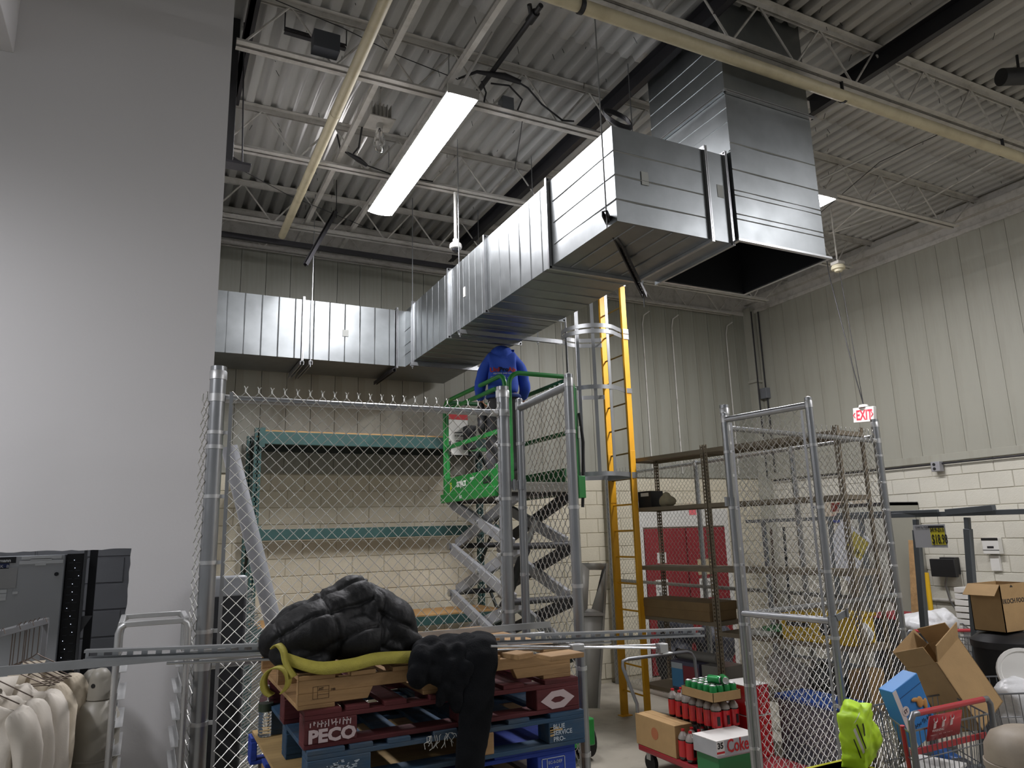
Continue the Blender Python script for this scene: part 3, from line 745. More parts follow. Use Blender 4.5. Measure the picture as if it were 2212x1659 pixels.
# ---- front left panel
t = thing('chain_link_fence', 'chain-link fence panel between two thick posts behind the pallets', 'fence', (PXA, FY, 0))
post(t, PXA, FY, PT, .043); post(t, PXB, FY, PT, .043)
for z in (2.895, 1.48): MB().tube([(PXA+.05, FY, z), (PXB-.05, FY, z)], .021, 16).build('rail', M['galv'], t); railend(t, PXA, FY, z, .043, (1,0)); railend(t, PXB, FY, z, .043, (-1,0))
for z in (2.70, 2.35, 2.0, 1.65, 1.2, .85, .4):
    band(t, PXA, FY, z, .043, (1,-.3)); band(t, PXB, FY, z-.02, .043, (-1,-.25))
for z in (2.62, 1.56, .9): MB().tube([(PXA, FY, z-.011), (PXA, FY, z+.011)], .047, 20).build('brace_band', M['alum'], t)
MB().box(PXA+.062, PXA+.081, FY-.034, FY-.029, .08, 2.93).build('tension_bar', M['galv'], t)
chain('chain_link_mesh', t, (PXA+.075, FY-.03), (1, 0), PXB-PXA-.13, .06, 2.955)
# narrow end of a neighbouring fabric on the left of the corner post
t2 = thing('chain_link_offcut', 'narrow strip of chain-link wrapped left of the thick corner post', 'fence', (.24, 4.33, 0))
chain('chain_link_mesh', t2, (.262, 4.28), (-.25, 1), .11, .06, 2.9)
# ---- gates standing open towards the camera
def gate(label, hx, hy, ex, ey, zt, zb, mids, hinge_z, r=.0235, barbs=True, zmesh=None):
    t = thing('chain_link_gate', label, 'gate', (hx, hy, zb)); h = Vector((hx, hy, 0)); e = Vector((ex, ey, 0)); u = (e-h).normalized()
    for q, nm in ((h, 'hinge_stile'), (e, 'latch_stile')):
        po = MB().tube([q+Vector((0,0,zb)), q+Vector((0,0,zt))], r, 18).build(nm, M['galv'], t)
        MB().lathe(cap_prof(r), 18, q+Vector((0,0,zt-.02))).build('post_cap', M['alum'], po)
    for z in mids: MB().tube([h+u*r*.5+Vector((0,0,z)), e-u*r*.5+Vector((0,0,z))], r*.9, 16).build('rail', M['galv'], t)
    for z in mids[:1]:
        for q, s in ((h, 1), (e, -1)):
            MB().tube([q+Vector((0,0,z-.035)), q+Vector((0,0,z+.035))], r*1.15, 18).tube([q+u*s*r, q+u*s*(r+.06)+Vector((0,0,0))], r*1.08, 14).build('corner_fitting', M['alum'], t) if False else None
    for z in [zt-.3-k*.42 for k in range(7) if zt-.3-k*.42 > zb+.1]:
        band(t, h.x, h.y, z, r, u); band(t, e.x, e.y, z-.03, r, -u)
    MB().beam(h+u*.06+Vector((0,0,zb+.05)), h+u*.06+Vector((0,0,zt-.08)), .018, .005, up=(u.y, -u.x, 0)).build('tension_bar', M['galv'], t)
    MB().beam(e-u*.06+Vector((0,0,zb+.05)), e-u*.06+Vector((0,0,zt-.08)), .018, .005, up=(u.y, -u.x, 0)).build('tension_bar', M['galv'], t)
    L_ = (e-h).length
    chain('chain_link_mesh', t, h+u*.055+Vector((u.y, -u.x, 0))*(-r-.004), u, L_-.11, zb+.04, zmesh or zt-.04, barbs=barbs, d=.0718)
    for z in hinge_z:
        q = h+Vector((0,0,z)); MB().tube([q-Vector((0,0,.032)), q+Vector((0,0,.032))], r+.006, 18).beam(q, q-u.cross(Vector((0,0,1)))*0+Vector((-.10 if hx < 3 else -.0, .02, 0)), .02, .05).tube([q+Vector((-.055, 0, -.035)), q+Vector((-.055, 0, .035))], .012, 10).build('hinge', M['galv'], t)
    return t
g1 = gate('open chain-link gate leaf in front of the scissor lift', 2.19, 4.27, at(1228, 815, Z=2.975).x, at(1228, 815, Z=2.975).y, 2.99, .07, (2.93, .1), (2.42,), .026, zmesh=2.975)
g2 = gate('open chain-link gate leaf with a bright middle rail in front of the shelving', 3.955, 4.24, 4.06, 3.52, 2.975, .08, (2.925, 1.49, .1), (2.3,), .026, zmesh=2.93)
# latch fork on the second gate
lq = Vector((4.06, 3.52, 1.49))
MB().tube([lq-Vector((0,0,.03)), lq+Vector((0,0,.03))], .032, 16).beam(lq+Vector((0,-.03,.02)), lq+Vector((.07,-.05,.05)), .012, .04).tube([lq+Vector((.07,-.06,.02)), lq+Vector((.07,-.06,.08))], .009, 8).build('latch', M['galv'], g2)
# ---- front right panel
t = thing('chain_link_fence', 'chain-link fence panel between the open right gate and the exit sign', 'fence', (PXC, FY, 0))
p = at(1888, 905, Z=3.08); PXD, PYD = p.x, p.y
post(t, PXC, FY, 3.06, .036); post(t, PXD, PYD, 3.08, .036)
uu = (Vector((PXD, PYD, 0))-Vector((PXC, FY, 0))).normalized()
for z in (2.87, 1.47):
    MB().tube([(PXC+.04, FY, z), (PXD-.04, PYD, z)], .021, 16).build('rail', M['galv'], t); railend(t, PXC, FY, z, .036, uu); railend(t, PXD, PYD, z, .036, -uu)
for z in (2.75, 2.5, 2.25, 1.95, 1.75, 1.2, .85, .4):
    band(t, PXC, FY, z, .036, uu); band(t, PXD, PYD, z-.02, .036, (-1, -.4))
chain('chain_link_mesh', t, (PXC+.06, FY-.03), uu, PXD-PXC-.12, .06, 2.95, r=.0025)
# ---- side fence
t = thing('chain_link_fence', 'long chain-link side fence behind the shelving and the yellow ladder', 'fence', (6.1, 7, 0))
sx = PXD
for yy in (5.6, 7.14, 9.15): post(t, sx, yy, 2.95, .03)
for z in (2.915, 1.42): MB().tube([(sx-.0, PYD+.05, z), (sx, 9.18, z)], .021, 14).build('rail', M['galv'], t)
chain('chain_link_mesh', t, (sx-.03, PYD+.05), (0, 1), 9.15-PYD-.05, .06, 2.97, r=.0024, n=3)
# ================================================================== green pallet rack by the back wall
M['green'] = mat('rack_green', '#2f4f4c', .5, var=.08, vscale=(5,5,5), dirt='#2f3f3c', dscale=(4,4,4), damt=.4)
M['osb'] = mat('wood_decking', '#a98352', .7, var=.15, vscale=(3,14,14), bump=.2, bscale=50)
RYF, RYK = 8.36, 9.15
t = thing('pallet_rack', 'green steel pallet rack against the back wall behind the cage fence', 'rack', (2.5, 8.7, 0))
def upright(x, y, wx=.075):
    b = MB()
    b.box(x-wx/2, x-wx/2+.004, y, y+.07, 0, 3.34); b.box(x+wx/2-.004, x+wx/2, y, y+.07, 0, 3.34)
    # slotted face: two side strips and rungs between the holes
    b.box(x-wx/2, x-.022, y-.002, y+.003, 0, 3.34); b.box(x+.022, x+wx/2, y-.002, y+.003, 0, 3.34); b.box(x-.006, x+.006, y-.002, y+.003, 0, 3.34)
    z = 0
    while z < 3.33:
        b.box(x-.022, x+.022, y-.002, y+.003, z, min(3.34, z+.032)); z += .0508
    return b
for x in (1.04, 4.02):
    for y in (RYF, RYK-.08): upright(x, y).build('upright_post', M['green'], t)
    for k in range(4):
        z0 = .2+k*.78; a, c = ((RYF+.05, RYK-.06) if k % 2 else (RYK-.06, RYF+.05))
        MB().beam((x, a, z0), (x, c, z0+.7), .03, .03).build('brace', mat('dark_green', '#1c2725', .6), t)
    MB().box(x-.05, x+.05, RYF-.02, RYF+.09, 0, .008).build('foot_plate', M['green'], t)
for z0, z1 in ((3.16, 3.30), (2.115, 2.23), (1.10, 1.20)):
    for y in (RYF-.005, RYK-.075):
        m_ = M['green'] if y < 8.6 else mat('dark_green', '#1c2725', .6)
        b = MB().box(1.078, 3.982, y-.02, y+.03, z0, z1).box(1.078, 3.982, y+.03, y+.045, z0, z1-.035); b.build('beam', m_, t, bevel=.003)
        for x in (1.078, 3.972): MB().box(x-.03, x+.03, y-.026, y-.02, z0-.04, z1+.04).build('beam_connector', m_, t)
for z in (3.30, 1.20):
    MB().box(1.08, 3.98, RYF-.01, RYK-.03, z-.001, z+.016).build('deck_board', M['osb'], t, bevel=.002)
t['label'] = 'green steel pallet rack with wooden decks against the back wall'
# ================================================================== grey roll and black panels standing behind the fence
M['grey_tube'] = mat('grey_plastic_tube', '#8a8c90', .35, var=.08)
a, b = at(495, 965, Y=6.0), at(608, 1420, Y=6.0)
d = (b-a).normalized(); foot = a+d*((0-a.z)/d.z)
a = foot+(a-foot)*1.0
tag(MB().tube([foot+Vector((0,0,.02)), a], .062, 20).lathe([(.0,0),(.001,.001)], 4, foot).build('grey_tube', M['grey_tube']), 'long grey plastic tube leaning behind the chain-link fence', 'tube')
bp = at(468, 1245, Y=4.85); bq = at(534, 1248, Y=4.85)
t = thing('black_foam_panel', 'tall black padded panel standing behind the corner post', 'panel', (bp.x+.09, 4.86, 0))
MB().box(bp.x-.02, bq.x-.004, 4.80, 4.90, 0, 1.82).build('panel', mat('black_foam', '#26272a', .8, var=.2), t, bevel=.015)
MB().box(bp.x-.021, bq.x-.003, 4.797, 4.903, 1.78, 1.905).build('clear_wrap', mat('clear_wrap', '#8f9296', .25, var=.15), t, bevel=.015)
# perforated white panel
t = thing('perforated_panel', 'white perforated metal panel behind the fence beside the black panel', 'panel', (bq.x+.06, 4.9, 0))
px0, px1 = bq.x+.002, bq.x+.165
zb, zt = 0, 1.83
b = MB(); b.box(px0, px0+.012, 4.92, 4.925, zb, zt); b.box(px1-.012, px1, 4.92, 4.925, zb, 1.3)
k = 0; z = .02
while z < zt-.04:
    xr = px1 if z < 1.3 else px0+(px1-px0)*(1-(z-1.3)/(zt-1.3)*.85)
    b.beam((px0, 4.922, z), (xr, 4.922, z+(xr-px0)*.55), .005, .0085, up=(0,0,1)); z += .019
b.build('slats', mat('white_metal', '#c9cccd', .5), t)
# fan shaped edge strip
# ================================================================== scissor lift
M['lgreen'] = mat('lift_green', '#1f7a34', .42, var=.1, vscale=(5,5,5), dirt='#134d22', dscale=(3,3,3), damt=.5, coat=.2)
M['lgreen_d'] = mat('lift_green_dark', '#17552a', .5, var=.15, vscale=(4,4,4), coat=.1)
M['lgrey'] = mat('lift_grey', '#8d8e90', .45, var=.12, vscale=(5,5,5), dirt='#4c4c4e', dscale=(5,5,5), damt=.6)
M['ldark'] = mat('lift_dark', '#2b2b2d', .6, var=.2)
LX0, LX1, LYN, LYF = 3.09, 3.86, 6.25, 8.02
LZ = 2.60
t = thing('scissor_lift', 'green scissor lift raised behind the chain-link fence with a worker aboard', 'lift', (3.47, 7.1, 0))
def pipe(pts, r, nm, mt='lgreen', n=12): return MB().tube(pts, r, n).build(nm, M[mt], t)
def arc(c, a, b, r, n=6):
    """quarter bend points around corner c from direction a to direction b"""
    c, a, b = Vector(c), Vector(a), Vector(b); o = c+a*r+b*r
    return [o-b*r*math.cos(k/n*math.pi/2)-a*r*math.sin(k/n*math.pi/2) for k in range(n+1)]
# deck, toe boards
MB().box(LX0+.02, LX1-.02, LYN+.02, LYF, LZ-.02, LZ).build('deck', mat('lift_deck', '#7a7a72', .5, metal=.3, bump=.4, bscale=90), t)
tbl = MB().box(LX0, LX0+.025, LYN+.25, LYF, LZ-.03, LZ+.16).build('toe_board', M['lgreen'], t, bevel=.004)
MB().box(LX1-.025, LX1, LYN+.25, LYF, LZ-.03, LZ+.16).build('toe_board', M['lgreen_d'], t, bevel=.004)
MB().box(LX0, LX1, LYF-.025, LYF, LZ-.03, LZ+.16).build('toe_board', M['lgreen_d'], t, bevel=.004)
MB().box(LX0-.035, LX0+.02, LYN+.3, LYF+.03, LZ-.12, LZ-.02).build('deck_rail', M['lgreen'], t, bevel=.006)
MB().box(LX1-.02, LX1+.035, LYN, LYF, LZ-.12, LZ-.02).build('deck_rail', M['lgreen_d'], t, bevel=.006)
MB().box(LX0, LX1, LYN, LYN+.05, LZ-.1, LZ-.01).build('deck_end', mat('lift_tread', '#6f6e66', .5, metal=.4, bump=.5, bscale=80), t, bevel=.004)
MB().box(LX0+.05, LX1-.05, LYN+.1, LYF-.05, LZ-.11, LZ-.03).build('deck_frame', M['ldark'], t)
# corner uprights and rails
ZT = LZ+1.075
def loop(p0, p1, nm, z0=LZ, zt=ZT, r=.024, mt='lgreen', rc=.11):
    p0, p1 = Vector(p0), Vector(p1); d = (p1-p0).normalized()
    pts = [p0+Vector((0,0,z0))]+arc(p0+Vector((0,0,zt)), Vector((0,0,-1)), d, rc)[::1]+arc(p1+Vector((0,0,zt)), -d, Vector((0,0,-1)), rc)+[p1+Vector((0,0,z0))]
    # arc(): starts on first direction side
    return pipe(pts, r, nm, mt)
loop((LX0+.02, LYN+.02, 0), (LX1-.02, LYN+.02, 0), 'gate_rail', rc=.12)
loop((LX0+.01, LYN+.1, 0), (LX0+.01, LYF-.02, 0), 'guard_rail', rc=.12)
loop((LX0+.03, LYN+.28, 0), (LX0+.03, LYF-.06, 0), 'guard_rail', zt=ZT-.1, rc=.1)
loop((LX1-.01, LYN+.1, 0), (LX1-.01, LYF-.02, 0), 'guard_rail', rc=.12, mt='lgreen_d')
loop((LX0+.03, LYF-.02, 0), (LX1-.03, LYF-.02, 0), 'guard_rail', rc=.1, mt='lgreen_d')
for x, mt in ((LX0+.01, 'lgreen'), (LX1-.01, 'lgreen_d')): MB().beam((x, LYN+.12, LZ+.52), (x, LYF-.03, LZ+.52), .03, .045).build('mid_rail', M[mt], t)
MB().beam((LX0+.03, LYF-.02, LZ+.52), (LX1-.03, LYF-.02, LZ+.52), .03, .045).build('mid_rail', M['lgreen'], t)
pipe([(LX1-.02, LYF-.5, ZT-.05), (LX1-.02, LYF-.25, LZ+.3)], .018, 'brace')
for yy in (LYN+.3, LYF-.04):
    MB().box(LX0-.012, LX0+.04, yy-.03, yy+.03, LZ-.08, LZ+.2).build('bracket', M['lgreen'], t, bevel=.004)
MB().box(LX1-.03, LX1+.05, LYN-.03, LYN+.09, LZ-.16, LZ+.06).build('corner_block', M['lgreen'], t, bevel=.006)
MB().box(LX1-.04, LX1+.02, LYN+.0, LYN+.1, LZ-.02, ZT-.1).build('gate_post', M['lgreen_d'], t, bevel=.012)
MB().tube([(LX1+.03, LYN, LZ+.7), (LX1+.05, LYN-.02, LZ+.4), (LX1+.035, LYN-.01, LZ+.05), (LX1+.02, LYN, LZ-.25)], .016, 8).build('coiled_cable', M['black_rubber'], t)
MB().box(LX1+.005, LX1+.012, LYN-.03, LYN+.02, LZ+.44, LZ+.56).build('tag', M['paper'], t)
# control box and documents
MB().box(3.30, 3.42, LYF-.22, LYF-.06, LZ+.5, LZ+.78).build('control_box', M['ldark'], t, bevel=.01)
plc = MB().box(LX0+.03, LX0+.27, LYF-.10, LYF-.09, LZ+.44, LZ+.92).build('warning_placard', M['paper'], t)
o = MB().box(LX0+.03, LX0+.27, LYF-.103, LYF-.101, LZ+.86, LZ+.92).build('placard_header', mat('red_print', '#b52a2c', .6), plc)
o = MB().box(LX0+.03, LX0+.05, LYF-.103, LYF-.101, LZ+.44, LZ+.6).box(LX0+.1, LX0+.2, LYF-.103, LYF-.101, LZ+.6, LZ+.61).box(LX0+.1, LX0+.24, LYF-.103, LYF-.101, LZ+.66, LZ+.67).box(LX0+.1, LX0+.24, LYF-.103, LYF-.101, LZ+.7, LZ+.71).build('placard_print', M['black'], plc)
# scissor arms: two side frames, four stages
yn, yf = LYN+.12, LYF-.08
SZ = [.42, .98, 1.48, 1.99, 2.50]
for si, (x, mt) in enumerate(((LX0+.06, 'lgrey'), (LX1-.12, 'lgrey'))):
    for k in range(4):
        za, zb_ = SZ[k], SZ[k+1]
        MB().beam((x, yn, za+.02), (x, yf, zb_-.02), .05, .115).build('scissor_arm', M[mt], t, bevel=.006)
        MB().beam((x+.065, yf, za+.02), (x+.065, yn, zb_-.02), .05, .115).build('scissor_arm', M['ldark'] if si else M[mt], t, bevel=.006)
        MB().tube([(x-.045, (yn+yf)/2, (za+zb_)/2), (x+.12, (yn+yf)/2, (za+zb_)/2)], .026, 12).build('pivot_pin', M['zinc'], t)
for k in range(5):
    for y in (yn, yf):
        MB().tube([(LX0+.025, y, SZ[k]), (LX1-.02, y, SZ[k])], .03, 12).build('cross_shaft', M['ldark'], t)
        MB().tube([(LX0+.012, y, SZ[k]), (LX0+.03, y, SZ[k])], .042, 12).build('pivot_cap', M['zinc'], t)
MB().tube([(3.47, yf-.1, .75), (3.47, yn+.35, 1.95)], .05, 14).build('hydraulic_cylinder', M['ldark'], t)
MB().tube([(3.47, yn+.55, 1.75), (3.47, yn+.1, 2.25)], .03, 12).build('cylinder_rod', M['zinc'], t)
# base chassis and wheels
MB().box(LX0-.02, LX1+.02, LYN-.03, LYF+.03, .16, .40).build('chassis', M['lgreen'], t, bevel=.015)
for y in (LYN+.2, LYF-.2):
    for x in (LX0-.035, LX1+.035):
        MB().tube([(x-.045, y, .16), (x+.045, y, .16)], .16, 24).build('wheel', M['black_rubber'], t)
# lettering on the left toe board (reads towards the camera's right)
lw = mat('white_print', '#e8e8e2', .6); lyel = mat('yellow_print', '#d9c72f', .6)
xb = LX0-.0025
text('Ji', .11, (xb, LYF-.2, LZ+.03), (0,-1,0), (0,0,1), lyel, parent=tbl)
text('SKYJACK', .085, (xb, LYF-.40, LZ+.04), (0,-1,0), (0,0,1), lw, parent=tbl, sx=.8, bold=.002)
text('MAXX', .04, (xb, LYF-.78, LZ+.09), (0,-1,0), (0,0,1), lw, parent=tbl)
text('3226', .10, (xb, LYF-1.12, LZ+.03), (0,-1,0), (0,0,1), M['black'], parent=tbl, bold=.004)
text('550', .05, (LX0-.0375, LYF-.55, LZ-.095), (0,-1,0), (0,0,1), lw, parent=t)
# ================================================================== worker on the platform
def skin(name, verts, edges, radii, mt, parent, sub=2, root=0, disp=0, dscale=9):
    me = bpy.data.meshes.new(name); me.from_pydata([tuple(v) for v in verts], edges, [])
    o = bpy.data.objects.new(name, me); COL.objects.link(o)
    o.modifiers.new('k', 'SKIN'); s = me.skin_vertices[0].data
    for i, r in enumerate(radii):
        s[i].radius = r if isinstance(r, tuple) else (r, r); s[i].use_root = (i == root)
    q = o.modifiers.new('u', 'SUBSURF'); q.levels = sub; q.render_levels = sub
    dg = bpy.context.evaluated_depsgraph_get(); m2 = bpy.data.meshes.new_from_object(o.evaluated_get(dg))
    bpy.data.objects.remove(o)
    m2.polygons.foreach_set('use_smooth', [True]*len(m2.polygons)); m2.materials.clear(); m2.materials.append(mt)
    if disp:
        nn = [v.normal.copy() for v in m2.vertices]
        for v, n_ in zip(m2.vertices, nn): v.co += n_*disp*(noise.noise(v.co*dscale)+.6*noise.noise(Vector((v.co.x*dscale, v.co.y*dscale, v.co.z*dscale*2.6))))
    return link(name, m2, parent)
W_ = thing('person', 'worker seen from behind in a blue printed hoodie and dark grey trousers', 'person', (0,0,0))
cloth_b = mat('hoodie_blue', '#2549a8', .85, var=.08, vscale=(8,8,8), bump=.15, bscale=120)
cloth_g = mat('trouser_grey', '#3e3d3f', .85, var=.15, vscale=(8,8,8), bump=.15, bscale=120)
skinm = mat('skin', '#a8785c', .6)
# body core, one continuous figure
V = [(0,0,.93),(0,.0,1.08),(0,.06,1.27),(0,.13,1.38),(0,.21,1.42),(0,.29,1.42),(0,.36,1.38),
     (.12,.08,1.33),(.235,.11,1.07),(.225,.29,.96),(.225,.38,.94),(-.12,.08,1.33),(-.24,.085,1.07),(-.235,.27,.96),(-.235,.37,.94),
     (.10,0,.88),(.115,.02,.48),(.12,-.02,.09),(.125,.12,.04),(-.10,0,.88),(-.115,.03,.48),(-.12,-.02,.09),(-.125,.12,.04)]
Eg = [(0,1),(1,2),(2,3),(3,4),(4,5),(5,6),(3,7),(7,8),(8,9),(9,10),(3,11),(11,12),(12,13),(13,14),(0,15),(15,16),(16,17),(17,18),(0,19),(19,20),(20,21),(21,22)]
Rd = [(.12,.09),(.11,.085),(.13,.09),(.10,.08),.05,.085,.07,.05,.038,.03,.032,.05,.038,.03,.032,.08,.06,.045,.035,.08,.06,.045,.035]
skin('body', V, Eg, Rd, skinm, W_)
# hoodie: torso, arms, raised hood hanging over the bowed head
Vh = [(0,-.01,.94),(0,-.01,1.03),(0,.02,1.18),(0,.06,1.32),(0,.10,1.40),(0,.17,1.43),(0,.27,1.40),(.13,.08,1.38),(.20,.09,1.25),(.245,.11,1.06),(.23,.29,.965),(-.13,.08,1.38),(-.20,.08,1.25),(-.25,.08,1.06),(-.24,.27,.965)]
Eh = [(0,1),(1,2),(2,3),(3,4),(4,5),(5,6),(3,7),(7,8),(8,9),(9,10),(3,11),(11,12),(12,13),(13,14)]
Rh = [(.17,.135),(.175,.14),(.18,.135),(.165,.115),(.11,.08),(.09,.075),(.08,.08),(.09,.085),.075,.066,.054,(.09,.085),.075,.066,.054]
hood = skin('hoodie', Vh, Eh, Rh, cloth_b, W_, 3, disp=.010, dscale=7)
hd_ = remesh(MB().ell((0,.085,1.425), (.128,.115,.10), (.25,0,0), 18, 14).ell((0,.19,1.40), (.112,.11,.105), None, 18, 14).ell((.0,.045,1.36), (.15,.085,.055), (.3,0,0), 18, 12), 'hood', cloth_b, hood, .012, 6, .008, 12)
# hem band
MB().tube([(.17*math.cos(a)*1.0, -.012+.14*math.sin(a), .935) for a in [i*math.pi/12 for i in range(24)]], .022, 8, closed=True).build('hoodie_hem', mat('hem_blue', '#22376f', .9), hood)
Vt = [(0,0,.99),(0,0,.86),(.1,0,.80),(.118,.025,.47),(.122,-.01,.12),(-.1,0,.80),(-.118,.035,.47),(-.122,-.01,.12)]
Et = [(0,1),(1,2),(2,3),(3,4),(1,5),(5,6),(6,7)]
skin('trousers', Vt, Et, [(.16,.125),(.155,.125),(.105,.105),(.085,.085),(.08,.08),(.105,.105),(.085,.085),(.08,.08)], cloth_g, W_, 3, disp=.009, dscale=9)
for s in (-1, 1):
    b = MB().ell((s*.122, .05, .05), (.052, .14, .05)).ell((s*.122, -.02, .1), (.052, .06, .09)); remesh(b, 'boot', mat('boot', '#2a241f', .7), W_, .012, 4)
    # hands with five fingers gripping tools in front
    base = Vector((s*.23, .385, .94))
    hb = MB().ell(base, (.035, .045, .02))
    for k in range(4):
        x = base.x+(-.027+k*.018)*s; ln = (.07, .08, .076, .06)[k]
        hb.tube([(x, base.y+.03, base.z), (x, base.y+.03+ln*.6, base.z-.012), (x, base.y+.02+ln*.75, base.z-.045)], [.0095, .009, .007], 8)
    hb.tube([(base.x-s*.03, base.y, base.z-.005), (base.x-s*.055, base.y+.03, base.z-.02), (base.x-s*.05, base.y+.06, base.z-.03)], [.012, .011, .008], 8)
    hb.build('hand', skinm, W_)
# tool pouch
remesh(MB().ell((-.235, .0, .72), (.05, .08, .13)).ell((-.24, -.03, .62), (.045, .07, .09)).ell((-.24,.02,.84), (.04, .07, .05)), 'tool_pouch', M['black'], W_, .014, 3)
# back print laid onto the hoodie surface
bv = BVHTree.FromPolygons([v.co for v in hood.data.vertices], [tuple(p.vertices) for p in hood.data.polygons])
def on_back(o):
    me = o.data
    for v in me.vertices:
        h = bv.ray_cast(Vector((v.co.x, -1, v.co.z)), Vector((0,1,0)))
        if h[0] is not None: v.co = h[0]+Vector((0, -.004, 0))
pr = mat('print_red', '#c8463e', .8); pb = mat('print_navy', '#1b2340', .8); pw = mat('print_white', '#c9cfdc', .8)
for s_, x_, m_ in (('Uni', -.14, pr), ('Pro', -.045, pb), ('Air', .053, pr)):
    on_back(text(s_, .072, (x_, -.6, 1.195), (1,0,0), (0,0,1), m_, 'back_print', hood, bold=.003))
on_back(text('HEATING AND COOLING', .022, (-.105, -.6, 1.165), (1,0,0), (0,0,1), pw, 'back_print', hood, bold=.001))
on_back(text('908 - 275 - ', .042, (-.135, -.6, 1.115), (1,0,0), (0,0,1), pw, 'back_print', hood, bold=.001))
W_.location = (3.31, 6.82, LZ); W_.rotation_euler.z = -.40
# ================================================================== fixed yellow ladder with safety cage
M['lyellow'] = mat('ladder_yellow', '#e0a416', .5, var=.06, vscale=(4,4,2), dirt='#b58a1e', dscale=(6,6,2), damt=.4)
M['cage'] = mat('cage_steel', '#8f9192', .4, metal=.7, var=.08)
lx, y1, y0 = 5.15, 7.575, 7.13
t = thing('fixed_ladder', 'yellow fixed wall ladder with a grey safety cage', 'ladder', (lx, 7.35, 0))
for y in (y0, y1):
    b = MB().box(lx-.045, lx+.045, y-.005, y+.005, 0, 6.15).box(lx-.045, lx-.037, *sorted((y, y+(.03 if y == y1 else -.03))), 0, 6.15)
    b.box(lx-.045, lx+.045, y-.009, y+.009, 2.45, 3.05)
    b.build('side_rail', M['lyellow'], t, bevel=.002)
k = 0; z = .28
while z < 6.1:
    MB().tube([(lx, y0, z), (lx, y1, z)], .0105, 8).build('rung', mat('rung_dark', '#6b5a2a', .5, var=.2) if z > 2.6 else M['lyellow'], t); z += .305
hoops = (2.76, 3.78, 4.46, 4.53, 5.15, 5.8)
R_ = .36
def hp(a): return Vector((lx-.05-.36-.3*math.cos(a)*1.0, 7.35+.33*math.sin(a), 0))
for z in hoops:
    pts = [Vector((lx-.04, y0-.0, z))]
    n = 18
    for i in range(n+1):
        a = -math.pi/2-.25+(math.pi+.5)*i/n
        pts.append(Vector((lx-.36-.36*math.cos(a), 7.35+.36*math.sin(a), z)))
    pts.append(Vector((lx-.04, y1+.0, z)))
    b = MB(); cxy = Vector((lx-.36, 7.35, 0))
    def ofs(i):
        t_ = (pts[min(i+1, len(pts)-1)]-pts[max(i-1, 0)]).normalized(); return Vector((t_.y, -t_.x, 0))*.003
    b.grid([[pts[i]+ofs(i)*sg+Vector((0, 0, zz)) for i in range(len(pts))] for sg, zz in ((-1, -.025), (1, -.025), (1, .025), (-1, .025), (-1, -.025))])
    b.build('cage_hoop', M['cage'], t)
    for y in (y0, y1): MB().box(lx-.052, lx+.052, *sorted((y, y+(.014 if y == y1 else -.014))), z-.03, z+.03).build('hoop_bracket', M['cage'], t)
for i in range(7):
    a = -math.pi/2-.05+(math.pi+.1)*i/6
    x, y = lx-.36-.352*math.cos(a), 7.35+.352*math.sin(a)
    z0 = 2.74 if i not in (1,) else 2.74
    MB().beam((x, y, 2.74), (x, y, 5.85), .04, .005, up=(math.cos(a), -math.sin(a), 0)).build('cage_bar', M['cage'], t)
for z in (1.2, 2.76, 4.2):
    for y in (y0, y1): pass
MB().box(lx-.05, lx+.03, y0-.02, y1+.02, 2.72, 2.79).build('cage_base_plate', M['cage'], t)
for y in (y0, y1): MB().box(lx-.07, lx+.07, y-.05, y+.05, 0, .008).build('foot_plate', M['lyellow'], t)
# ================================================================== brown boltless shelving in the cage
M['shelf'] = mat('shelf_brown', '#7d7260', .55, var=.07, vscale=(5,5,5), dirt='#5a5040', dscale=(5,5,5), damt=.4)
M['card'] = mat('cardboard', '#a3855b', .8, var=.07, vscale=(9,9,9), bump=.08, bscale=90)
M['card_d'] = mat('cardboard_dark', '#7d6645', .8, var=.08, vscale=(9,9,9))
SA, SB = Vector((5.2, 7.25, 0)), Vector((5.58, 4.56, 0)); SD = (SB-SA).normalized(); SROT = math.atan2(SD.x, -SD.y)
SDEP = .44
def angle_post(b, x, y, sx_, sy_, h=3.0):
    w2 = .042
    b.box(*sorted((x, x+sx_*.005)), *sorted((y, y+sy_*.012)), 0, h); b.box(*sorted((x, x+sx_*.005)), *sorted((y+sy_*.028, y+sy_*w2)), 0, h)
    b.box(*sorted((x, x+sx_*.012)), *sorted((y, y+sy_*.005)), 0, h); b.box(*sorted((x+sx_*.028, x+sx_*w2)), *sorted((y, y+sy_*.005)), 0, h)
    z = 0
    while z < h:
        b.box(*sorted((x, x+sx_*.005)), *sorted((y+sy_*.012, y+sy_*.028)), z, min(h, z+.02))
        b.box(*sorted((x+sx_*.012, x+sx_*.028)), *sorted((y, y+sy_*.005)), z, min(h, z+.02)); z += .038
    return b
def shelf_unit(label, s0, L_, zs):
    t = thing('shelving_unit', label, 'shelf', (0,0,0), 'brown shelving units in the cage')
    for x, sx_ in ((0, 1), (SDEP, -1)):
        for y, sy_ in ((0, -1), (-L_, 1)): angle_post(MB(), x, y, sx_, sy_).build('post', M['shelf'], t)
    for z in zs:
        MB().box(.006, SDEP-.006, -L_+.006, -.006, z-.004, z).box(-.003, .003, -L_, 0, z-.042, z+.001).box(SDEP-.003, SDEP+.003, -L_, 0, z-.042, z+.001).box(0, SDEP, -L_-.001, -L_+.003, z-.042, z).box(0, SDEP, -.003, .001, z-.042, z).build('shelf_board', M['shelf'], t)
    t.location = SA+SD*s0; t.rotation_euler.z = SROT
    return t
S1L = (SB-SA).length*.423-.006; S2L = (SB-SA).length*.577-.006
shelf_unit('brown steel shelving unit beside the yellow ladder', 0, S1L, (2.955, 2.37, 1.70, 1.15, .40))
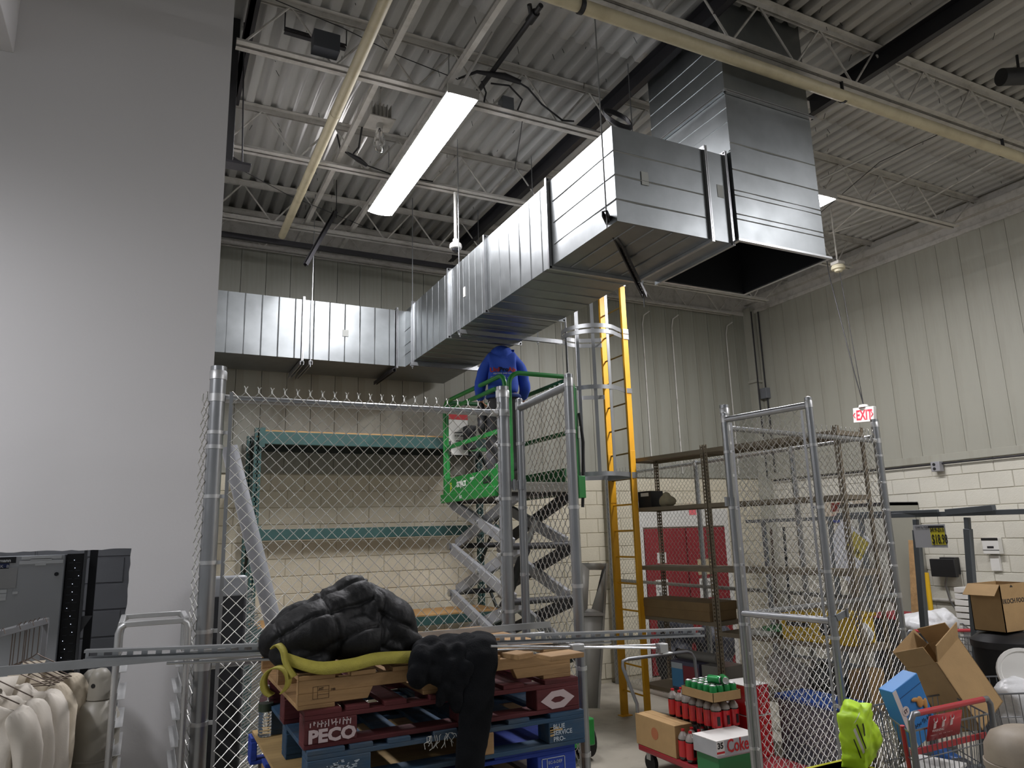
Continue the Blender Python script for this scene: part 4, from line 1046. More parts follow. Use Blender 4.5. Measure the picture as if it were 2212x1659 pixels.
shelf_unit('brown steel shelving unit holding the yellow tote by the front fence', S1L+.012, S2L, (2.955, 2.37, 1.70, 1.06, .52))
def on_shelf(s, dpt, z=0):
    """point on the shelving: s along the front from the ladder end, dpt behind the front edge"""
    n = Vector((-SD.y, SD.x, 0)); return SA+SD*s+n*dpt+Vector((0, 0, z))
def rbox(name, mt, c, sx, sy, sz, rz, parent=None, bevel=.004):
    """box standing at base centre c, rotated about Z"""
    m = Matrix.Translation(c) @ Matrix.Rotation(rz, 4, 'Z')
    return MB().box(-sx/2, sx/2, -sy/2, sy/2, 0, sz, m).build(name, mt, parent, bevel=bevel)
def carton(label, c, sx, sy, sz, rz, mt='card', flaps=True, group=None, gap=True):
    t = thing('cardboard_box', label, 'box', c, group)
    rbox('body', M[mt], c, sx, sy, sz, rz, t)
    m = Matrix.Translation(c) @ Matrix.Rotation(rz, 4, 'Z')
    for s in (-1, 1):
        MB().box(*sorted((s*.002, s*sx/2)), -sy/2, sy/2, sz+.0005, sz+.004, m).build('flap', M[mt], t)
    return t
# ================================================================== pallets in the foreground
def wood(name, hexc, dirt, var=.16):
    return mat(name, hexc, .75, var=var, vscale=(2.5,22,22), dirt=dirt, dscale=(3,9,9), damt=.55, bump=.3, bscale=(6,60,60))
M['wood'] = wood('pallet_wood', '#a58359', '#6d5335'); M['wood_red'] = wood('pallet_red', '#5c2226', '#331516'); M['wood_blue'] = wood('pallet_blue', '#2a4a66', '#5d5b52')
M['wood_bright'] = wood('pallet_bright_blue', '#2440a0', '#1c2c60'); M['wood_raw'] = wood('chipboard', '#b89a68', '#8b6c40'); M['wood_grey'] = wood('pallet_grey', '#6d6256', '#4a4138')
PX0, PY0, PW_, PD_ = .557, 3.0, 1.2, 1.0
def pal_string(label, z, x0, y0, w, d, mt, group):
    """notched stringer pallet, stringers along X"""
    t = thing('pallet', label, 'pallet', (x0+w/2, y0+d/2, z), group)
    zb, zs, zt = z, z+.016, z+.016+.089
    for yy in (y0, y0+d/2-.019, y0+d-.038):
        pts = [(0,zs),(.17,zs)]
        def notch(a, b): return [(a, zs), (a+.012, zs+.034), (a+.03, zs+.042), (b-.03, zs+.042), (b-.012, zs+.034), (b, zs)]
        pl = [(0, zs)]+notch(.27, .50)+notch(.70, .93)+[(w, zs), (w, zt), (0, zt)]
        # as separate convex strips to stay clean
        b = MB(); b.box(x0, x0+w, yy, yy+.038, zs+.042, zt)
        for a, c in ((0, .27), (.50, .70), (.93, w)):
            b.prism([(x0+a, yy, zs), (x0+c, yy, zs), (x0+c-(0 if c == w else -.02), yy, zs+.042), (x0+a-(0.02 if a else 0), yy, zs+.042)], (0,yy,0), (0,yy+.038,0))
        b.build('stringer', M[mt], t, bevel=.002)
    for i, (a, bw) in enumerate(((0.0, .14), (.2, .1), (.37, .1), (.56, .1), (.75, .1), (.91, .1), (1.07, .13))):
        MB().box(x0+a, x0+a+bw, y0-.004*(i % 3), y0+d+.004, zt, zt+.017).build('deck_board', M[mt], t, bevel=.002)
    for a, bw in ((0, .14), (.5, .1), (.66, .1), (1.06, .14)):
        MB().box(x0+a, x0+a+bw, y0, y0+d, zb, zs).build('bottom_board', M[mt], t, bevel=.002)
    return t
def pal_block(label, z, x0, y0, w, d, mt, group, blocks=((0, .2), (.62, .06), (.985, .215)), blockmt=None, h=.135, deck=None):
    """block pallet: bottom boards along X, blocks, lead boards along X, deck boards along Y"""
    t = thing('pallet', label, 'pallet', (x0+w/2, y0+d/2, z), group)
    zb0, zb1, zl0, zl1 = z, z+.017, z+h-.034, z+h-.017
    for r, yy in enumerate((y0, y0+d/2-.05, y0+d-.1)):
        MB().box(x0, x0+w, yy, yy+.1, zb0, zb1).build('bottom_board', M[mt], t, bevel=.002)
        MB().box(x0, x0+w, yy, yy+.1, zl0, zl1).build('lead_board', M[mt], t, bevel=.002)
        for k, (a, bw) in enumerate(blocks):
            MB().box(x0+a, x0+a+bw, yy-.002, yy+.102, zb1, zl0).build('block', (blockmt or {}).get((r, k), M[mt]), t, bevel=.004)
    dk = [(0, .14), (.16, .09), (.31, .09), (.5, .1), (.66, .09), (.83, .1), (1.03, .17)] if deck is None else deck
    for i, (a, bw) in enumerate(dk):
        MB().box(x0+a, x0+a+bw, y0+.003*(i % 2), y0+d, zl1, zl1+.017).build('deck_board', M[mt], t, bevel=.002)
    return t
GP = 'stacked pallets behind the struts'
z = 1.47
pw_ = pal_string('raw wood pallet on top of the stack under the black jacket', z, PX0, PY0, PW_, PD_, 'wood', GP)
pr_ = pal_block('red painted pallet, second from the top of the stack', 1.335, PX0+.02, PY0-.03, 1.2, PD_, 'wood_red', GP)
pb_ = pal_block('worn blue pallet directly under the red pallet', 1.20, PX0+.03, PY0-.05, 1.2, PD_, 'wood_blue', GP, blocks=((0, .24), (.68, .08), (1.02, .18)), blockmt={(0, 1): M['wood'], (1, 2): M['wood']})
p4 = pal_block('bright blue edged chipboard pallet carrying the water bottle', 1.065, PX0-.045, PY0-.02, 1.24, PD_+.03, 'wood_bright', GP, blocks=((0, .03), (.6, .1), (1.05, .19)), blockmt={(0, 1): M['wood'], (1, 0): M['wood']}, deck=[(.85, .39)])
MB().box(PX0-.03, PX0+.82, PY0+.01, PY0+PD_, 1.183, 1.199).build('chipboard_top', M['wood_raw'], p4)
zz = 1.065; cols = ['wood_grey', 'wood', 'wood_blue', 'wood_grey', 'wood', 'wood_red', 'wood_grey']
names = ['eighth', 'seventh', 'sixth', 'fifth']
for k in range(7):
    zz = 1.065-(k+1)*.1522+.0172
    lab = 'weathered pallet low in the stack, number %s from the top' % ('five', 'six', 'seven', 'eight', 'nine', 'ten', 'eleven')[k]
    pal_block(lab, max(0, 1.065-(k+1)*.15214), PX0+random.uniform(-.02, .02), PY0+random.uniform(-.01, .02), 1.2, PD_, cols[k], GP, h=.1519)
# marks on the pallets
wht = mat('white_stencil', '#c9b7b9', .8); whb = mat('white_stencil_blue', '#b9c4cf', .8); blk = mat('black_stamp', '#3b2c1d', .8)
def scribble(parent, o, xd, wd, hd, mt, n=18, seed=1, t=.0035):
    """an illegible worn line of print as short strokes"""
    rr = random.Random(seed); b = MB(); o = Vector(o); xd = Vector(xd).normalized(); nn = xd.cross(Vector((0,0,1)))
    for i in range(n):
        u = (i+.5)/n*wd; hh = hd*rr.uniform(.5, 1); w_ = wd/n*rr.uniform(.35, .8)
        p = o+xd*u+Vector((0,0,rr.uniform(0, hd-hh))); 
        b.beam(p, p+Vector((0,0,hh))+xd*rr.uniform(-.3, .3)*w_, t, .0008, up=nn)
        if rr.random() < .6: b.beam(p+Vector((0,0,hh*rr.random())), p+xd*w_+Vector((0,0,hh*.5)), t, .0008, up=nn)
    return b.build('print', mt, parent)
yr = PY0-.03-.0034
text('PECO', .062, (PX0+.035, yr, 1.358), (1,0,0), (0,0,1), wht, 'stencil', pr_, sx=1.15, bold=.003)
scribble(pr_, (PX0+.035, yr, 1.408), (1,0,0), .165, .026, wht, 12, 3, .004)
# worn diamond mark on the right red block
c = Vector((PX0+.02+1.09, yr, 1.384+.003)); ring = [(-.085,0),(-.03,.036),(.03,.04),(.085,.004),(.03,-.034),(-.03,-.036)]
inn = [(-.035,0),(-.015,.012),(.015,.013),(.038,.002),(.012,-.01),(-.015,-.011)]
b = MB(); vs = [c+Vector((x, 0, z)) for x, z in ring]+[c+Vector((x, 0, z)) for x, z in inn]
b.add(vs, [(i, (i+1) % 6, 6+(i+1) % 6, 6+i) for i in range(6)]); b.build('diamond_mark', wht, pr_)
yb = PY0-.05-.0034
for i, s_ in enumerate(('BLUE', 'SERVICE', 'PRO-')):
    text(s_, .026, (PX0+.03+1.04, yb, 1.275-i*.025), (1,0,0), (0,0,1), whb, 'stencil', pb_, bold=.0005)
# worn white patch on the left blue block
rr = random.Random(5); b = MB()
for i in range(150):
    a, r = rr.uniform(0, 6.28), rr.gauss(0, .5); p = Vector((PX0+.03+.12+.075*r*math.cos(a), yb, 1.252+.04*r*math.sin(a)))
    b.beam(p, p+Vector((rr.uniform(.004, .02), 0, rr.uniform(-.004, .006))), .0035, .0006, up=(0,1,0))
b.build('worn_paint', whb, pb_)
for k in range(5):
    zq = 1.217+rr.uniform(.01, .08); b = MB(); b.beam((PX0+.03+1.025, yb, zq), (PX0+.03+1.025+rr.uniform(.02, .07), yb, zq+.002), .008, .001, up=(0,1,0)); b.build('worn_paint', M['wood_raw'], pb_)
y4 = PY0-.02-.0034; x4 = PX0-.045+1.07
b = MB()
for (a0, a1, c0, c1) in ((0, .115, 0, .003), (0, .115, .062, .065), (0, .003, 0, .065), (.112, .115, 0, .065), (.025, .028, 0, .065)): b.box(x4+a0, x4+a1, y4-.0005, y4, 1.09+c0, 1.09+c1)
b.build('stamp_frame', whb, p4)
text('EC-0-DEF', .017, (x4+.032, y4, 1.130), (1,0,0), (0,0,1), whb, 'stencil', p4); text('UT', .026, (x4+.05, y4, 1.098), (1,0,0), (0,0,1), whb, 'stencil', p4)
b = MB(); xs_, ys_ = PX0+.055, PY0-.0006
for (a0, a1, c0, c1) in ((0, .062, 0, .001), (0, .062, .044, .045), (0, .001, 0, .045), (.061, .062, 0, .045), (.018, .019, 0, .045), (.019, .061, .03, .031), (.019, .061, .014, .015)): b.box(xs_+a0, xs_+a1, ys_-.0006, ys_, 1.505+c0, 1.505+c1)
b.build('grade_stamp', blk, pw_)
text('HT', .014, (xs_+.023, ys_-.001, 1.536), (1,0,0), (0,0,1), blk, 'stamp_text', pw_); text('MB', .012, (xs_+.07, ys_-.001, 1.53), (1,0,0), (0,0,1), blk, 'stamp_text', pw_)
# frayed white string on the blue pallet
b = MB(); base = Vector((PX0+.55, PY0-.054, 1.325))
for i in range(14):
    p = base+Vector((rr.uniform(-.06, .06), rr.uniform(-.008, 0), 0)); pts = [p]
    for k in range(4): pts.append(pts[-1]+Vector((rr.uniform(-.02, .015), rr.uniform(-.006, 0), rr.uniform(-.022, .004))))
    b.tube(pts, .0012, 4)
tag(b.build('frayed_string', mat('string', '#c4c4bd', .9)), 'frayed white string caught on the front of the blue pallet', 'string')
# wood offcuts on the top pallet
ztop = 1.47+.016+.089+.017
def offcut(lab, px, py, L_, W2, h, rz):
    p = at(px, py, Z=ztop); p.z = ztop; tag(rbox('wood_offcut', M['wood'], p, L_, W2, h, rz, bevel=.003), lab, 'wood', 'wood offcuts on the top pallet')
offcut('short wood offcut block on the right of the top pallet', 1210, 1421, .17, .11, .02, .1)
offcut('small wood offcut in the middle of the top pallet beside the trousers', 1118, 1421, .09, .10, .022, .3)
# ---------------------------------------------------------------- loose struts and rods laid across the pallets
def laid(label, a, b, kind='strut', up=(0,0,1), r=.005, mt='zinc', group='struts and rods across the pallets'):
    m_ = MB()
    if kind == 'strut': strut(m_, a, b, up=up)
    elif kind == 'plain': strut(m_, a, b, up=up, slots=False, w_=.032, h_=.021)
    else: m_.tube([a, b], r, 8)
    return tag(m_.build('slotted_strut' if kind == 'strut' else ('plain_strut' if kind == 'plain' else 'threaded_rod'), M[mt]), label, 'strut' if kind != 'rod' else 'rod', group)
laid('slotted strut channel with oval holes lying across the pallets', at(185, 1414, Y=3.34), at(1512, 1364, Y=3.02), 'strut', up=(.0, -1, 0))
laid('plain strut channel sticking far out to the left past the white coats', at(-60, 1456, Y=3.36), at(1190, 1349, Y=3.75), 'plain', up=(0, 1, 0))
for k, (p_, q_, y0_, y1_, lab) in enumerate((((360, 1433), (1420, 1393), 3.25, 2.95, 'threaded rod with the longest reach to the left'), ((410, 1422), (1320, 1388), 3.4, 3.05, 'threaded rod behind the slotted strut'),
        ((430, 1428), (1175, 1366), 3.42, 3.5, 'threaded rod lying between the two struts'), ((540, 1425), (1260, 1398), 3.25, 2.98, 'shorter threaded rod in front'))):
    laid(lab, at(*p_, Y=y0_), at(*q_, Y=y1_), 'rod', r=.0052)
a = at(1245, 1398, Y=2.86); b_ = at(1425, 1400, Y=2.86)
t = thing('beam_clamp_rod', 'rod with a beam clamp sticking out to the right over the gate post', 'rod', a)
MB().tube([at(1060, 1396, Y=2.86), b_], .005, 8).build('threaded_rod', M['zinc'], t)
MB().box(b_.x-.01, b_.x+.035, b_.y-.02, b_.y+.02, b_.z-.02, b_.z+.02).box(b_.x+.0, b_.x+.06, b_.y-.02, b_.y+.02, b_.z-.028, b_.z-.02).build('clamp', M['alum'], t, bevel=.003)
MB().box(a.x-.03, a.x+.03, a.y-.02, a.y+.02, a.z-.012, a.z+.014).build('clamp', M['alum'], t, bevel=.003)
# ---------------------------------------------------------------- black puffer jacket
jb = mat('jacket_black', '#0a0b0d', .6, var=.15, vscale=(9,9,9), bump=.2, bscale=70, spec=.35)
jc = at(735, 1455, Y=3.22); jc.z = ztop
def J(u, w, v=0): return jc+Vector((u, v, w))
mb = MB(); rj = random.Random(3)
for (u, w_, v, a, b, c) in ((-.20,.10,.0,.125,.15,.10), (-.10,.13,-.02,.15,.17,.125), (-.02,.19,.02,.13,.15,.11), (.06,.22,.03,.12,.13,.125), (.05,.10,-.03,.17,.17,.10), (.14,.19,.0,.115,.13,.10), (.21,.13,-.04,.10,.13,.115), (.255,.07,-.07,.075,.10,.08), (-.14,.19,.03,.12,.12,.06), (.17,.04,-.09,.09,.09,.05), (-.16,.04,-.04,.14,.14,.055)):
    mb.ell(J(u, w_+.01, v), (a, b, c), (rj.uniform(-.1, .1), rj.uniform(-.15, .15), rj.uniform(-.2, .2)), 18, 12)
o = remesh(mb, 'puffer_jacket', jb, None, .0065, 40)
me = o.data; nn = [v.normal.copy() for v in me.vertices]; jq = []
for v, n_ in zip(me.vertices, nn):
    q = v.co-jc; wob = .02*noise.noise(v.co*6)
    if q.x > .12: a1, a2 = (q.x*.45+q.z*.95)+wob, (q.x*.85-q.z*.4+q.y*.5)+wob
    else: a1, a2 = (q.z*.85-q.x*.30+q.y*.65)+wob, (q.x*.95+q.z*.2)+wob
    def groove(a_, sp, w_):
        d = abs((a_/sp) % 1.0-.5)*sp; d = sp/2-d; return math.exp(-(d/w_)**2)
    g1, g2 = groove(a1+.012, .13, .011), groove(a2+.03, .20, .009)
    puff = math.sqrt(max(0, abs(math.sin(math.pi*(a1+.012)/.13))))
    wr = noise.noise(Vector((a1*16, a2*60, q.y*30)))*.5+noise.noise(Vector((a1*40, a2*110, q.y*40)))*.35
    jq.append(n_*(.009*puff-.008*g1-.009*g2-.003+.004*wr+.008*noise.noise(v.co*5.5)))
for v, d in zip(me.vertices, jq): v.co += d
for v in o.data.vertices:
    if v.co.z < ztop+.0045: v.co.z = ztop+.0045
tag(o, 'black quilted puffer jacket heaped on the top pallet', 'jacket')
# ---------------------------------------------------------------- black sweatshirt and trousers draped over the front
db_ = mat('cotton_black', '#0e1014', .9, var=.12, vscale=(7,7,7), bump=.25, bscale=140, spec=.2)
sc = at(950, 1440, Y=2.98); mb = MB()
yf = PY0-.055
def S(px, py, y): return at(px, py, Y=y)
for (px, py, y, r) in ((925, 1400, 3.02, (.07,.07,.045)), (965, 1395, 3.05, (.09,.09,.04)), (910, 1430, 2.96, (.055,.05,.075)), (905, 1462, 2.93, (.045,.032,.06)), (950, 1425, 2.95, (.06,.05,.07)), (985, 1425, 2.95, (.055,.05,.08)),
                        (975, 1455, 2.92, (.055,.035,.08)), (940, 1462, 2.915, (.035,.03,.04)), (1000, 1470, 2.91, (.05,.03,.08)), (1000, 1395, 3.0, (.08,.08,.045)), (985, 1505, 2.90, (.035,.025,.07)), (955, 1500, 2.905, (.03,.022,.05))):
    mb.ell(S(px, py, y), r, (rj.uniform(-.2,.2), rj.uniform(-.3,.3), rj.uniform(-.3,.3)), 14, 10)
o = remesh(mb, 'black_sweatshirt', db_, None, .008, 6, .013, 13)
tag(o, 'black cotton sweatshirt bunched over the edge of the top pallet', 'clothing')
mb = MB()
leg = [(1035, 1385, 3.06, .085, .04), (1038, 1398, 2.96, .09, .045), (1036, 1430, 2.915, .088, .034), (1032, 1480, 2.90, .085, .030), (1028, 1530, 2.895, .083, .028), (1022, 1580, 2.89, .078, .027), (1017, 1630, 2.885, .072, .026), (1012, 1690, 2.885, .068, .026), (1010, 1740, 2.885, .066, .024)]
for i in range(len(leg)-1):
    for k in range(6):
        f = k/6; q = [leg[i][j]*(1-f)+leg[i+1][j]*f for j in range(5)]
        mb.ell(S(q[0], q[1], q[2]), (q[3], q[4], .045), None, 14, 8)
o = remesh(mb, 'black_trousers', db_, None, .009, 14, .009, 9)
tag(o, 'long black trouser leg hanging down the front of the pallet stack', 'clothing')
# ---------------------------------------------------------------- yellow lifting straps
sy_ = mat('strap_yellow', '#a39a40', .75, var=.12, vscale=(20,20,20), bump=.3, bscale=160)
def ribbon(name, label, pts, wv, t_=.005):
    b = MB(); pts = [Vector(p) for p in pts]; out = []
    for i in range(len(pts)-1):
        for k in range(5):
            f = k/5; p0 = pts[max(i-1,0)]; p1 = pts[i]; p2 = pts[i+1]; p3 = pts[min(i+2, len(pts)-1)]
            out.append(.5*((2*p1)+(p2-p0)*f+(2*p0-5*p1+4*p2-p3)*f*f+(3*p1-p0-3*p2+p3)*f**3))
    out.append(pts[-1]); wv = Vector(wv)
    b.grid([[p-wv/2 for p in out], [p+wv/2 for p in out]])
    return tag(b.build(name, sy_, solid=t_), label, 'strap', 'yellow straps under the jacket')
lp = at(600, 1440, Y=3.02)
pts = []
for i in range(15):
    a = -1.0+i/14*5.4; pts.append(Vector((lp.x-.01+.045*math.cos(a), PY0-.02, lp.z-.045+.05*math.sin(a))))
ribbon('strap_loop', 'yellow strap curled into a loop at the left edge of the pallet', pts, (0.03, .055, 0.0))
zt_ = ztop+.006
ribbon('flat_strap', 'yellow strap lying flat along the front of the top pallet', [at(610, 1420, Y=3.05), Vector((PX0+.07, PY0+.0, zt_+.02)), Vector((PX0+.2, PY0-.0, zt_+.018)), Vector((PX0+.30, PY0+.005, zt_+.03)), Vector((PX0+.42, PY0+.0, zt_+.026)), Vector((PX0+.52, PY0-.0, zt_+.018))], (0, .03, .042))
ribbon('strap_tail', 'yellow strap standing up left of the black jacket', [at(590, 1400, Y=3.08), at(600, 1392, Y=3.06), at(612, 1405, Y=3.04), at(618, 1430, Y=3.02), at(635, 1462, Y=2.99)], (.03, .05, 0))
# ---------------------------------------------------------------- water bottle
M['pet'] = mat('clear_plastic', '#f4f7f8', .08, trans=.95, ior=1.3, bump=.0)
M['label_dark'] = mat('bottle_label', '#2e3a2a', .5)
q = at(572, 1590, Z=1.2); q.z = 1.2005
t = thing('water_bottle', 'small clear water bottle standing on the chipboard pallet', 'bottle', q)
pf = [(.0,0.0),(.028,0.0),(.033,.006)]
for k in range(7): pf += [(.033, .012+k*.014), (.030, .018+k*.014)]
pf += [(.033,.112),(.034,.150),(.031,.165),(.022,.19),(.014,.205),(.0135,.216),(0,.216)]
MB().lathe(pf, 20, q).build('body', M['pet'], t)
MB().lathe([(.0345,.112),(.0345,.146)], 20, q).build('label', M['label_dark'], t)
MB().lathe([(.0155,.207),(.0155,.224),(.013,.226),(0,.226)], 16, q).build('cap', M['white_plastic'], t)
# ================================================================== left side: machine opening, coats, cylinders, tray rack
# inner walls of the machine closet
struct(MB().box(XL, WX-TH, 6.75, 6.85, 0, 2.9).build('wall_closet', mat('closet_block', '#8a8b8e', .85, var=.08)))
cw = bpy.data.objects['wall_closet']
blkm = block_mesh(BL-.008, BH-.008, .012, mat('closet_block', '#8a8b8e', .85), 'block')
for r in range(9):
    for k in range(3):
        xx = -.95+k*BL+(BL/2 if r % 2 else 0)
        if xx+BL/2 < WX-TH: o = link('block', blkm, cw); o.location = (xx, 6.75, .9+r*BH); o.matrix_parent_inverse = Matrix.Identity(4)
led('strip_lamp', 'added dim fill lamp inside the machine closet behind the white wall', -.75, 5.35, 6.3, 2.6, .12, 'led_closet_fill')  # lamp added out of sight to brighten the wall opening
struct(MB().box(XL, WX-TH, WY+TH, 6.85, 2.9, 3.0).build('trim_unseen_cover', mat('closet_block', '#8a8b8e', .85)))  # unseen cover over the closet, added to keep its inside dark
# control cabinet
pc = at(141, 1198, Y=5.55); pl = at(120, 1400, Y=5.55)
t = thing('control_cabinet', 'grey control cabinet door with lettering inside the wall opening', 'cabinet', (pc.x-.6, 5.6, 0))
gcab = mat('cabinet_grey', '#a3a6a9', .5, var=.03)
dr_ = MB().box(pc.x-1.1, pc.x, 5.55, 5.75, 0, pc.z).build('door', gcab, t, bevel=.004)
yl = 5.5465; bkp = mat('label_black', '#16181d', .6); npr = mat('label_navy', '#1f2a55', .6); wl = mat('label_white', '#c8cbcc', .7)
def lab_box(px0, py0, px1, py1, mt, nm='label'):
    a, c = at(px0, py0, Y=yl), at(px1, py1, Y=yl); return MB().box(a.x, c.x, yl-.001, yl+.002, c.z, a.z).build(nm, mt, dr_)
lab_box(-40, 1205, 34, 1216, bkp, 'name_plate'); lab_box(-40, 1219, 19, 1228, npr, 'name_plate')
a = at(-2, 1212, Y=yl-.002); text('mann', .028, (a.x, yl-.002, at(0, 1214.5, Y=yl).z), (1,0,0), (0,0,1), wl, 'lettering', dr_, bold=.001)
a = at(0, 1227, Y=yl-.002); text('K  B', .026, (a.x, yl-.002, a.z), (1,0,0), (0,0,1), wl, 'lettering', dr_)
for (x0, y0_, x1, y1_) in ((47, 1202, 133, 1206), (66, 1207, 112, 1210), (42, 1212, 136, 1216), (76, 1218, 99, 1221), (27, 1278, 38, 1283), (-20, 1275, 14, 1281), (-20, 1284, 13, 1289), (-20, 1291, 12, 1297)): lab_box(x0, y0_, x1, y1_, wl)
lab_box(-30, 1228, 34, 1270, mat('label_grey', '#9d9e9e', .7))
a = at(122, 1240, Y=yl); MB().tube([(a.x, yl-.006, a.z), (a.x, yl+.004, a.z)], .012, 14).build('lock', bkp, dr_)
# black terminal rack
p0_, p1_ = at(142, 1197, Y=5.6), at(180, 1197, Y=5.6)
t = thing('terminal_rack', 'black terminal rack with indicator lights inside the wall opening', 'rack', (p0_.x+.06, 5.7, 0))
MB().box(p0_.x+.008, p1_.x, 5.62, 5.8, 0, p0_.z).build('body', mat('rack_black', '#101216', .6, var=.2), t)
rr = random.Random(11); ledm = mat('led_dot', '#ffffff', .5, emit='#dfe8ff', estr=2.0)
for i in range(14):
    x_, z_ = rr.uniform(p0_.x+.02, p1_.x-.012), p0_.z-.04-i*.05
    MB().box(x_-.0016, x_+.0016, 5.6165, 5.62, z_-.0016, z_+.0016).build('indicator', ledm, t)
    MB().box(p0_.x+.02, p0_.x+.045, 5.617, 5.62, z_-.02, z_-.014).box(p0_.x+.06, p0_.x+.085, 5.617, 5.62, z_-.02, z_-.014).build('terminal', mat('terminal_grey', '#30343a', .6), t)
fr = thing('steel_frame', 'dark steel angle frame beside the terminal rack', 'frame', (p1_.x+.04, 5.7, 0))
MB().box(p1_.x+.005, p1_.x+.02, 5.6, 5.66, 0, 2.3).build('upright', mat('frame_grey', '#4a4c50', .5), fr)
MB().box(p1_.x+.03, p1_.x+.075, 5.75, 5.8, 0, 2.3).build('upright', mat('frame_dark', '#212327', .6), fr)
MB().box(p0_.x-.6, p1_.x+.1, 5.6, 5.66, 2.11, 2.15).build('header', mat('frame_dark', '#212327', .6), fr)
g = at(188, 1340, Y=5.65); MB().prism([(g.x-.03, 5.62, g.z+.03), (g.x+.03, 5.62, g.z+.03), (g.x-.03, 5.62, g.z-.07)], (0,0,0), (0,.01,0)).build('gusset', mat('frame_grey', '#4a4c50', .5), fr)
# ---- lab coats on a rolling rail
ra, rb = at(-60, 1385, Z=1.73), at(100, 1341, Z=1.73); rd = (rb-ra).normalized()
t = thing('garment_rail', 'grey garment rail holding white coats', 'rack', (rb.x, rb.y, 0))
railm = mat('rail_grey', '#77787a', .45, metal=.4)
ra = rb-rd*1.25
MB().beam(ra, rb, .03, .03).build('top_bar', railm, t, bevel=.003)
for p in (ra, rb): MB().beam(p, (p.x, p.y, .09), .028, .028, up=(1,0,0)).build('upright', railm, t, bevel=.003)
sdn = Vector((rd.y, -rd.x, 0))
for p in (ra, rb):
    MB().beam(Vector((p.x, p.y, .09))-sdn*.22, Vector((p.x, p.y, .09))+sdn*.22, .03, .03).build('foot', railm, t, bevel=.003)
    for s in (-1, 1): q = Vector((p.x, p.y, 0))+sdn*.2*s; MB().tube([(q.x-.012, q.y, .038), (q.x+.012, q.y, .038)], .037, 14).build('caster', M['black_rubber'], t)
coat_m = [mat('coat_white', '#cfc8bd', .9, var=.04, vscale=(6,6,6), bump=.1, bscale=120), mat('coat_cream', '#bdb29f', .9, var=.05, vscale=(6,6,6), bump=.1, bscale=120)]
def folded(o, amp, sd):
    baked(o); me = o.data; nn = [v.normal.copy() for v in me.vertices]; k = Vector((sd*3.1, sd*1.7, 0))
    for v, n_ in zip(me.vertices, nn):
        q = Vector((v.co.x*13, v.co.y*13, v.co.z*2.2))+k; v.co += n_*amp*(.9-2.2*abs(noise.noise(q))+.6*noise.noise(Vector((v.co.x*24, v.co.y*24, v.co.z*10))+k))
    return o
def coat(label, s, mt, seed, tw=0, drop=0):
    rr = random.Random(seed); c = rb-rd*s; c.z = 1.73
    t = thing('lab_coat', label, 'coat', (c.x, c.y, .6), 'white coats on the garment rail')
    sd_ = (Matrix.Rotation(tw, 3, 'Z') @ sdn).normalized(); fd_ = Vector((-sd_.y, sd_.x, 0))
    top = 1.52-drop
    rows = []; n = 30; ph = rr.uniform(0, 6)
    zs_ = [(0, .045, .03), (.012, .08, .04), (.06, .185, .045), (.09, .20, .05), (.2, .185, .06), (.4, .18, .075), (.65, .20, .085), (.9, .215, .09), (1.0, .22, .09)]
    for (dz, hw, hd) in zs_:
        r_ = []
        for k in range(n):
            a = 2*math.pi*k/n; f = 1+.10*math.sin(5*a+ph+dz*3)*min(1, dz*2)+.06*math.sin(9*a+ph*2)*min(1, dz*2)
            r_.append(c+Vector((0,0,top-1.73-dz))+sd_*hw*math.cos(a)*f+fd_*hd*math.sin(a)*f)
        rows.append(r_+[r_[0]])
    bd_ = folded(MB().grid(rows).build('body', mt, t, sub=2), .024, seed)
    for s2 in (-1, 1):
        p0 = c+sd_*s2*.185+Vector((0,0,top-1.73-.07)); rr_ = rr.uniform(-.05, .05)
        pts = [p0-sd_*s2*.03+Vector((0,0,.02)), p0+sd_*s2*.02+Vector((0,0,-.08)), p0+sd_*s2*.04+fd_*rr_+Vector((0,0,-.3)), p0+sd_*s2*.03+fd_*rr_*2+Vector((0,0,-.55)), p0+sd_*s2*.025+fd_*rr_*2+Vector((0,0,-.62))]
        MB().tube(pts, [.045, .056, .05, .042, .046], 18).build('sleeve', mt, t, sub=2); folded(t.children[-1], .016, seed+s2)
    q = c-fd_*.04
    MB().add([q+Vector((0,0,top-1.73+.03))-sd_*.05, q+Vector((0,0,top-1.73+.03))+sd_*.05, q+Vector((0,0,top-1.73-.1))+sd_*.02-fd_*.015, q+Vector((0,0,top-1.73-.1))-sd_*.02-fd_*.015], [(0,1,2,3)]).build('collar', mt, bd_, solid=.006)
    for k in range(4):
        bq = c-fd_*.088+Vector((0,0,top-1.73-.3-k*.13)); MB().tube([bq, bq-fd_*.004], .009, 10).build('button', mat('button', '#8c8578', .5), bd_)
    h = MB().tube([c+sd_*.17+Vector((0,0,top-1.73-.035)), c+sd_*.02+Vector((0,0,top-1.73+.045)), c+Vector((0,0,top-1.73+.06)), c-sd_*.02+Vector((0,0,top-1.73+.045)), c-sd_*.17+Vector((0,0,top-1.73-.035))], .0028, 6)
    h.tube([c+Vector((0,0,top-1.73+.06)), c+Vector((0,0,.0)), c+sd_*.02+Vector((0,0,.025)), c+sd_*.03+Vector((0,0,.0))], .0024, 6); h.build('hanger', mat('hanger_wire', '#5b5048', .4, metal=.5), t)
coat('white lab coat hanging farthest back on the rail', .08, coat_m[1], 1, .1)
coat('white lab coat hanging second from the far end of the rail', .24, coat_m[1], 2, -.1, .01)
coat('white lab coat with a turned sleeve in the middle of the rail', .40, coat_m[0], 3, .15, .02)
coat('white lab coat hanging second from the near end of the rail', .56, coat_m[0], 4, -.05, .03)
coat('white lab coat nearest the camera with a row of buttons', .72, coat_m[0], 5, .05, .03)
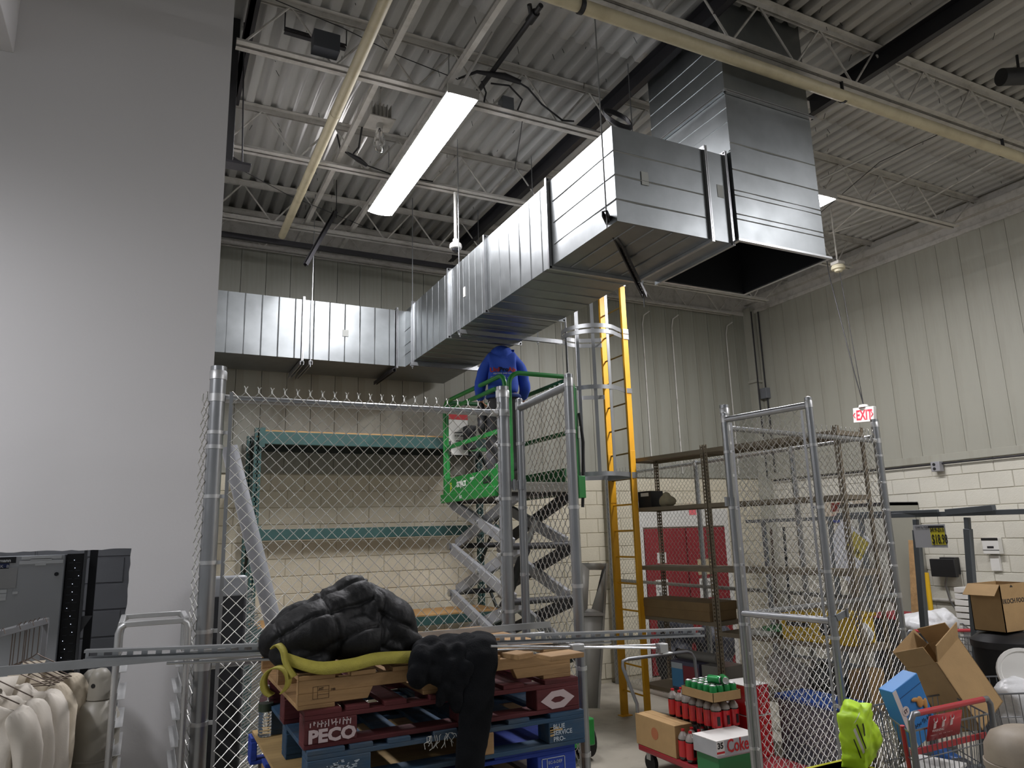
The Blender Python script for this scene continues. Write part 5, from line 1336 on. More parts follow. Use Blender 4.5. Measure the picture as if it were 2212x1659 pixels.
# bare hangers
for k in range(5):
    c = rb-rd*(.15+k*.055); t = MB().tube([c+sdn*.19+Vector((0,0,-.26)), c+Vector((0,0,-.16)), c-sdn*.19+Vector((0,0,-.26)), c+sdn*.19+Vector((0,0,-.26))], .0025, 6).tube([c+Vector((0,0,-.16)), c+Vector((0,0,0)), c+sdn*.02+Vector((0,0,.03))], .0022, 6)
    tag(t.build('wire_hanger', mat('hanger_wire', '#5b5048', .4, metal=.5)), 'empty brown wire hanger, %s from the far end of the garment rail' % ('first', 'second', 'third', 'fourth', 'fifth')[k], 'hanger', 'empty wire hangers on the garment rail')
# ---- gas cylinders
cyl = mat('cylinder_grey', '#928e84', .45, var=.05, vscale=(5,5,5), dirt='#7b7568', dscale=(3,3,3), damt=.4)
def cylinder(label, px, Y, r=.106):
    p = at(px, 1480, Y=Y); p.z = 0; H = at(px, 1500, Y=Y).z-.01
    t = thing('gas_cylinder', label, 'cylinder', p, 'grey gas cylinders')
    MB().lathe([(r*.9, 0), (r, .02), (r, H-.13), (r*.93, H-.085), (r*.7, H-.035), (r*.42, H-.01), (.05, H)], 32, p).build('body', cyl, t)
    MB().lathe([(r+.002, H-.29), (r+.004, H-.285), (r+.002, H-.28)], 32, p).build('weld_ring', cyl, t)
    MB().lathe([(.055, H-.01), (.052, H+.03), (.049, H+.09), (.043, H+.115), (.025, H+.135), (0, H+.14)], 20, p).build('valve_cap', cyl, t)
    for s in (-.6,): MB().tube([p+Vector((s*.035, -.03, H+.06)), p+Vector((s*.05, -.043, H+.06))], .011, 10).build('cap_hole', M['black'], t)
    MB().tube([p+Vector((.04*math.cos(a), .04*math.sin(a)-0, H-.004)) for a in [0]]+[p+Vector((.06,0,H-.006))], .004, 4).build('seam', cyl, t) if False else None
    return t, p, H
t, p, H = cylinder('grey gas cylinder with a red warning tag behind the tray rack', 198, 4.72)
b = MB(); b.add([p+Vector((-.10, -.075, H-.04)), p+Vector((-.035, -.1, H-.035)), p+Vector((-.055, -.08, H-.012))], [(0,1,2)]); b.build('red_tag', mat('tag_red', '#a8262b', .6), t, solid=.001)
MB().box(p.x-.045, p.x-.02, p.y-.1215, p.y-.1195, .4, .93).build('paper_strip', M['paper'], t)
cylinder('grey gas cylinder half hidden by the tray rack post', 216, 4.48)
# ---- aluminium tray rack
x0, x1 = at(253, 1400, Y=4.22).x, at(405, 1400, Y=4.22).x; yA, yB = 4.22, 4.68; zt = at(330, 1345, Y=4.22).z
t = thing('tray_rack', 'aluminium tray rack with side runners in front of the white wall', 'rack', ((x0+x1)/2, 4.6, 0))
x1 = min(x1, .225)
for y in (yA, yB):
    for x, s in ((x0, 1), (x1, -1)):
        MB().tube([(x, y, .12), (x, y, zt-.04), (x+s*.008, y, zt-.015), (x+s*.03, y, zt)], .0155, 10).build('post', M['alum'], t)
    MB().beam((x0+.02, y, zt), (x1-.02, y, zt), .025, .025).build('top_rail', M['alum'], t, bevel=.003)
    MB().beam((x0, y, .45), (x1, y, .45), .025, .03).build('lower_rail', M['alum'], t, bevel=.003)
for x in (x0+.01, x1-.01): MB().beam((x, yA, zt), (x, yB, zt), .025, .025).build('top_rail', M['alum'], t, bevel=.003)
z = zt-.22
while z > .3:
    for x, s in ((x0+.014, 1), (x1-.014, -1)):
        MB().box(*sorted((x, x+s*.035)), yA-.01, yB+.01, z-.003, z).box(*sorted((x, x+s*.003)), yA-.01, yB+.01, z, z+.03).build('runner', M['alum'], t)
    z -= .125
for y in (yA, yB):
    for x in (x0, x1): MB().tube([(x-.014, y, .05), (x+.014, y, .05)], .05, 16).box(x-.016, x+.016, y-.016, y+.016, .05, .13).build('caster', M['black_rubber'], t)
# ================================================================== right side: doors, walls, carts and goods
red = mat('door_red', '#7c1f26', .5, var=.06, vscale=(3,3,3)); wpaint = mat('white_paint', '#c9c8c2', .6)
# fire doors in the back wall
for k, (x0, x1) in enumerate(((6.78, 7.56), (7.59, 8.37))):
    d = struct(MB().box(x0, x1, YB-.06, YB-.012, .02, 2.13).build('door_%d' % (k+1), red, bevel=.004))
    yy = YB-.0605
    def sgn(px0, py0, px1, py1, mt=wpaint, nm='notice'):
        a, c = at(px0, py0, Y=yy), at(px1, py1, Y=yy); MB().box(a.x, c.x, yy-.002, yy, c.z, a.z).build(nm, mt, d); return a, c
    if k == 0:
        sgn(1419, 1194, 1440, 1216); a, c = sgn(1416, 1253, 1445, 1291)
        ce = at(1430, 1204, Y=yy-.003); MB().tube([ce+Vector((.04*math.cos(q), 0, .04*math.sin(q))) for q in [i*math.pi/8 for i in range(16)]], .005, 6, closed=True).beam(ce+Vector((-.028,0,-.028)), ce+Vector((.028,0,.028)), .007, .003, up=(0,1,0)).build('no_entry_mark', M['black'], d)
    else:
        a, c = sgn(1510, 1250, 1546, 1289)
        sgn(1506, 1208, 1540, 1240, mat('notice_tan', '#a89878', .7))
    for i, s_ in enumerate(('Fire Door', 'Do Not', 'Block')):
        nt_ = [k2 for k2 in d.children if k2.name.startswith('notice')][-1] if i == 0 else nt_
        text(s_, .066, ((a.x+c.x)/2, yy-.0035, a.z-.075-i*.075), (1,0,0), (0,0,1), M['black'], 'notice_text', nt_, align='CENTER', sx=.85)
    MB().beam((x0+.05, YB-.10, 1.0), (x1-.05, YB-.10, 1.0), .05, .06).box(x0+.06, x0+.12, YB-.1, YB-.06, .97, 1.03).box(x1-.12, x1-.06, YB-.1, YB-.06, .97, 1.03).build('push_bar', M['galv'], d)
struct(MB().box(6.68, 8.47, YB-.05, YB-.012, 2.15, 2.42).box(6.68, 6.77, YB-.05, YB-.012, 0, 2.15).box(8.38, 8.47, YB-.05, YB-.012, 0, 2.15).build('trim_7', wpaint, bevel=.004))
# pink sign over the doors
a = at(1488, 1090, Y=YB-.06); c = at(1505, 1112, Y=YB-.06)
tag(MB().box(a.x, c.x, YB-.054, YB-.051, c.z, a.z).build('pink_sign', mat('pink', '#d8686e', .6)), 'small pink sign above the red fire doors', 'sign')
# exit sign hanging on cables
ec = at(1868, 896, X=7.6); ed = Vector((-.12, -1, 0)).normalized()   # reading direction
t = thing('exit_sign', 'white EXIT sign with red letters hanging on cables', 'sign', ec)
ez = Vector((0,0,1)); en = ed.cross(ez)
eM = Matrix(((ed.x, en.x, 0, ec.x), (ed.y, en.y, 0, ec.y), (0, 0, 1, ec.z), (0,0,0,1))) @ Matrix.Rotation(.09, 4, 'Y')
hsx = MB().box(-.155, .155, -.025, .025, -.09, .09, eM).build('housing', M['white_plastic'], t, bevel=.006)
exr = mat('exit_red', '#d43a4a', .5, emit='#d8283c', estr=.5)
xd_, zd_ = (eM.to_3x3() @ Vector((1,0,0))), (eM.to_3x3() @ Vector((0,0,1)))
fq = eM @ Vector((-.108, .0262 if (eM.to_3x3() @ Vector((0,1,0))).x < 0 else -.0262, -.058))
text('EXIT', .165, fq, xd_, zd_, exr, 'lettering', hsx, sx=.72, bold=.004)
for s in (-1, 1):
    q0, q1, q2 = [eM @ Vector((s*x, fq and (.0268 if (eM.to_3x3() @ Vector((0,1,0))).x < 0 else -.0268), z)) for x, z in ((.122, .03), (.146, .0), (.122, -.03))]
    MB().tube([q0, q1, q2], .006, 6).build('chevron', exr, hsx)
MB().lathe([(.06, .09), (.05, .12), (.02, .125)], 16, ec).build('canopy', M['white_plastic'], t)
MB().tube([ec+Vector((0,0,.12)), ec+Vector((-.02, .05, .5)), Vector((ec.x, ec.y+.25, 5.2)), Vector((ec.x, ec.y+.3, 6.2))], .006, 6).tube([ec+Vector((0,0,.12)), ec+Vector((-.02, .01, .6)), Vector((ec.x-.0, ec.y+.1, 5.3)), Vector((ec.x, ec.y+.12, 6.2))], .004, 6).build('cable', M['black'], t)
# wall services
def wall_tube(name, label, pts, r, mt='steel'): return tag(MB().tube(pts, r, 8).build(name, M[mt]), label, 'conduit', 'conduits on the walls')
xw = XR-.055
wall_tube('wall_conduit', 'dark conduit along the sill of the right wall', [(xw, 2.6, ZBL-.045), (xw, 9.0, ZBL-.045)], .012, 'dark_steel')
wall_tube('wall_conduit', 'grey conduit low along the right wall blocks', [(XR-.035, 2.6, 1.12), (XR-.035, 6.6, 1.11)], .022, 'steel')
for px, lab in ((1392, 'thin conduit bending down the back wall beside the ladder'), (1455, 'thin conduit with an elbow on the back wall panels'), (1572, 'thin conduit near the corner of the back wall')):
    p = at(px, 760, Y=YB-.05)
    wall_tube('wall_conduit', lab, [(p.x+.12, YB-.1, 5.62), (p.x+.03, YB-.06, 5.55), (p.x, YB-.05, 5.4), (p.x, YB-.05, 2.98)], .011, 'steel')
p = at(1655, 850, X=XR-.06)
t = thing('disconnect_box', 'grey electrical box with conduits on the right wall corner', 'box', p)
MB().box(XR-.13, XR-.032, p.y-.07, p.y+.07, p.z-.09, p.z+.09).build('box', mat('grey_box', '#6d7074', .55), t, bevel=.005)
MB().tube([(XR-.06, p.y, p.z+.09), (XR-.06, p.y, 5.8)], .012, 8).tube([(XR-.06, p.y-.02, p.z-.09), (XR-.06, p.y-.02, ZBL+.1)], .014, 8).build('conduit', M['dark_steel'], t)
wall_tube('wall_conduit', 'dark conduit down the corner post of the right wall', [(XR-.02-.16, YB-.25, 5.8), (XR-.18, YB-.25, 2.9)], .012, 'dark_steel')
p = at(2023, 1008, X=XR-.09)
t = thing('wall_outlet', 'grey twin outlet box under the sill of the right wall', 'outlet', p)
MB().box(XR-.12, XR-.03, p.y-.06, p.y+.06, p.z-.065, p.z+.065).build('box', mat('outlet_grey', '#97979a', .5), t, bevel=.008)
for s in (-1, 1): MB().tube([(XR-.125, p.y+.012, p.z+s*.028), (XR-.118, p.y+.012, p.z+s*.028)], .02, 14).build('socket', M['black'], t)
# wall monitor with cable, paper dispenser
a, c = at(2011, 1207, X=9.28), at(2070, 1247, X=9.28)
t = thing('wall_monitor', 'black screen box mounted on the white block wall', 'monitor', (9.3, (a.y+c.y)/2, c.z))
MB().box(9.24, 9.30, c.y, a.y, c.z, a.z).build('screen', M['black'], t, bevel=.006)
MB().box(9.30, XR-.013, c.y+.02, a.y-.1, c.z+.03, a.z+.02).build('back_box', M['black'], t, bevel=.006)
MB().tube([(9.33, (a.y+c.y)/2+.02, c.z), (9.34, (a.y+c.y)/2+.06, c.z-.1), (9.35, (a.y+c.y)/2+.03, c.z-.3), (9.36, (a.y+c.y)/2-.03, c.z-.42)], .014, 8).build('conduit', M['galv'], t)
a, c = at(2121, 1162, X=9.32), at(2162, 1197, X=9.32)
t = thing('paper_dispenser', 'white wall dispenser with a dark top strip', 'dispenser', (9.3, (a.y+c.y)/2, c.z))
MB().box(9.3, XR-.013, c.y, a.y, c.z, a.z).build('body', M['white_plastic'], t, bevel=.006)
MB().box(9.296, 9.302, c.y, a.y, a.z-.03, a.z).build('top_strip', M['black'], t)
MB().box(9.297, 9.301, c.y+.06, a.y-.06, c.z+.07, c.z+.095).box(9.297, 9.301, c.y, a.y, c.z+.045, c.z+.052).build('print', M['dark_steel'], t)
MB().box(9.35, XR-.013, c.y+.05, a.y-.04, c.z-.2, c.z-.02).build('corner_holder', M['white_plastic'], t)
# ---------------------------------------------------------------- garment rack frame with price sign
gx = 6.62; gm = mat('rack_grey', '#4d5256', .5, var=.06)
pA, pA2 = at(1978, 1122, X=gx), at(2004, 1440, X=gx); pB, pB2 = at(2089, 1118, X=gx), at(2117, 1500, X=gx)
t = thing('pipe_rack', 'dark grey square tube rack beside the exit sign fence', 'rack', (gx, pA.y, 0))
for p, q in ((pA, pA2), (pB, pB2)):
    d_ = (q-p).normalized(); f = p+d_*((.04-p.z)/d_.z); m2 = p+d_*.1
    MB().beam(p, m2, .042, .042, up=(1,0,0)).build('upright', gm, t, bevel=.003); MB().beam(m2, f, .056, .056, up=(1,0,0)).build('upright_sleeve', gm, t, bevel=.003)
    MB().beam((gx-.3, f.y, .03), (gx+.3, f.y, .03), .05, .05).build('foot', gm, t, bevel=.003)
zr = pA.z+.02
MB().beam((gx, 5.55, zr+.03), (gx, 3.3, zr+.012), .04, .045).build('top_bar', gm, t, bevel=.003)
MB().beam((gx+.03, 5.55, zr+.06), (gx-.02, pA.y-.25, zr+.05), .03, .03).build('cross_bar', gm, t, bevel=.003)
MB().beam((gx, pB.y+.18, zr+.035), (gx, pB.y-.25, zr+.055), .06, .055).build('bar_sleeve', gm, t, bevel=.003)
a, c = at(1972, 1134, X=gx-.05), at(2048, 1183, X=gx-.05)
t = thing('price_sign', 'hanging price sign with a yellow panel reading 18.98', 'sign', (gx-.05, (a.y+c.y)/2, c.z))
cdx = MB().box(gx-.052, gx-.048, c.y, a.y, c.z, a.z).build('card', mat('sign_grey', '#a5a6aa', .6), t)
yel = mat('sign_yellow', '#c9bd2c', .6)
w_ = a.y-c.y; h_ = a.z-c.z
MB().box(gx-.0535, gx-.0525, c.y+.01, c.y+w_*.47, c.z+h_*.12, a.z-h_*.16).build('yellow_panel', yel, cdx)
MB().box(gx-.0535, gx-.0525, c.y+.01, c.y+w_*.52, a.z-h_*.15, a.z-h_*.06).build('header', M['black'], t)
text('$18.98', .12, (gx-.0545, c.y+w_*.45, c.z+h_*.17), (0,-1,0), (0,0,1), M['black'], 'price', cdx, sx=.46, bold=.002)
text('$49.99-$31.01', .05, (gx-.0545, c.y+w_*.465, c.z+h_*.68), (0,-1,0), (0,0,1), M['black'], 'price', cdx, sx=.48, bold=.001)
text('STARTS HERE', .025, (gx-.0545, a.y-.02, a.z-h_*.14), (0,-1,0), (0,0,1), M['black'], 'print', t, sx=.9)
for y in (a.y-.04, c.y+.06): MB().tube([(gx-.05, y, a.z), (gx-.045, y, zr+.02)], .002, 5).build('string', M['black'], t)
# notices beyond the fence
zt_y = 5.35
def notice(label, px0, py0, px1, py1, X_, mt, extra=None, price=None):
    a, c = at(px0, py0, X=X_), at(px1, py1, X=X_)
    t = thing('notice_board', label, 'sign', (X_, (a.y+c.y)/2, c.z)); MB().box(X_-.004, X_, c.y, a.y, c.z, a.z).build('board', mt, t)
    if extra:
        for (u0, v0, u1, v1, m_) in extra: MB().box(X_-.0065, X_-.0045, a.y-(a.y-c.y)*u1, a.y-(a.y-c.y)*u0, c.z+(a.z-c.z)*v0, c.z+(a.z-c.z)*v1).build('print', m_, t)
    return t
br = mat('print_brown', '#6b2a22', .6); nv = mat('print_blue', '#23357f', .6); pk = mat('print_pink', '#b98a86', .6)
notice('notice board with brown and blue prints on the right wall behind the fence', 1775, 1086, 1875, 1128, XR-.02, mat('board_beige', '#b7ab98', .7), [(.22, .55, .45, .95, br), (.5, .3, .72, .95, wpaint), (.22, .02, .5, .3, nv), (.55, .45, .7, .55, nv), (.22, .34, .45, .4, pk)])
bl_ = at(1800, 1150, X=8.4)
t = thing('price_poster', 'tilted grey poster with a yellow price panel behind the fence', 'sign', bl_)
pM = Matrix.Translation(at(1828, 1190, X=8.4)) @ Matrix.Rotation(-math.pi/2, 4, 'Z') @ Matrix.Rotation(.62, 4, 'Y')
MB().box(-.26, .26, -.004, .004, -.34, .34, pM).build('card', mat('poster_grey', '#a9abb0', .6), t)
MB().box(-.02, .24, -.0065, -.0045, .02, .30, pM).build('yellow_panel', mat('poster_yellow', '#8f8436', .6), t)
o_ = pM @ Vector((.0, -.0075, .05)); text('$11.98', .11, o_, pM.to_3x3() @ Vector((1,0,0)), pM.to_3x3() @ Vector((0,0,1)), M['black'], 'price', t, sx=.6, bold=.002)
MB().tube([pM @ Vector((.0, 0, .34)), (pM @ Vector((0, 0, .34)))*1.0+Vector((0,0,.05))], .004, 5).build('hook', M['black'], t)
# steel stand that carries the poster
t = thing('pipe_rack', 'thin dark tube stand holding the tilted poster', 'rack', (8.42, 6.3, 0))
ys = [at(px, 1140, X=8.42).y for px in (1650, 1795, 1862)]
MB().beam((8.42, ys[0]+.35, 2.2), (8.42, ys[2]-.2, 2.2), .04, .05).build('top_bar', gm, t)
for y in ys: MB().beam((8.42, y, .02), (8.42, y, 2.2), .05, .05, up=(1,0,0)).build('upright', gm, t)
MB().beam((8.42, ys[0], .3), (8.42, ys[2], .3), .04, .04).build('lower_bar', gm, t)
# tall dark mop handles
for px, lab, hx in ((1688, 'black broom with a dark bristle head leaning behind the fence', '#1d2326'), (1660, 'dark mop handle leaning beside the black broom', '#3a2d25')):
    p = at(px, 1160, X=8.75); t = thing('broom', lab, 'broom', (p.x, p.y, 0)); m_ = mat('h'+hx, hx, .6)
    MB().tube([(8.75, p.y, .1), (8.85, p.y+.03, 2.1)], .02, 8).build('handle', m_, t); MB().box(8.68, 8.8, p.y-.14, p.y+.14, 0, .12).build('head', m_, t, bevel=.01)
# ---------------------------------------------------------------- things on the shelving
def sbox(label, s, dpt, z, L_, D_, H_, mt, name='storage_box', cat='box', rz=0, parts=None, group=None):
    c = on_shelf(s, dpt, z+.001); t = thing(name, label, cat, c, group); rbox('body', mt, c, D_, L_, H_, SROT+rz, t); return t, c
mblk = mat('box_black', '#1c1c1f', .6)
t, c = sbox('black carton with a white label on the second shelf by the ladder', .17, .14, 2.37, .22, .2, .19, mblk)
m = Matrix.Translation(c) @ Matrix.Rotation(SROT, 4, 'Z'); MB().box(-.1015, -.1005, -.07, .06, .13, .17, m).build('label', M['paper'], t)
t = thing('fabric_bundle', 'crumpled beige fabric beside the black carton', 'fabric', on_shelf(.43, .15, 2.37))
remesh(MB().ell(on_shelf(.40, .14, 2.435), (.07,.08,.07)).ell(on_shelf(.47, .15, 2.43), (.08,.07,.06)).ell(on_shelf(.44, .13, 2.49), (.05,.05,.05)), 'cloth', mat('beige_cloth', '#a39a80', .9), t, .014, 3, .008, 18)
# large cardboard tray boxes on the third shelf from the bottom
c = on_shelf(.56, .2, 1.151)
t = thing('cardboard_box', 'wide flat brown carton on the shelf below the red door notices', 'box', c)
m = Matrix.Translation(c) @ Matrix.Rotation(SROT, 4, 'Z')
MB().box(-.23, .2, -.52, .52, 0, .13, m).build('body', M['card_d'], t, bevel=.004)
MB().box(-.235, .205, -.53, .53, .10, .19, m).build('lid', M['card_d'], t, bevel=.004)
# yellow tote on the second unit
c = on_shelf(2.28, .2, 1.061); ty = mat('tote_yellow', '#c9a51c', .5, var=.06)
t = thing('yellow_tote', 'yellow plastic tote with a handle slot on the shelf behind the gate', 'tote', c); m = Matrix.Translation(c) @ Matrix.Rotation(SROT, 4, 'Z')
MB().box(-.2, .16, -.36, .36, 0, .25, m).build('body', ty, t, bevel=.012); MB().box(-.215, .175, -.38, .38, .235, .265, m).build('rim', ty, t, bevel=.006)
MB().box(-.203, -.1995, .05, .3, .13, .17, m).build('handle_slot', M['black'], t)
q = m @ Vector((-.2015, -.1, .13)); MB().tube([q, q+(m.to_3x3() @ Vector((-.002,0,0)))], .06, 20).build('round_logo', M['black'], t)
for z0 in (.06, .19): MB().box(-.2025, -.1995, -.05, .3, z0, z0+.006, m).build('ridge_shade', mat('tote_shadow', '#8f7413', .5), t)  # ridge strips with shade painted in, a darker copy of the tote yellow
c = on_shelf(1.62, .2, 1.061); t = thing('green_folder', 'stack of white and green papers beside the yellow tote', 'papers', c)
rbox('white_sheets', M['paper'], c, .3, .28, .05, SROT, t); rbox('green_sheets', mat('green_paper', '#4f8f5f', .7), on_shelf(1.75, .19, 1.112), .26, .2, .04, SROT+.1, t)
# lower shelf: clear plastic, dark bags, grey tote with blue lid
plast = mat('clear_bag', '#b9b4b2', .25, var=.2, vscale=(14,14,14), bump=.8, bscale=30, trans=.25)
def bundle(label, name, cat, blobs, mt, vox=.018, disp=.02, ds=9):
    mb = MB()
    for c, r in blobs: mb.ell(c, r, None, 12, 8)
    o = remesh(mb, name, mt, None, vox, 3, disp, ds); o.location.z += 0
    zmin = min(v.co.z for v in o.data.vertices)
    return tag(o, label, cat), zmin
def settle(o, zmin, z):
    for v in o.data.vertices: v.co.z += z-zmin
o, zm = bundle('crumpled clear plastic wrap on the shelf behind the gate', 'plastic_wrap', 'plastic', [(on_shelf(1.75, .2, .75), (.16,.16,.18)), (on_shelf(1.95, .2, .68), (.15,.15,.15))], plast); settle(o, zm, .522)
o, zm = bundle('white plastic bag beside the yellow tote', 'plastic_bag', 'bag', [(on_shelf(2.60, .2, 1.15), (.07,.12,.1))], mat('bag_white', '#cfcfcd', .4, bump=.5, bscale=30)); settle(o, zm, 1.062)
o, zm = bundle('dark plastic sack on the low shelf under the yellow tote', 'dark_sack', 'bag', [(on_shelf(2.2, .2, .72), (.14,.17,.17)), (on_shelf(2.38, .2, .66), (.12,.12,.13))], mat('sack_dark', '#3b3d3c', .4, bump=.5, bscale=25)); settle(o, zm, .522)
c = on_shelf(2.52, .2, .521); sb_, _ = sbox('tan carton on the low shelf by the front fence', 2.6, .2, .52, .16, .3, .33, M['card'])
def tote(label, c, sx, sy, sz, rz, body, lid):
    t = thing('storage_tote', label, 'tote', c); rbox('body', body, c, sx, sy, sz, rz, t, .015); rbox('lid', lid, c+Vector((0,0,sz)), sx+.04, sy+.04, .04, rz, t, .01); return t
tote('grey tote with a blue lid standing behind the fence panel', Vector((5.28, 4.83, 0)), .34, .6, .62, .0, mat('tote_grey', '#6d737c', .5), mat('tote_blue', '#2f55a8', .5))
# things on the shelf nearest the ladder's foot: clear tote with pictures and a rolled tarp
c = on_shelf(.62, .2, .401); t = thing('printed_box', 'printed cooler box with a blue picture on the low shelf by the ladder', 'box', c); m = Matrix.Translation(c) @ Matrix.Rotation(SROT, 4, 'Z')
MB().box(-.17, .17, -.2, .2, 0, .3, m).build('body', mat('box_purple', '#5b5a70', .6), t, bevel=.006)
MB().box(-.1725, -.1705, .03, .19, .03, .22, m).build('picture', mat('pic_blue', '#4f8fc0', .6), t); MB().box(-.1725, -.1705, .03, .19, .22, .28, m).build('picture_sky', mat('pic_white', '#b9c3cc', .6), t); MB().box(-.1725, -.1705, -.19, .02, .1, .26, m).build('red_print', mat('pic_red', '#8b3a44', .6), t)
c = on_shelf(1.02, .2, .401); tote_c, _ = sbox('clear plastic bin beside the printed cooler box', 1.0, .2, .40, .28, .34, .3, mat('bin_clear', '#8d8a86', .3, var=.1))
a_, b_ = on_shelf(.45, .13, .76), on_shelf(.98, .16, .755)
t = thing('caulk_roll', 'rolled grey tarp lying on top of the boxes on the low shelf', 'roll', on_shelf(.7, .15, .7)); MB().tube([a_, b_], .052, 18).build('roll', mat('tarp_grey', '#7f7d79', .6), t); MB().tube([a_-(b_-a_).normalized()*.01, a_+(b_-a_).normalized()*.01], .054, 18).build('end_ring', M['black'], t)
# grey panel with a D shaped cut-out leaning beside the ladder
pt_, pb = Vector((0,0,0)), None
A_, B_, C_, D_ = at(1256, 1216, Y=7.75), at(1311, 1217, Y=7.75), at(1292, 1530, Y=7.55), at(1264, 1530, Y=7.55)
off = Vector((0, .02, 0)); t = thing('metal_panel', 'tapered grey metal panel with a cut-out leaning left of the ladder', 'panel', (C_+D_)/2)
def Q(u, v):
    top = A_*(1-u)+B_*u; bot = D_*(1-u)+C_*u; return top*(1-v)+bot*v
pm_ = mat('panel_grey', '#a3a19a', .5, metal=.2, var=.06); b = MB()
outer = [Q(0,0), Q(1,0), Q(1,.36), Q(1,1), Q(0,1), Q(0,.36)]
hole = [Q(.30,.05), Q(.82,.05), Q(.90,.12), Q(.62,.22), Q(.42,.33), Q(.22,.33)]
fr_ = [(Q(0,0), Q(1,0), Q(.82,.05), Q(.30,.05)), (Q(1,0), Q(1,.36), Q(.42,.33), Q(.62,.22)), (Q(1,0), Q(.62,.22), Q(.90,.12), Q(.82,.05)), (Q(1,.36), Q(0,.36), Q(.22,.33), Q(.42,.33)), (Q(0,.36), Q(0,0), Q(.30,.05), Q(.22,.33)), (Q(0,.36), Q(1,.36), Q(1,1), Q(0,1))]
for f in fr_: b.add(list(f), [(0,1,2,3)])
b.build('sheet', pm_, t, solid=.012)
MB().beam(Q(0,.37)-off, Q(1,.37)-off, .02, .03).build('stiffener', M['alum'], t); MB().beam(Q(.98,0)-off*.5, Q(.98,1)-off*.5, .015, .03, up=(1,0,0)).build('edge_trim', pm_, t)
# tall dark bundles on the floor behind the ladder (outside the side fence)
for k, (x_, y_, w2, h2, lab) in enumerate(((6.5, 8.3, .5, .95, 'dark wrapped bundle behind the side fence left of the doors'), (6.55, 7.6, .5, .85, 'dark wrapped bundle behind the side fence next to the ladder foot'))):
    o, zm = bundle(lab, 'dark_bundle', 'bundle', [(Vector((x_, y_, h2*.35)), (w2*.5, .3, h2*.4)), (Vector((x_+.05, y_, h2*.75)), (w2*.45, .28, h2*.3))], mat('bundle_dark', '#2d2f38', .6, var=.3, vscale=(8,8,8)), .03, .03); settle(o, zm, .003)
# ---------------------------------------------------------------- platform cart with soft drinks
dk = .22; fl = at(1378, 1607, Z=dk)
cx0, cx1, cy1, cy0 = fl.x, fl.x+.78, fl.y, fl.y-1.35
cred = mat('cart_red', '#8a1f28', .45, var=.06, coat=.2); cgr = mat('cart_tube', '#7d7f82', .35, metal=.6)
t = thing('platform_cart', 'red deck platform cart loaded with soft drinks', 'cart', ((cx0+cx1)/2, (cy0+cy1)/2, 0))
MB().box(cx0, cx1, cy0, cy1, dk-.05, dk).build('deck', cred, t, bevel=.012)
for x in (cx0+.08, cx1-.08):
    for y in (cy0+.1, cy1-.08):
        MB().tube([(x-.018, y, .075), (x+.018, y, .075)], .075, 18).build('caster', M['black_rubber'], t); MB().box(x-.03, x+.03, y-.03, y+.03, .1, dk-.05).build('caster_fork', M['zinc'], t)
zh = at(1340, 1432, Y=cy1+.05).z
pts = [(cx0+.03, cy1+.01, dk-.02), (cx0+.03, cy1+.02, .55), (cx0-.05, cy1+.10, zh-.05), (cx0-.04, cy1+.11, zh), (cx0+.02, cy1+.11, zh+.015), (cx1-.06, cy1+.11, zh+.015), (cx1-.01, cy1+.11, zh), (cx1+.02, cy1+.10, zh-.05), (cx1-.03, cy1+.02, .55), (cx1-.03, cy1+.01, dk-.02)]
MB().tube(pts, .016, 12).build('handle', cgr, t)
# plain carton on the cart
n0 = at(1452, 1642, Z=dk); f0 = at(1388, 1603, Z=dk); hb = at(1450, 1573, X=n0.x).z-dk
bl = abs(f0.y-n0.y); bw = .19
c = Vector((n0.x+bw/2, n0.y+bl/2, dk+.001)); c.x = max(c.x, cx0+bw/2+.005)
t = carton('plain brown carton with red stamps on the red cart', c, bw, bl, hb, 0)
rst = mat('red_stamp', '#a0603f', .8)
for (y_, r_) in ((c.y+.0, .05),): MB().tube([(c.x-bw/2-.0016, y_, c.z+hb*.55), (c.x-bw/2, y_, c.z+hb*.55)], r_, 16).build('stamp', rst, t)
MB().tube([(c.x, c.y-bl/2-.0016, c.z+hb*.55), (c.x, c.y-bl/2, c.z+hb*.55)], .045, 16).build('stamp', rst, t)
scribble(t, (c.x-.06, c.y-bl/2-.001, c.z+.03), (1,0,0), .12, .03, mat('dark_stamp', '#5b4630', .8), 9, 4)
# two litre cola bottles, one copied per place
cola = mat('cola_dark', '#1a0c0a', .12, coat=.6); lbl_red = mat('cola_label', '#b0121c', .35, coat=.3); capr = mat('cap_red', '#b81d24', .45); clr = mat('bottle_clear', '#8d8680', .1, coat=.5)
proto = thing('soda_bottle', 'two litre cola bottle', 'bottle', (0,0,0), 'two litre cola bottles on the red cart')
MB().lathe([(0,0),(.025,0),(.04,.01),(.044,.025),(.044,.165)], 16).build('body', cola, proto)
MB().lathe([(.044,.165),(.041,.185),(.026,.21),(.014,.222),(.012,.232),(0,.232)], 16).build('neck', clr, proto)
lb_ = MB().lathe([(.0448,.03),(.0448,.155)], 16).build('label', lbl_red, proto)
MB().lathe([(.015,.225),(.015,.241),(0,.241)], 12).build('cap', capr, proto)
MB().box(-.022, .006, -.0462, -.043, .05, .12).build('label_panel', M['black'], lb_)
places = []; zl = [dk+.001, dk+.2425]; nb = 0
ORD = ('first', 'second', 'third', 'fourth', 'fifth', 'sixth', 'seventh', 'eighth')
for i in range(7):
    y = 5.62-i*.0935
    for j, x in enumerate((4.345, 4.4385, 4.532)):
        if x-.05 > c.x+bw/2 or y+.05 < c.y-bl/2: places.append((x, y, 0, i, j))
        places.append((x, y, 1, i, j))
for j, x in enumerate((4.155, 4.2485)):
    for i in range(2):
        y = c.y-bl/2-.052-i*.0935
        places.append((x, y, 0, i+7-2*0, j))
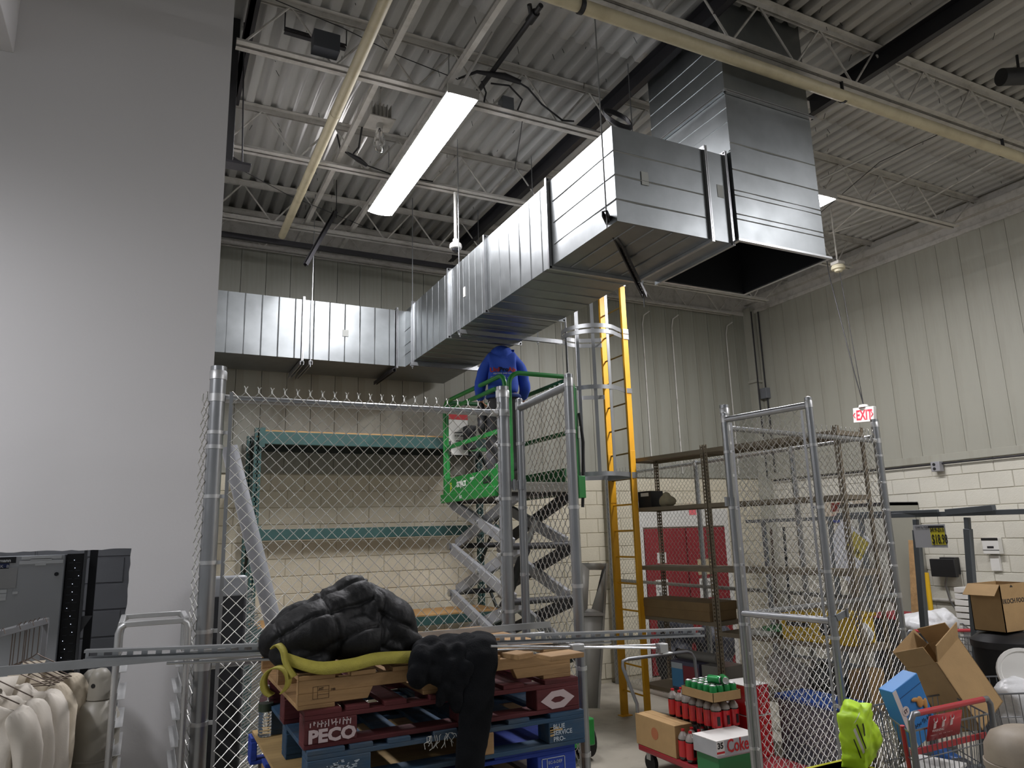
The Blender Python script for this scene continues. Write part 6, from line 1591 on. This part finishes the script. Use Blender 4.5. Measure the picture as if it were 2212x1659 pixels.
for (x, y, lay, bi, bj) in places:
    o = proto if nb == 0 else dup(proto)
    if bi >= 7: o['label'] = 'lower cola bottle in front of the brown carton, %s row, %s from left' % (ORD[bi-7], ORD[bj])
    else: o['label'] = 'cola bottle in the %s layer, %s row from the cart handle, %s from left' % ('lower' if lay == 0 else 'upper', ORD[bi], ORD[bj])
    o.location = (x, y, zl[lay]); o.rotation_euler.z = random.uniform(-.5, .3); nb += 1
top_z = zl[1]+.242
# tray of green cans on top
ct_ = Vector((4.40, 5.17, top_z))
t = thing('can_tray', 'open cardboard tray of green cans on top of the cola bottles', 'tray', ct_)
tw_, td_ = .30, .40
b = MB().box(ct_.x-tw_/2, ct_.x+tw_/2, ct_.y-td_/2, ct_.y+td_/2, ct_.z, ct_.z+.004)
for (x0, x1, y0, y1) in ((-tw_/2, -tw_/2+.004, -td_/2, td_/2), (tw_/2-.004, tw_/2, -td_/2, td_/2), (-tw_/2, tw_/2, -td_/2, -td_/2+.004), (-tw_/2, tw_/2, td_/2-.004, td_/2)): b.box(ct_.x+x0, ct_.x+x1, ct_.y+y0, ct_.y+y1, ct_.z, ct_.z+.075)
b.build('tray', M['card'], t)
cang = mat('can_green', '#1f8a46', .3, metal=.4, coat=.3)
proto_c = thing('green_can', 'green soda can', 'can', (0,0,0), 'green cans in the cardboard tray')
MB().lathe([(.024,0),(.033,.008),(.033,.105),(.027,.118)], 16).build('body', cang, proto_c); MB().lathe([(.027,.1175),(.026,.122),(.022,.119),(0,.119)], 16).build('lid', M['alum'], proto_c)
k = 0
for i in range(5):
    for j in range(4):
        o = proto_c if k == 0 else dup(proto_c); k += 1
        o['label'] = 'green can upright in the cardboard tray, %s row from front, %s from left' % (ORD[i], ORD[j])
        o.location = (ct_.x-tw_/2+.042+j*.07, ct_.y-td_/2+.045+i*.075, ct_.z+.005)
for (dx, dy, rz, lab) in ((-.06, -.05, .3, 'green soda can lying on the left of the tray'), (.05, -.1, -.5, 'green soda can lying on the right of the tray')):
    o = dup(proto_c); o['label'] = lab; o.location = (ct_.x+dx, ct_.y+dy, ct_.z+.005+.122+.034); o.rotation_euler = (math.pi/2, 0, rz)
# white and silver drinks cartons
cw_ = mat('carton_silver', '#a9abb0', .35, metal=.3, var=.1); cwh = mat('carton_white', '#cfcdc9', .5)
def drinks(label, c, sx, sy, sz, txt=True, base=cw_, big='Coke'):
    t = thing('drinks_carton', label, 'carton', c); MB().box(c.x-sx/2, c.x+sx/2, c.y-sy/2, c.y+sy/2, c.z, c.z+sz).build('body', base, t, bevel=.006)
    MB().box(c.x-sx/2-.001, c.x+sx/2+.001, c.y-sy/2-.001, c.y+sy/2+.001, c.z+sz-.004, c.z+sz+.001).build('top', cwh, t)
    if txt:
        MB().box(c.x-sx/2-.0015, c.x-sx/2+.075, c.y-sy/2-.0015, c.y-sy/2, c.z+.02, c.z+sz).build('white_corner', cwh, t); MB().box(c.x-sx/2-.002, c.x-sx/2+.075, c.y-sy/2-.002, c.y-sy/2-.0005, c.z+.03, c.z+.045).build('red_band', capr, t)
        text('35', .06, (c.x-sx/2+.006, c.y-sy/2-.003, c.z+sz*.55), (1,0,0), (0,0,1), M['black'], 'number', t, bold=.002)
        text(big, .135, (c.x-sx/2+.1, c.y-sy/2-.003, c.z+.03), (1,0,0), (0,0,1), lbl_red, 'lettering', t, sx=.75, bold=.002)
    return t
cc = at(1548, 1640, Z=.37)
drinks('green drinks carton under the silver carton on the red cart', Vector((cc.x+.24, cc.y+.14, dk+.001)), .42, .26, .148, False, mat('carton_green', '#1f6b3c', .4))
drinks('silver drinks carton lettered Coke at the front of the red cart', Vector((cc.x+.23, cc.y+.14, .3705)), .44, .28, at(1548, 1602, Y=cc.y).z-.37)
drinks('red drinks carton stacked on the right of the cola bottles', Vector((cx1-.13, cy0+.62, dk+.33)), .24, .3, .24, False, lbl_red)
drinks('red drinks carton under the stacked one on the right of the cart', Vector((cx1-.13, cy0+.62, dk+.001)), .24, .3, .325, False, lbl_red)
# ---------------------------------------------------------------- shopping cart in the right foreground
cwire = mat('cart_wire', '#7b7d80', .35, metal=.6, var=.1); chand = mat('cart_handle_red', '#a8222c', .4, var=.05, coat=.2)
def lerp(a, b, f): return a*(1-f)+b*f
def shopping_cart(label, NL, NR, FL, FR, zr_n, zr_f, zb, hz, wr=.0028, pitch=.045):
    """basket rim corners (near left/right at the handle, far left/right); zb = basket floor"""
    t = thing('shopping_cart', label, 'cart', ((NL+NR+FL+FR)/4).to_3d() if False else (NL+NR+FL+FR)/4)
    t.location.z = 0
    def rim(u, v): return lerp(lerp(NL, NR, u), lerp(FL, FR, u), v)+Vector((0,0,lerp(zr_n, zr_f, v)))
    ins = .06
    cen = (NL+NR+FL+FR)/4
    def flo(u, v): p = lerp(lerp(NL, NR, u), lerp(FL, FR, u), v); p = lerp(p, cen, .12); return p+Vector((0,0,zb))
    b = MB(); b.tube([rim(0,0), rim(1,0), rim(1,1), rim(0,1)], .006, 8, closed=True); b.build('basket_rim', cwire, t)
    def side(c0, c1, nm):
        b = MB(); r0_, r1_ = rim(*c0), rim(*c1); f0_, f1_ = flo(*c0), flo(*c1); n = max(3, int((r1_-r0_).length/pitch))
        for i in range(n+1): f = i/n; b.tube([lerp(r0_, r1_, f), lerp(f0_, f1_, f)], wr, 5)
        for k in (.33, .66, 1.0): b.tube([lerp(r0_, f0_, k), lerp(r1_, f1_, k)], wr*1.3, 5)
        b.build(nm, cwire, t)
    side((0,0), (0,1), 'side_grid'); side((1,0), (1,1), 'side_grid'); side((0,1), (1,1), 'front_grid'); side((0,0), (1,0), 'back_grid')
    b = MB()
    for i in range(9): b.tube([flo(i/8, 0), flo(i/8, 1)], wr, 5)
    for i in range(6): b.tube([flo(0, i/5), flo(1, i/5)], wr, 5)
    b.build('basket_floor', cwire, t)
    away = ((NL+NR)-(FL+FR)).normalized()
    HL, HR = NL+away*.05+Vector((0,0,hz)), NR+away*.05+Vector((0,0,hz))
    MB().tube([lerp(HL, HR, .09), lerp(HL, HR, .91)], .016, 14).build('handle_grip', chand, t)
    for P_, s in ((HL, 0), (HR, 1)):
        e = lerp(HL, HR, .09 if s == 0 else .91)
        base = (NL if s == 0 else NR)+Vector((0,0,.12))
        MB().tube([e, lerp(e, P_, .6), P_+Vector((0,0,-.03)), P_+Vector((0,0,-.1)), lerp(P_, base, .5), base], .0165, 12).build('frame_tube', cwire, t)
    for s in (0, 1):
        MB().tube([(NL if s == 0 else NR)+Vector((0,0,.12)), (FL if s == 0 else FR)+Vector((0,0,.14))], .014, 10).build('base_rail', cwire, t)
        for P_ in ((NL if s == 0 else NR), (FL if s == 0 else FR)):
            MB().tube([P_+Vector((-.014, 0, .06)), P_+Vector((.014, 0, .06))], .06, 16).build('wheel', M['black_rubber'], t)
            MB().beam(P_+Vector((0,0,.06)), P_+Vector((0,0,.15)), .03, .03, up=(1,0,0)).build('caster_fork', cwire, t)
    return t, rim, flo, HL, HR
hzv = 1.08
hl, hr = at(1968, 1545, Z=hzv), at(2146, 1507, Z=hzv); fl_, fr_2 = at(1887, 1524, Z=1.0), at(2046, 1498, Z=1.0)
z0 = lambda v: Vector((v.x, v.y, 0))
t, rim, flo, HL, HR = shopping_cart('shopping cart with a red handle and a red child seat flap in the right foreground', z0(hl)+Vector((.03,.05,0)), z0(hr)+Vector((-.0,.05,0)), z0(fl_), z0(fr_2), .98, 1.0, .52, hzv)
# red child seat flap with pictograms
m0, m1 = lerp(HL, HR, .22), lerp(HL, HR, .62); dn = Vector((.02, .05, -.17))
b = MB(); b.add([m0+Vector((0,0,-.03)), m1+Vector((0,0,-.03)), m1+dn, m0+dn], [(0,1,2,3)]); b.build('seat_flap', chand, t, solid=.008)
xd_ = (m1-m0).normalized(); yd_ = (-(dn-Vector((0,0,-.03)))).normalized(); nn_ = xd_.cross(yd_)
if nn_.y > 0: nn_ = -nn_
fo = m0+dn*.9+nn_*.006+xd_*.02
pwm = mat('flap_white', '#d8c4c4', .6)
for i in range(3):
    o_ = fo+xd_*(.03+i*.075)+yd_*.055; b = MB()
    b.tube([o_+yd_*.055+xd_*.016*math.cos(a)+yd_*.016*math.sin(a)*0+Vector((0,0,.016*math.sin(a))) for a in [q*math.pi/4 for q in range(8)]], .003, 4, closed=True); b.beam(o_, o_+yd_*.036, .022, .001, up=nn_); b.build('pictogram', pwm, t)
scribble(t, fo+yd_*.012, xd_, .2, .018, pwm, 16, 8, .0025)
text('WARNING', .022, fo+yd_*.034+xd_*.01, xd_, yd_, pwm, 'lettering', t)
MB().tube([rim(.0, .15)+Vector((-.004,0,.012)), flo(.0, .15)+Vector((-.01,0,.14))], .013, 8).build('red_corner', chand, t)
MB().beam(rim(.03, .07)+Vector((0,0,-.12)), rim(.97, .07)+Vector((0,0,-.12)), .012, .03).build('seat_bar', chand, t)
# goods in that cart
def tilted_box(label, c, sx, sy, sz, rot, mt, open_top=False, th=.006, group=None):
    M_ = Matrix.Translation(c) @ Euler(rot).to_matrix().to_4x4(); t = thing('cardboard_box', label, 'box', c, group)
    if not open_top: MB().box(-sx/2, sx/2, -sy/2, sy/2, -sz/2, sz/2, M_).build('body', mt, t, bevel=.004)
    else:
        b = MB()
        for q in ((-sx/2, -sx/2+th, -sy/2, sy/2), (sx/2-th, sx/2, -sy/2, sy/2), (-sx/2, sx/2, -sy/2, -sy/2+th), (-sx/2, sx/2, sy/2-th, sy/2)): b.box(*q, -sz/2, sz/2, M_)
        b.box(-sx/2, sx/2, -sy/2, sy/2, -sz/2, -sz/2+th, M_); b.build('body', mt, t)
        for (ax, s, ang) in (('x', -1, .12), ('x', 1, -.15), ('y', -1, .55), ('y', 1, .2)):
            L_ = min(sx, sy)*.5
            if ax == 'x': H_ = M_ @ Matrix.Translation((s*(sx/2), 0, sz/2)) @ Matrix.Rotation(s*ang, 4, 'Y'); MB().box(-th/2, th/2, -sy/2+.01, sy/2-.01, 0, L_, H_).build('flap', mt, t)
            else: H_ = M_ @ Matrix.Translation((0, s*(sy/2), sz/2)) @ Matrix.Rotation(-s*ang, 4, 'X'); MB().box(-sx/2+.01, sx/2-.01, -th/2, th/2, 0, L_, H_).build('flap', mt, t)
    return t, M_
bc = at(2055, 1455, Y=3.30)
tb, bM = tilted_box('large open brown carton tipped up in the shopping cart', Vector((bc.x+.01, 3.30, bc.z-.07)), .33, .24, .46, (-.30, -.40, .10), M['card'], True)
bc = at(1965, 1520, Y=3.12)
tb, bM = tilted_box('blue printed carton standing tilted in the shopping cart', Vector((bc.x, 3.13, bc.z-.03)), .23, .10, .36, (.05, -.40, -.1), mat('carton_blue', '#2f7fc4', .5))
MB().box(-.117, -.085, -.0515, -.0505, -.178, .178, bM).build('white_edge', cwh, tb)
q = bM @ Vector((-.075, -.052, .04)); MB().tube([q, q+(bM.to_3x3() @ Vector((0,-.001,0)))], .028, 18).build('round_badge', cwh, tb)
text('ST', .03, bM @ Vector((-.092, -.054, .03)), bM.to_3x3() @ Vector((1,0,0)), bM.to_3x3() @ Vector((0,0,1)), M['black'], 'badge_text', tb)
MB().box(-.115, .115, -.0512, -.0502, .118, .122, bM).build('fold_line', mat('fold_dark', '#1c4a78', .6), tb)
remesh(MB().ell(bM @ Vector((.05, -.052, .03)), (.03,.008,.035)).ell(bM @ Vector((.02, -.052, .06)), (.035,.007,.014)).ell(bM @ Vector((.085, -.052, .0)), (.02,.007,.035)), 'photo_print', mat('print_tan', '#b88a4d', .6), tb, .005, 2)
scribble(tb, bM @ Vector((-.06, -.0525, -.09)), bM.to_3x3() @ Vector((1,0,0)), .15, .03, M['black'], 10, 12, .003)
# things lying in the basket
lo = flo(.3, .35); t = thing('white_box', 'white carton lid lying in the shopping cart', 'box', lo); rbox('body', mblk, flo(.35, .3)+Vector((0,0,.01)), .3, .26, .18, .3, t); rbox('lid', cwh, flo(.35, .3)+Vector((0,0,.19)), .31, .27, .02, .3, t)
o, zm = bundle('bundle of clear and silver packaging in the shopping cart', 'packaging', 'packaging', [(flo(.75, .25)+Vector((0,0,.1)), (.13,.1,.09)), (flo(.85, .5)+Vector((0,0,.09)), (.1,.12,.08))], mat('silver_pack', '#6f747b', .2, metal=.5, var=.4, vscale=(20,20,20), bump=.6, bscale=40)); settle(o, zm, .526)
o, zm = bundle('blue plastic package in the shopping cart under the red flap', 'blue_package', 'package', [(flo(.8, .75)+Vector((0,0,.12)), (.1,.1,.1))], mat('pack_blue', '#2c5a9a', .35, var=.2, bump=.4, bscale=30)); settle(o, zm, .526)
# neon green bag beside the cart
ng = at(1893, 1580, Y=3.05); neon = mat('neon_green', '#b4dc2a', .5, var=.1, vscale=(9,9,9))
t = thing('neon_bag', 'neon green patterned bag beside the shopping cart', 'bag', Vector((ng.x, 3.05, .0)))
p0_ = Vector((ng.x+.04, 3.14, ng.z))
bM_ = Matrix.Translation(p0_+Vector((-.07, .02, -.03))) @ Euler((.1, -.25, .35)).to_matrix().to_4x4()
nb_ = remesh(MB().box(-.10, .10, -.07, .07, -.17, .15, bM_).ell(p0_+Vector((.05, .03, -.06)), (.08,.07,.09)).box(-.06, .02, -.05, .05, .12, .19, bM_), 'bag', neon, t, .011, 10, .014, 12)
nv_ = BVHTree.FromPolygons([v.co for v in nb_.data.vertices], [tuple(q_.vertices) for q_ in nb_.data.polygons]); rdir = Vector((.66, .70, -.25)).normalized()
def bag_stripe(pl, w_, m_):
    rows = [[], []]
    for (u, v) in pl:
        for k_, sgn_ in ((0, -1), (1, 1)):
            o_ = bM_ @ Vector((u+sgn_*w_, 0, v))-rdir*1.0; h_ = nv_.ray_cast(o_, rdir)
            rows[k_].append((h_[0] if h_[0] is not None else o_+rdir)-rdir*.004)
    MB().grid(rows).build('stripe', m_, t)
def pl_(u0, v0, u1, v1): return [(u0+(u1-u0)*i/8, v0+(v1-v0)*i/8) for i in range(9)]
for (u0, v0, u1, v1, w_, m_) in ((-.05, .05, .03, -.13, .012, cwh), (-.02, .06, .06, -.12, .006, M['black']), (-.07, .0, -.01, -.14, .005, M['black']), (.04, .1, -.04, .08, .012, cwh), (.05, .03, .07, -.05, .008, M['black'])): bag_stripe(pl_(u0, v0, u1, v1), w_, m_)
# green bin with yellow rim that carries the neon bag
zg = p0_.z-.22; t = thing('green_bin', 'green plastic bin with a yellow rim at the bottom edge of the picture', 'bin', Vector((p0_.x, 3.1, 0)))
MB().box(p0_.x-.3, p0_.x+.02, 2.96, 3.34, 0, zg).build('body', mat('bin_green', '#1d5a34', .5, var=.05), t, bevel=.02); MB().box(p0_.x-.31, p0_.x+.03, 2.95, 3.35, zg-.02, zg+.0).build('rim', mat('bin_yellow', '#c5c22c', .5), t, bevel=.006)
# ---------------------------------------------------------------- second cart and trash at the far right
cl, cr_ = at(1958, 1362, Z=1.02), at(2112, 1360, Z=1.02)
A_ = z0(cl); B_ = z0(cr_)
t, rim2, flo2, _, _ = shopping_cart('shopping cart with a white sack standing near the block wall', A_, B_, A_+Vector((.62,.55,0)), B_+Vector((.62,.55,0)), .95, .98, .45, 1.02, .003, .05)
tcen = lerp(rim2(.3, .3), flo2(.3, .3), .5)
bkt = thing('grey_bucket', 'dark grey round tub sitting in the far shopping cart', 'tub', flo2(.35, .35))
fp = flo2(.35, .35)+Vector((0,0,.005)); MB().lathe([(.19,0),(.21,.1),(.235,.5),(.245,.52),(.235,.52),(.22,.48)], 28, fp).build('tub', mat('tub_grey', '#47484b', .5), bkt)
o, zm = bundle('white plastic sack hanging over the grey tub', 'white_sack', 'bag', [(fp+Vector((-.06,0,.56)), (.24,.22,.12)), (fp+Vector((.16,-.05,.58)), (.17,.17,.13)), (fp+Vector((-.1,-.08,.62)), (.12,.12,.09))], mat('sack_white', '#cfd0d1', .35, var=.06, bump=.5, bscale=25), .02, .035, 7)
settle(o, zm, fp.z+.47)
# yellow pole, wood plank and metal cabinet by the wall
p = at(2007, 1300, X=8.9); tag(MB().tube([(8.9, p.y, .05), (8.95, p.y+.02, 1.48)], .03, 12).tube([(8.9, p.y, 0), (8.9, p.y, .06)], .04, 12).build('yellow_pole', mat('pole_yellow', '#d9ae1c', .5)), 'yellow pole leaning on the block wall under the black screen', 'pole')
p = at(1971, 1240, X=8.25); tag(MB().beam((8.12, p.y+.02, 0), (8.3, p.y-.05, 1.9), .14, .03, up=(1,0,0)).build('wood_plank', M['wood'], bevel=.003), 'wooden plank leaning behind the grey rack post', 'plank')
p = at(1925, 1200, X=8.7); t = thing('grey_locker', 'pale metal locker against the right wall behind the fence post', 'locker', Vector((9.0, p.y+.35, 0)))
MB().box(8.72, XR-.02, p.y, p.y+.75, 0, 2.38).build('body', mat('locker_pale', '#a4a398', .5), t, bevel=.006); MB().box(8.714, 8.72, p.y+.03, p.y+.72, .1, 2.2).build('door', mat('locker_pale2', '#adaca2', .5), t); MB().box(8.705, 8.714, p.y+.06, p.y+.09, 1.1, 1.3).build('handle', M['black'], t); MB().box(8.716, XR-.02, p.y, p.y+.75, 2.34, 2.385).build('top_trim', M['dark_steel'], t)
t, = (thing('red_toolbox', 'red and black machine on the floor by the block wall', 'machine', at(1945, 1330, X=8.5)),)
c = at(1945, 1330, X=8.5); c.z = 0; rbox('body', mblk, c, .4, .45, .95, 0, t); rbox('top', mat('mach_red', '#8c2630', .5), c+Vector((0,0,.95)), .42, .47, .06, 0, t)
# black trash bin with open brown carton on top, cart and lid at the right edge
kb = at(2196, 1375, Y=3.55); t = thing('black_bin', 'black lidded trash bin at the right edge under the lettered carton', 'bin', Vector((kb.x, 3.6, 0)))
MB().lathe([(.2,0),(.22,.05),(.25,kb.z-.1)], 24, (kb.x+.14, 3.7, 0)).build('body', M['black_rubber'], t); MB().lathe([(.265,kb.z-.1),(.265,kb.z-.05),(.2,kb.z),(0,kb.z+.02)], 24, (kb.x+.14, 3.7, 0)).build('lid', M['black'], t)
zk = kb.z+.021; ck = at(2173, 1355, Y=3.6); hk = at(2173, 1262, Y=3.6).z-zk
t = thing('cardboard_box', 'open brown carton lettered KOCH on the black bin', 'box', Vector((ck.x+.19, 3.7, zk))); b = MB(); x_ = ck.x
for q in ((x_, x_+.006, 3.6, 3.85), (x_+.37, x_+.376, 3.6, 3.85), (x_, x_+.376, 3.6, 3.606), (x_, x_+.376, 3.844, 3.85)): b.box(*q, zk, zk+hk)
b.box(x_, x_+.376, 3.6, 3.85, zk, zk+.006); b.build('body', M['card'], t)
MB().box(-.12, 0, 0, .25, -.002, .002, Matrix.Translation((x_, 3.6, zk+hk)) @ Matrix.Rotation(-.75, 4, 'Y')).build('flap', M['card'], t)
text('KOCH FOODS', .05, (x_+.03, 3.599, zk+hk*.60), (1,0,0), (0,0,1), mat('ink_brown', '#2e2a28', .8), 'lettering', t, bold=.001)
MB().box(x_+.012, x_+.02, 3.598, 3.6, zk+hk*.6, zk+hk*.7).build('logo_bars', M['black'], t); MB().prism([(x_+.13, 3.598, zk+hk*.93), (x_+.17, 3.598, zk+hk*.93), (x_+.15, 3.598, zk+hk*.98)], (0,0,0), (0,.002,0)).build('arrow_mark', M['black'], t)
# cart at the right edge with white lid
e0 = at(2150, 1500, Z=.95); E0 = z0(e0)
t, rim3, flo3, _, _ = shopping_cart('shopping cart cut off by the right edge holding a white lid', E0+Vector((.55,-.35,0)), E0+Vector((1.0,.05,0)), E0, E0+Vector((.45,.42,0)), .97, .95, .5, 1.06, .003, .05)
lc = at(2215, 1455, Y=E0.y+.05); t = thing('tub_cover', 'round white plastic tub cover standing in the cart at the right edge', 'lid', lc)
lM = Matrix.Translation(lc) @ Matrix.Rotation(-.85, 4, 'Z') @ Matrix.Rotation(1.2, 4, 'X'); MB().lathe([(0,.012),(.145,.012),(.15,.02),(.172,.02),(.178,.0),(.172,-.012),(0,-.006)], 32, m=lM).build('disc', M['white_plastic'], t)
o, zm = bundle('white plastic bag bulging out of the cart at the right edge', 'white_bag', 'bag', [(flo3(.35, .75)+Vector((0,0,.24)), (.18,.17,.26)), (flo3(.6, .6)+Vector((0,0,.2)), (.17,.17,.2))], mat('sack_white', '#cfd0d1', .35), .02, .03, 7); settle(o, zm, .506)
# beige dome trash bin in the near right corner
dc_ = at(2228, 1660, Y=2.42); t = thing('dome_bin', 'beige trash bin with a domed lid in the near right corner', 'bin', Vector((dc_.x, 2.42, 0)))
zt2 = at(2200, 1572, Y=2.42).z; bg = mat('bin_beige', '#8f8474', .55, var=.06, dirt='#5f5648', dscale=(4,4,4), damt=.5); R2 = .2
MB().lathe([(R2*.9,0),(R2,.06),(R2,zt2-.2),(R2*1.03,zt2-.2),(R2*1.03,zt2-.17),(R2*.97,zt2-.165)], 28, (dc_.x, 2.42, 0)).build('body', bg, t)
MB().lathe([(R2*1.0,zt2-.165),(R2*.97,zt2-.1),(R2*.8,zt2-.04),(R2*.5,zt2-.01),(0,zt2)], 28, (dc_.x, 2.42, 0)).build('dome_lid', bg, t)
MB().ell((dc_.x+.03, 2.42-R2*.75, zt2-.08), (.09,.06,.055)).build('lid_opening', mat('bin_opening', '#5d5548', .6), t)
# white folded shelf stacks by the wall
p = at(2125, 1400, X=9.1); t = thing('paper_stack', 'stack of off-white trays against the block wall', 'stack', Vector((9.15, p.y, 0)))
for k in range(11): MB().box(8.98+random.uniform(-.02,.02), 9.36, p.y-.2+random.uniform(-.03,.03), p.y+.2, .5+k*.075, .5+k*.075+.062).build('tray', M['white_plastic'], t, bevel=.006)
MB().box(8.98, 9.36, p.y-.2, p.y+.2, 0, .5).build('base_crate', mblk, t)
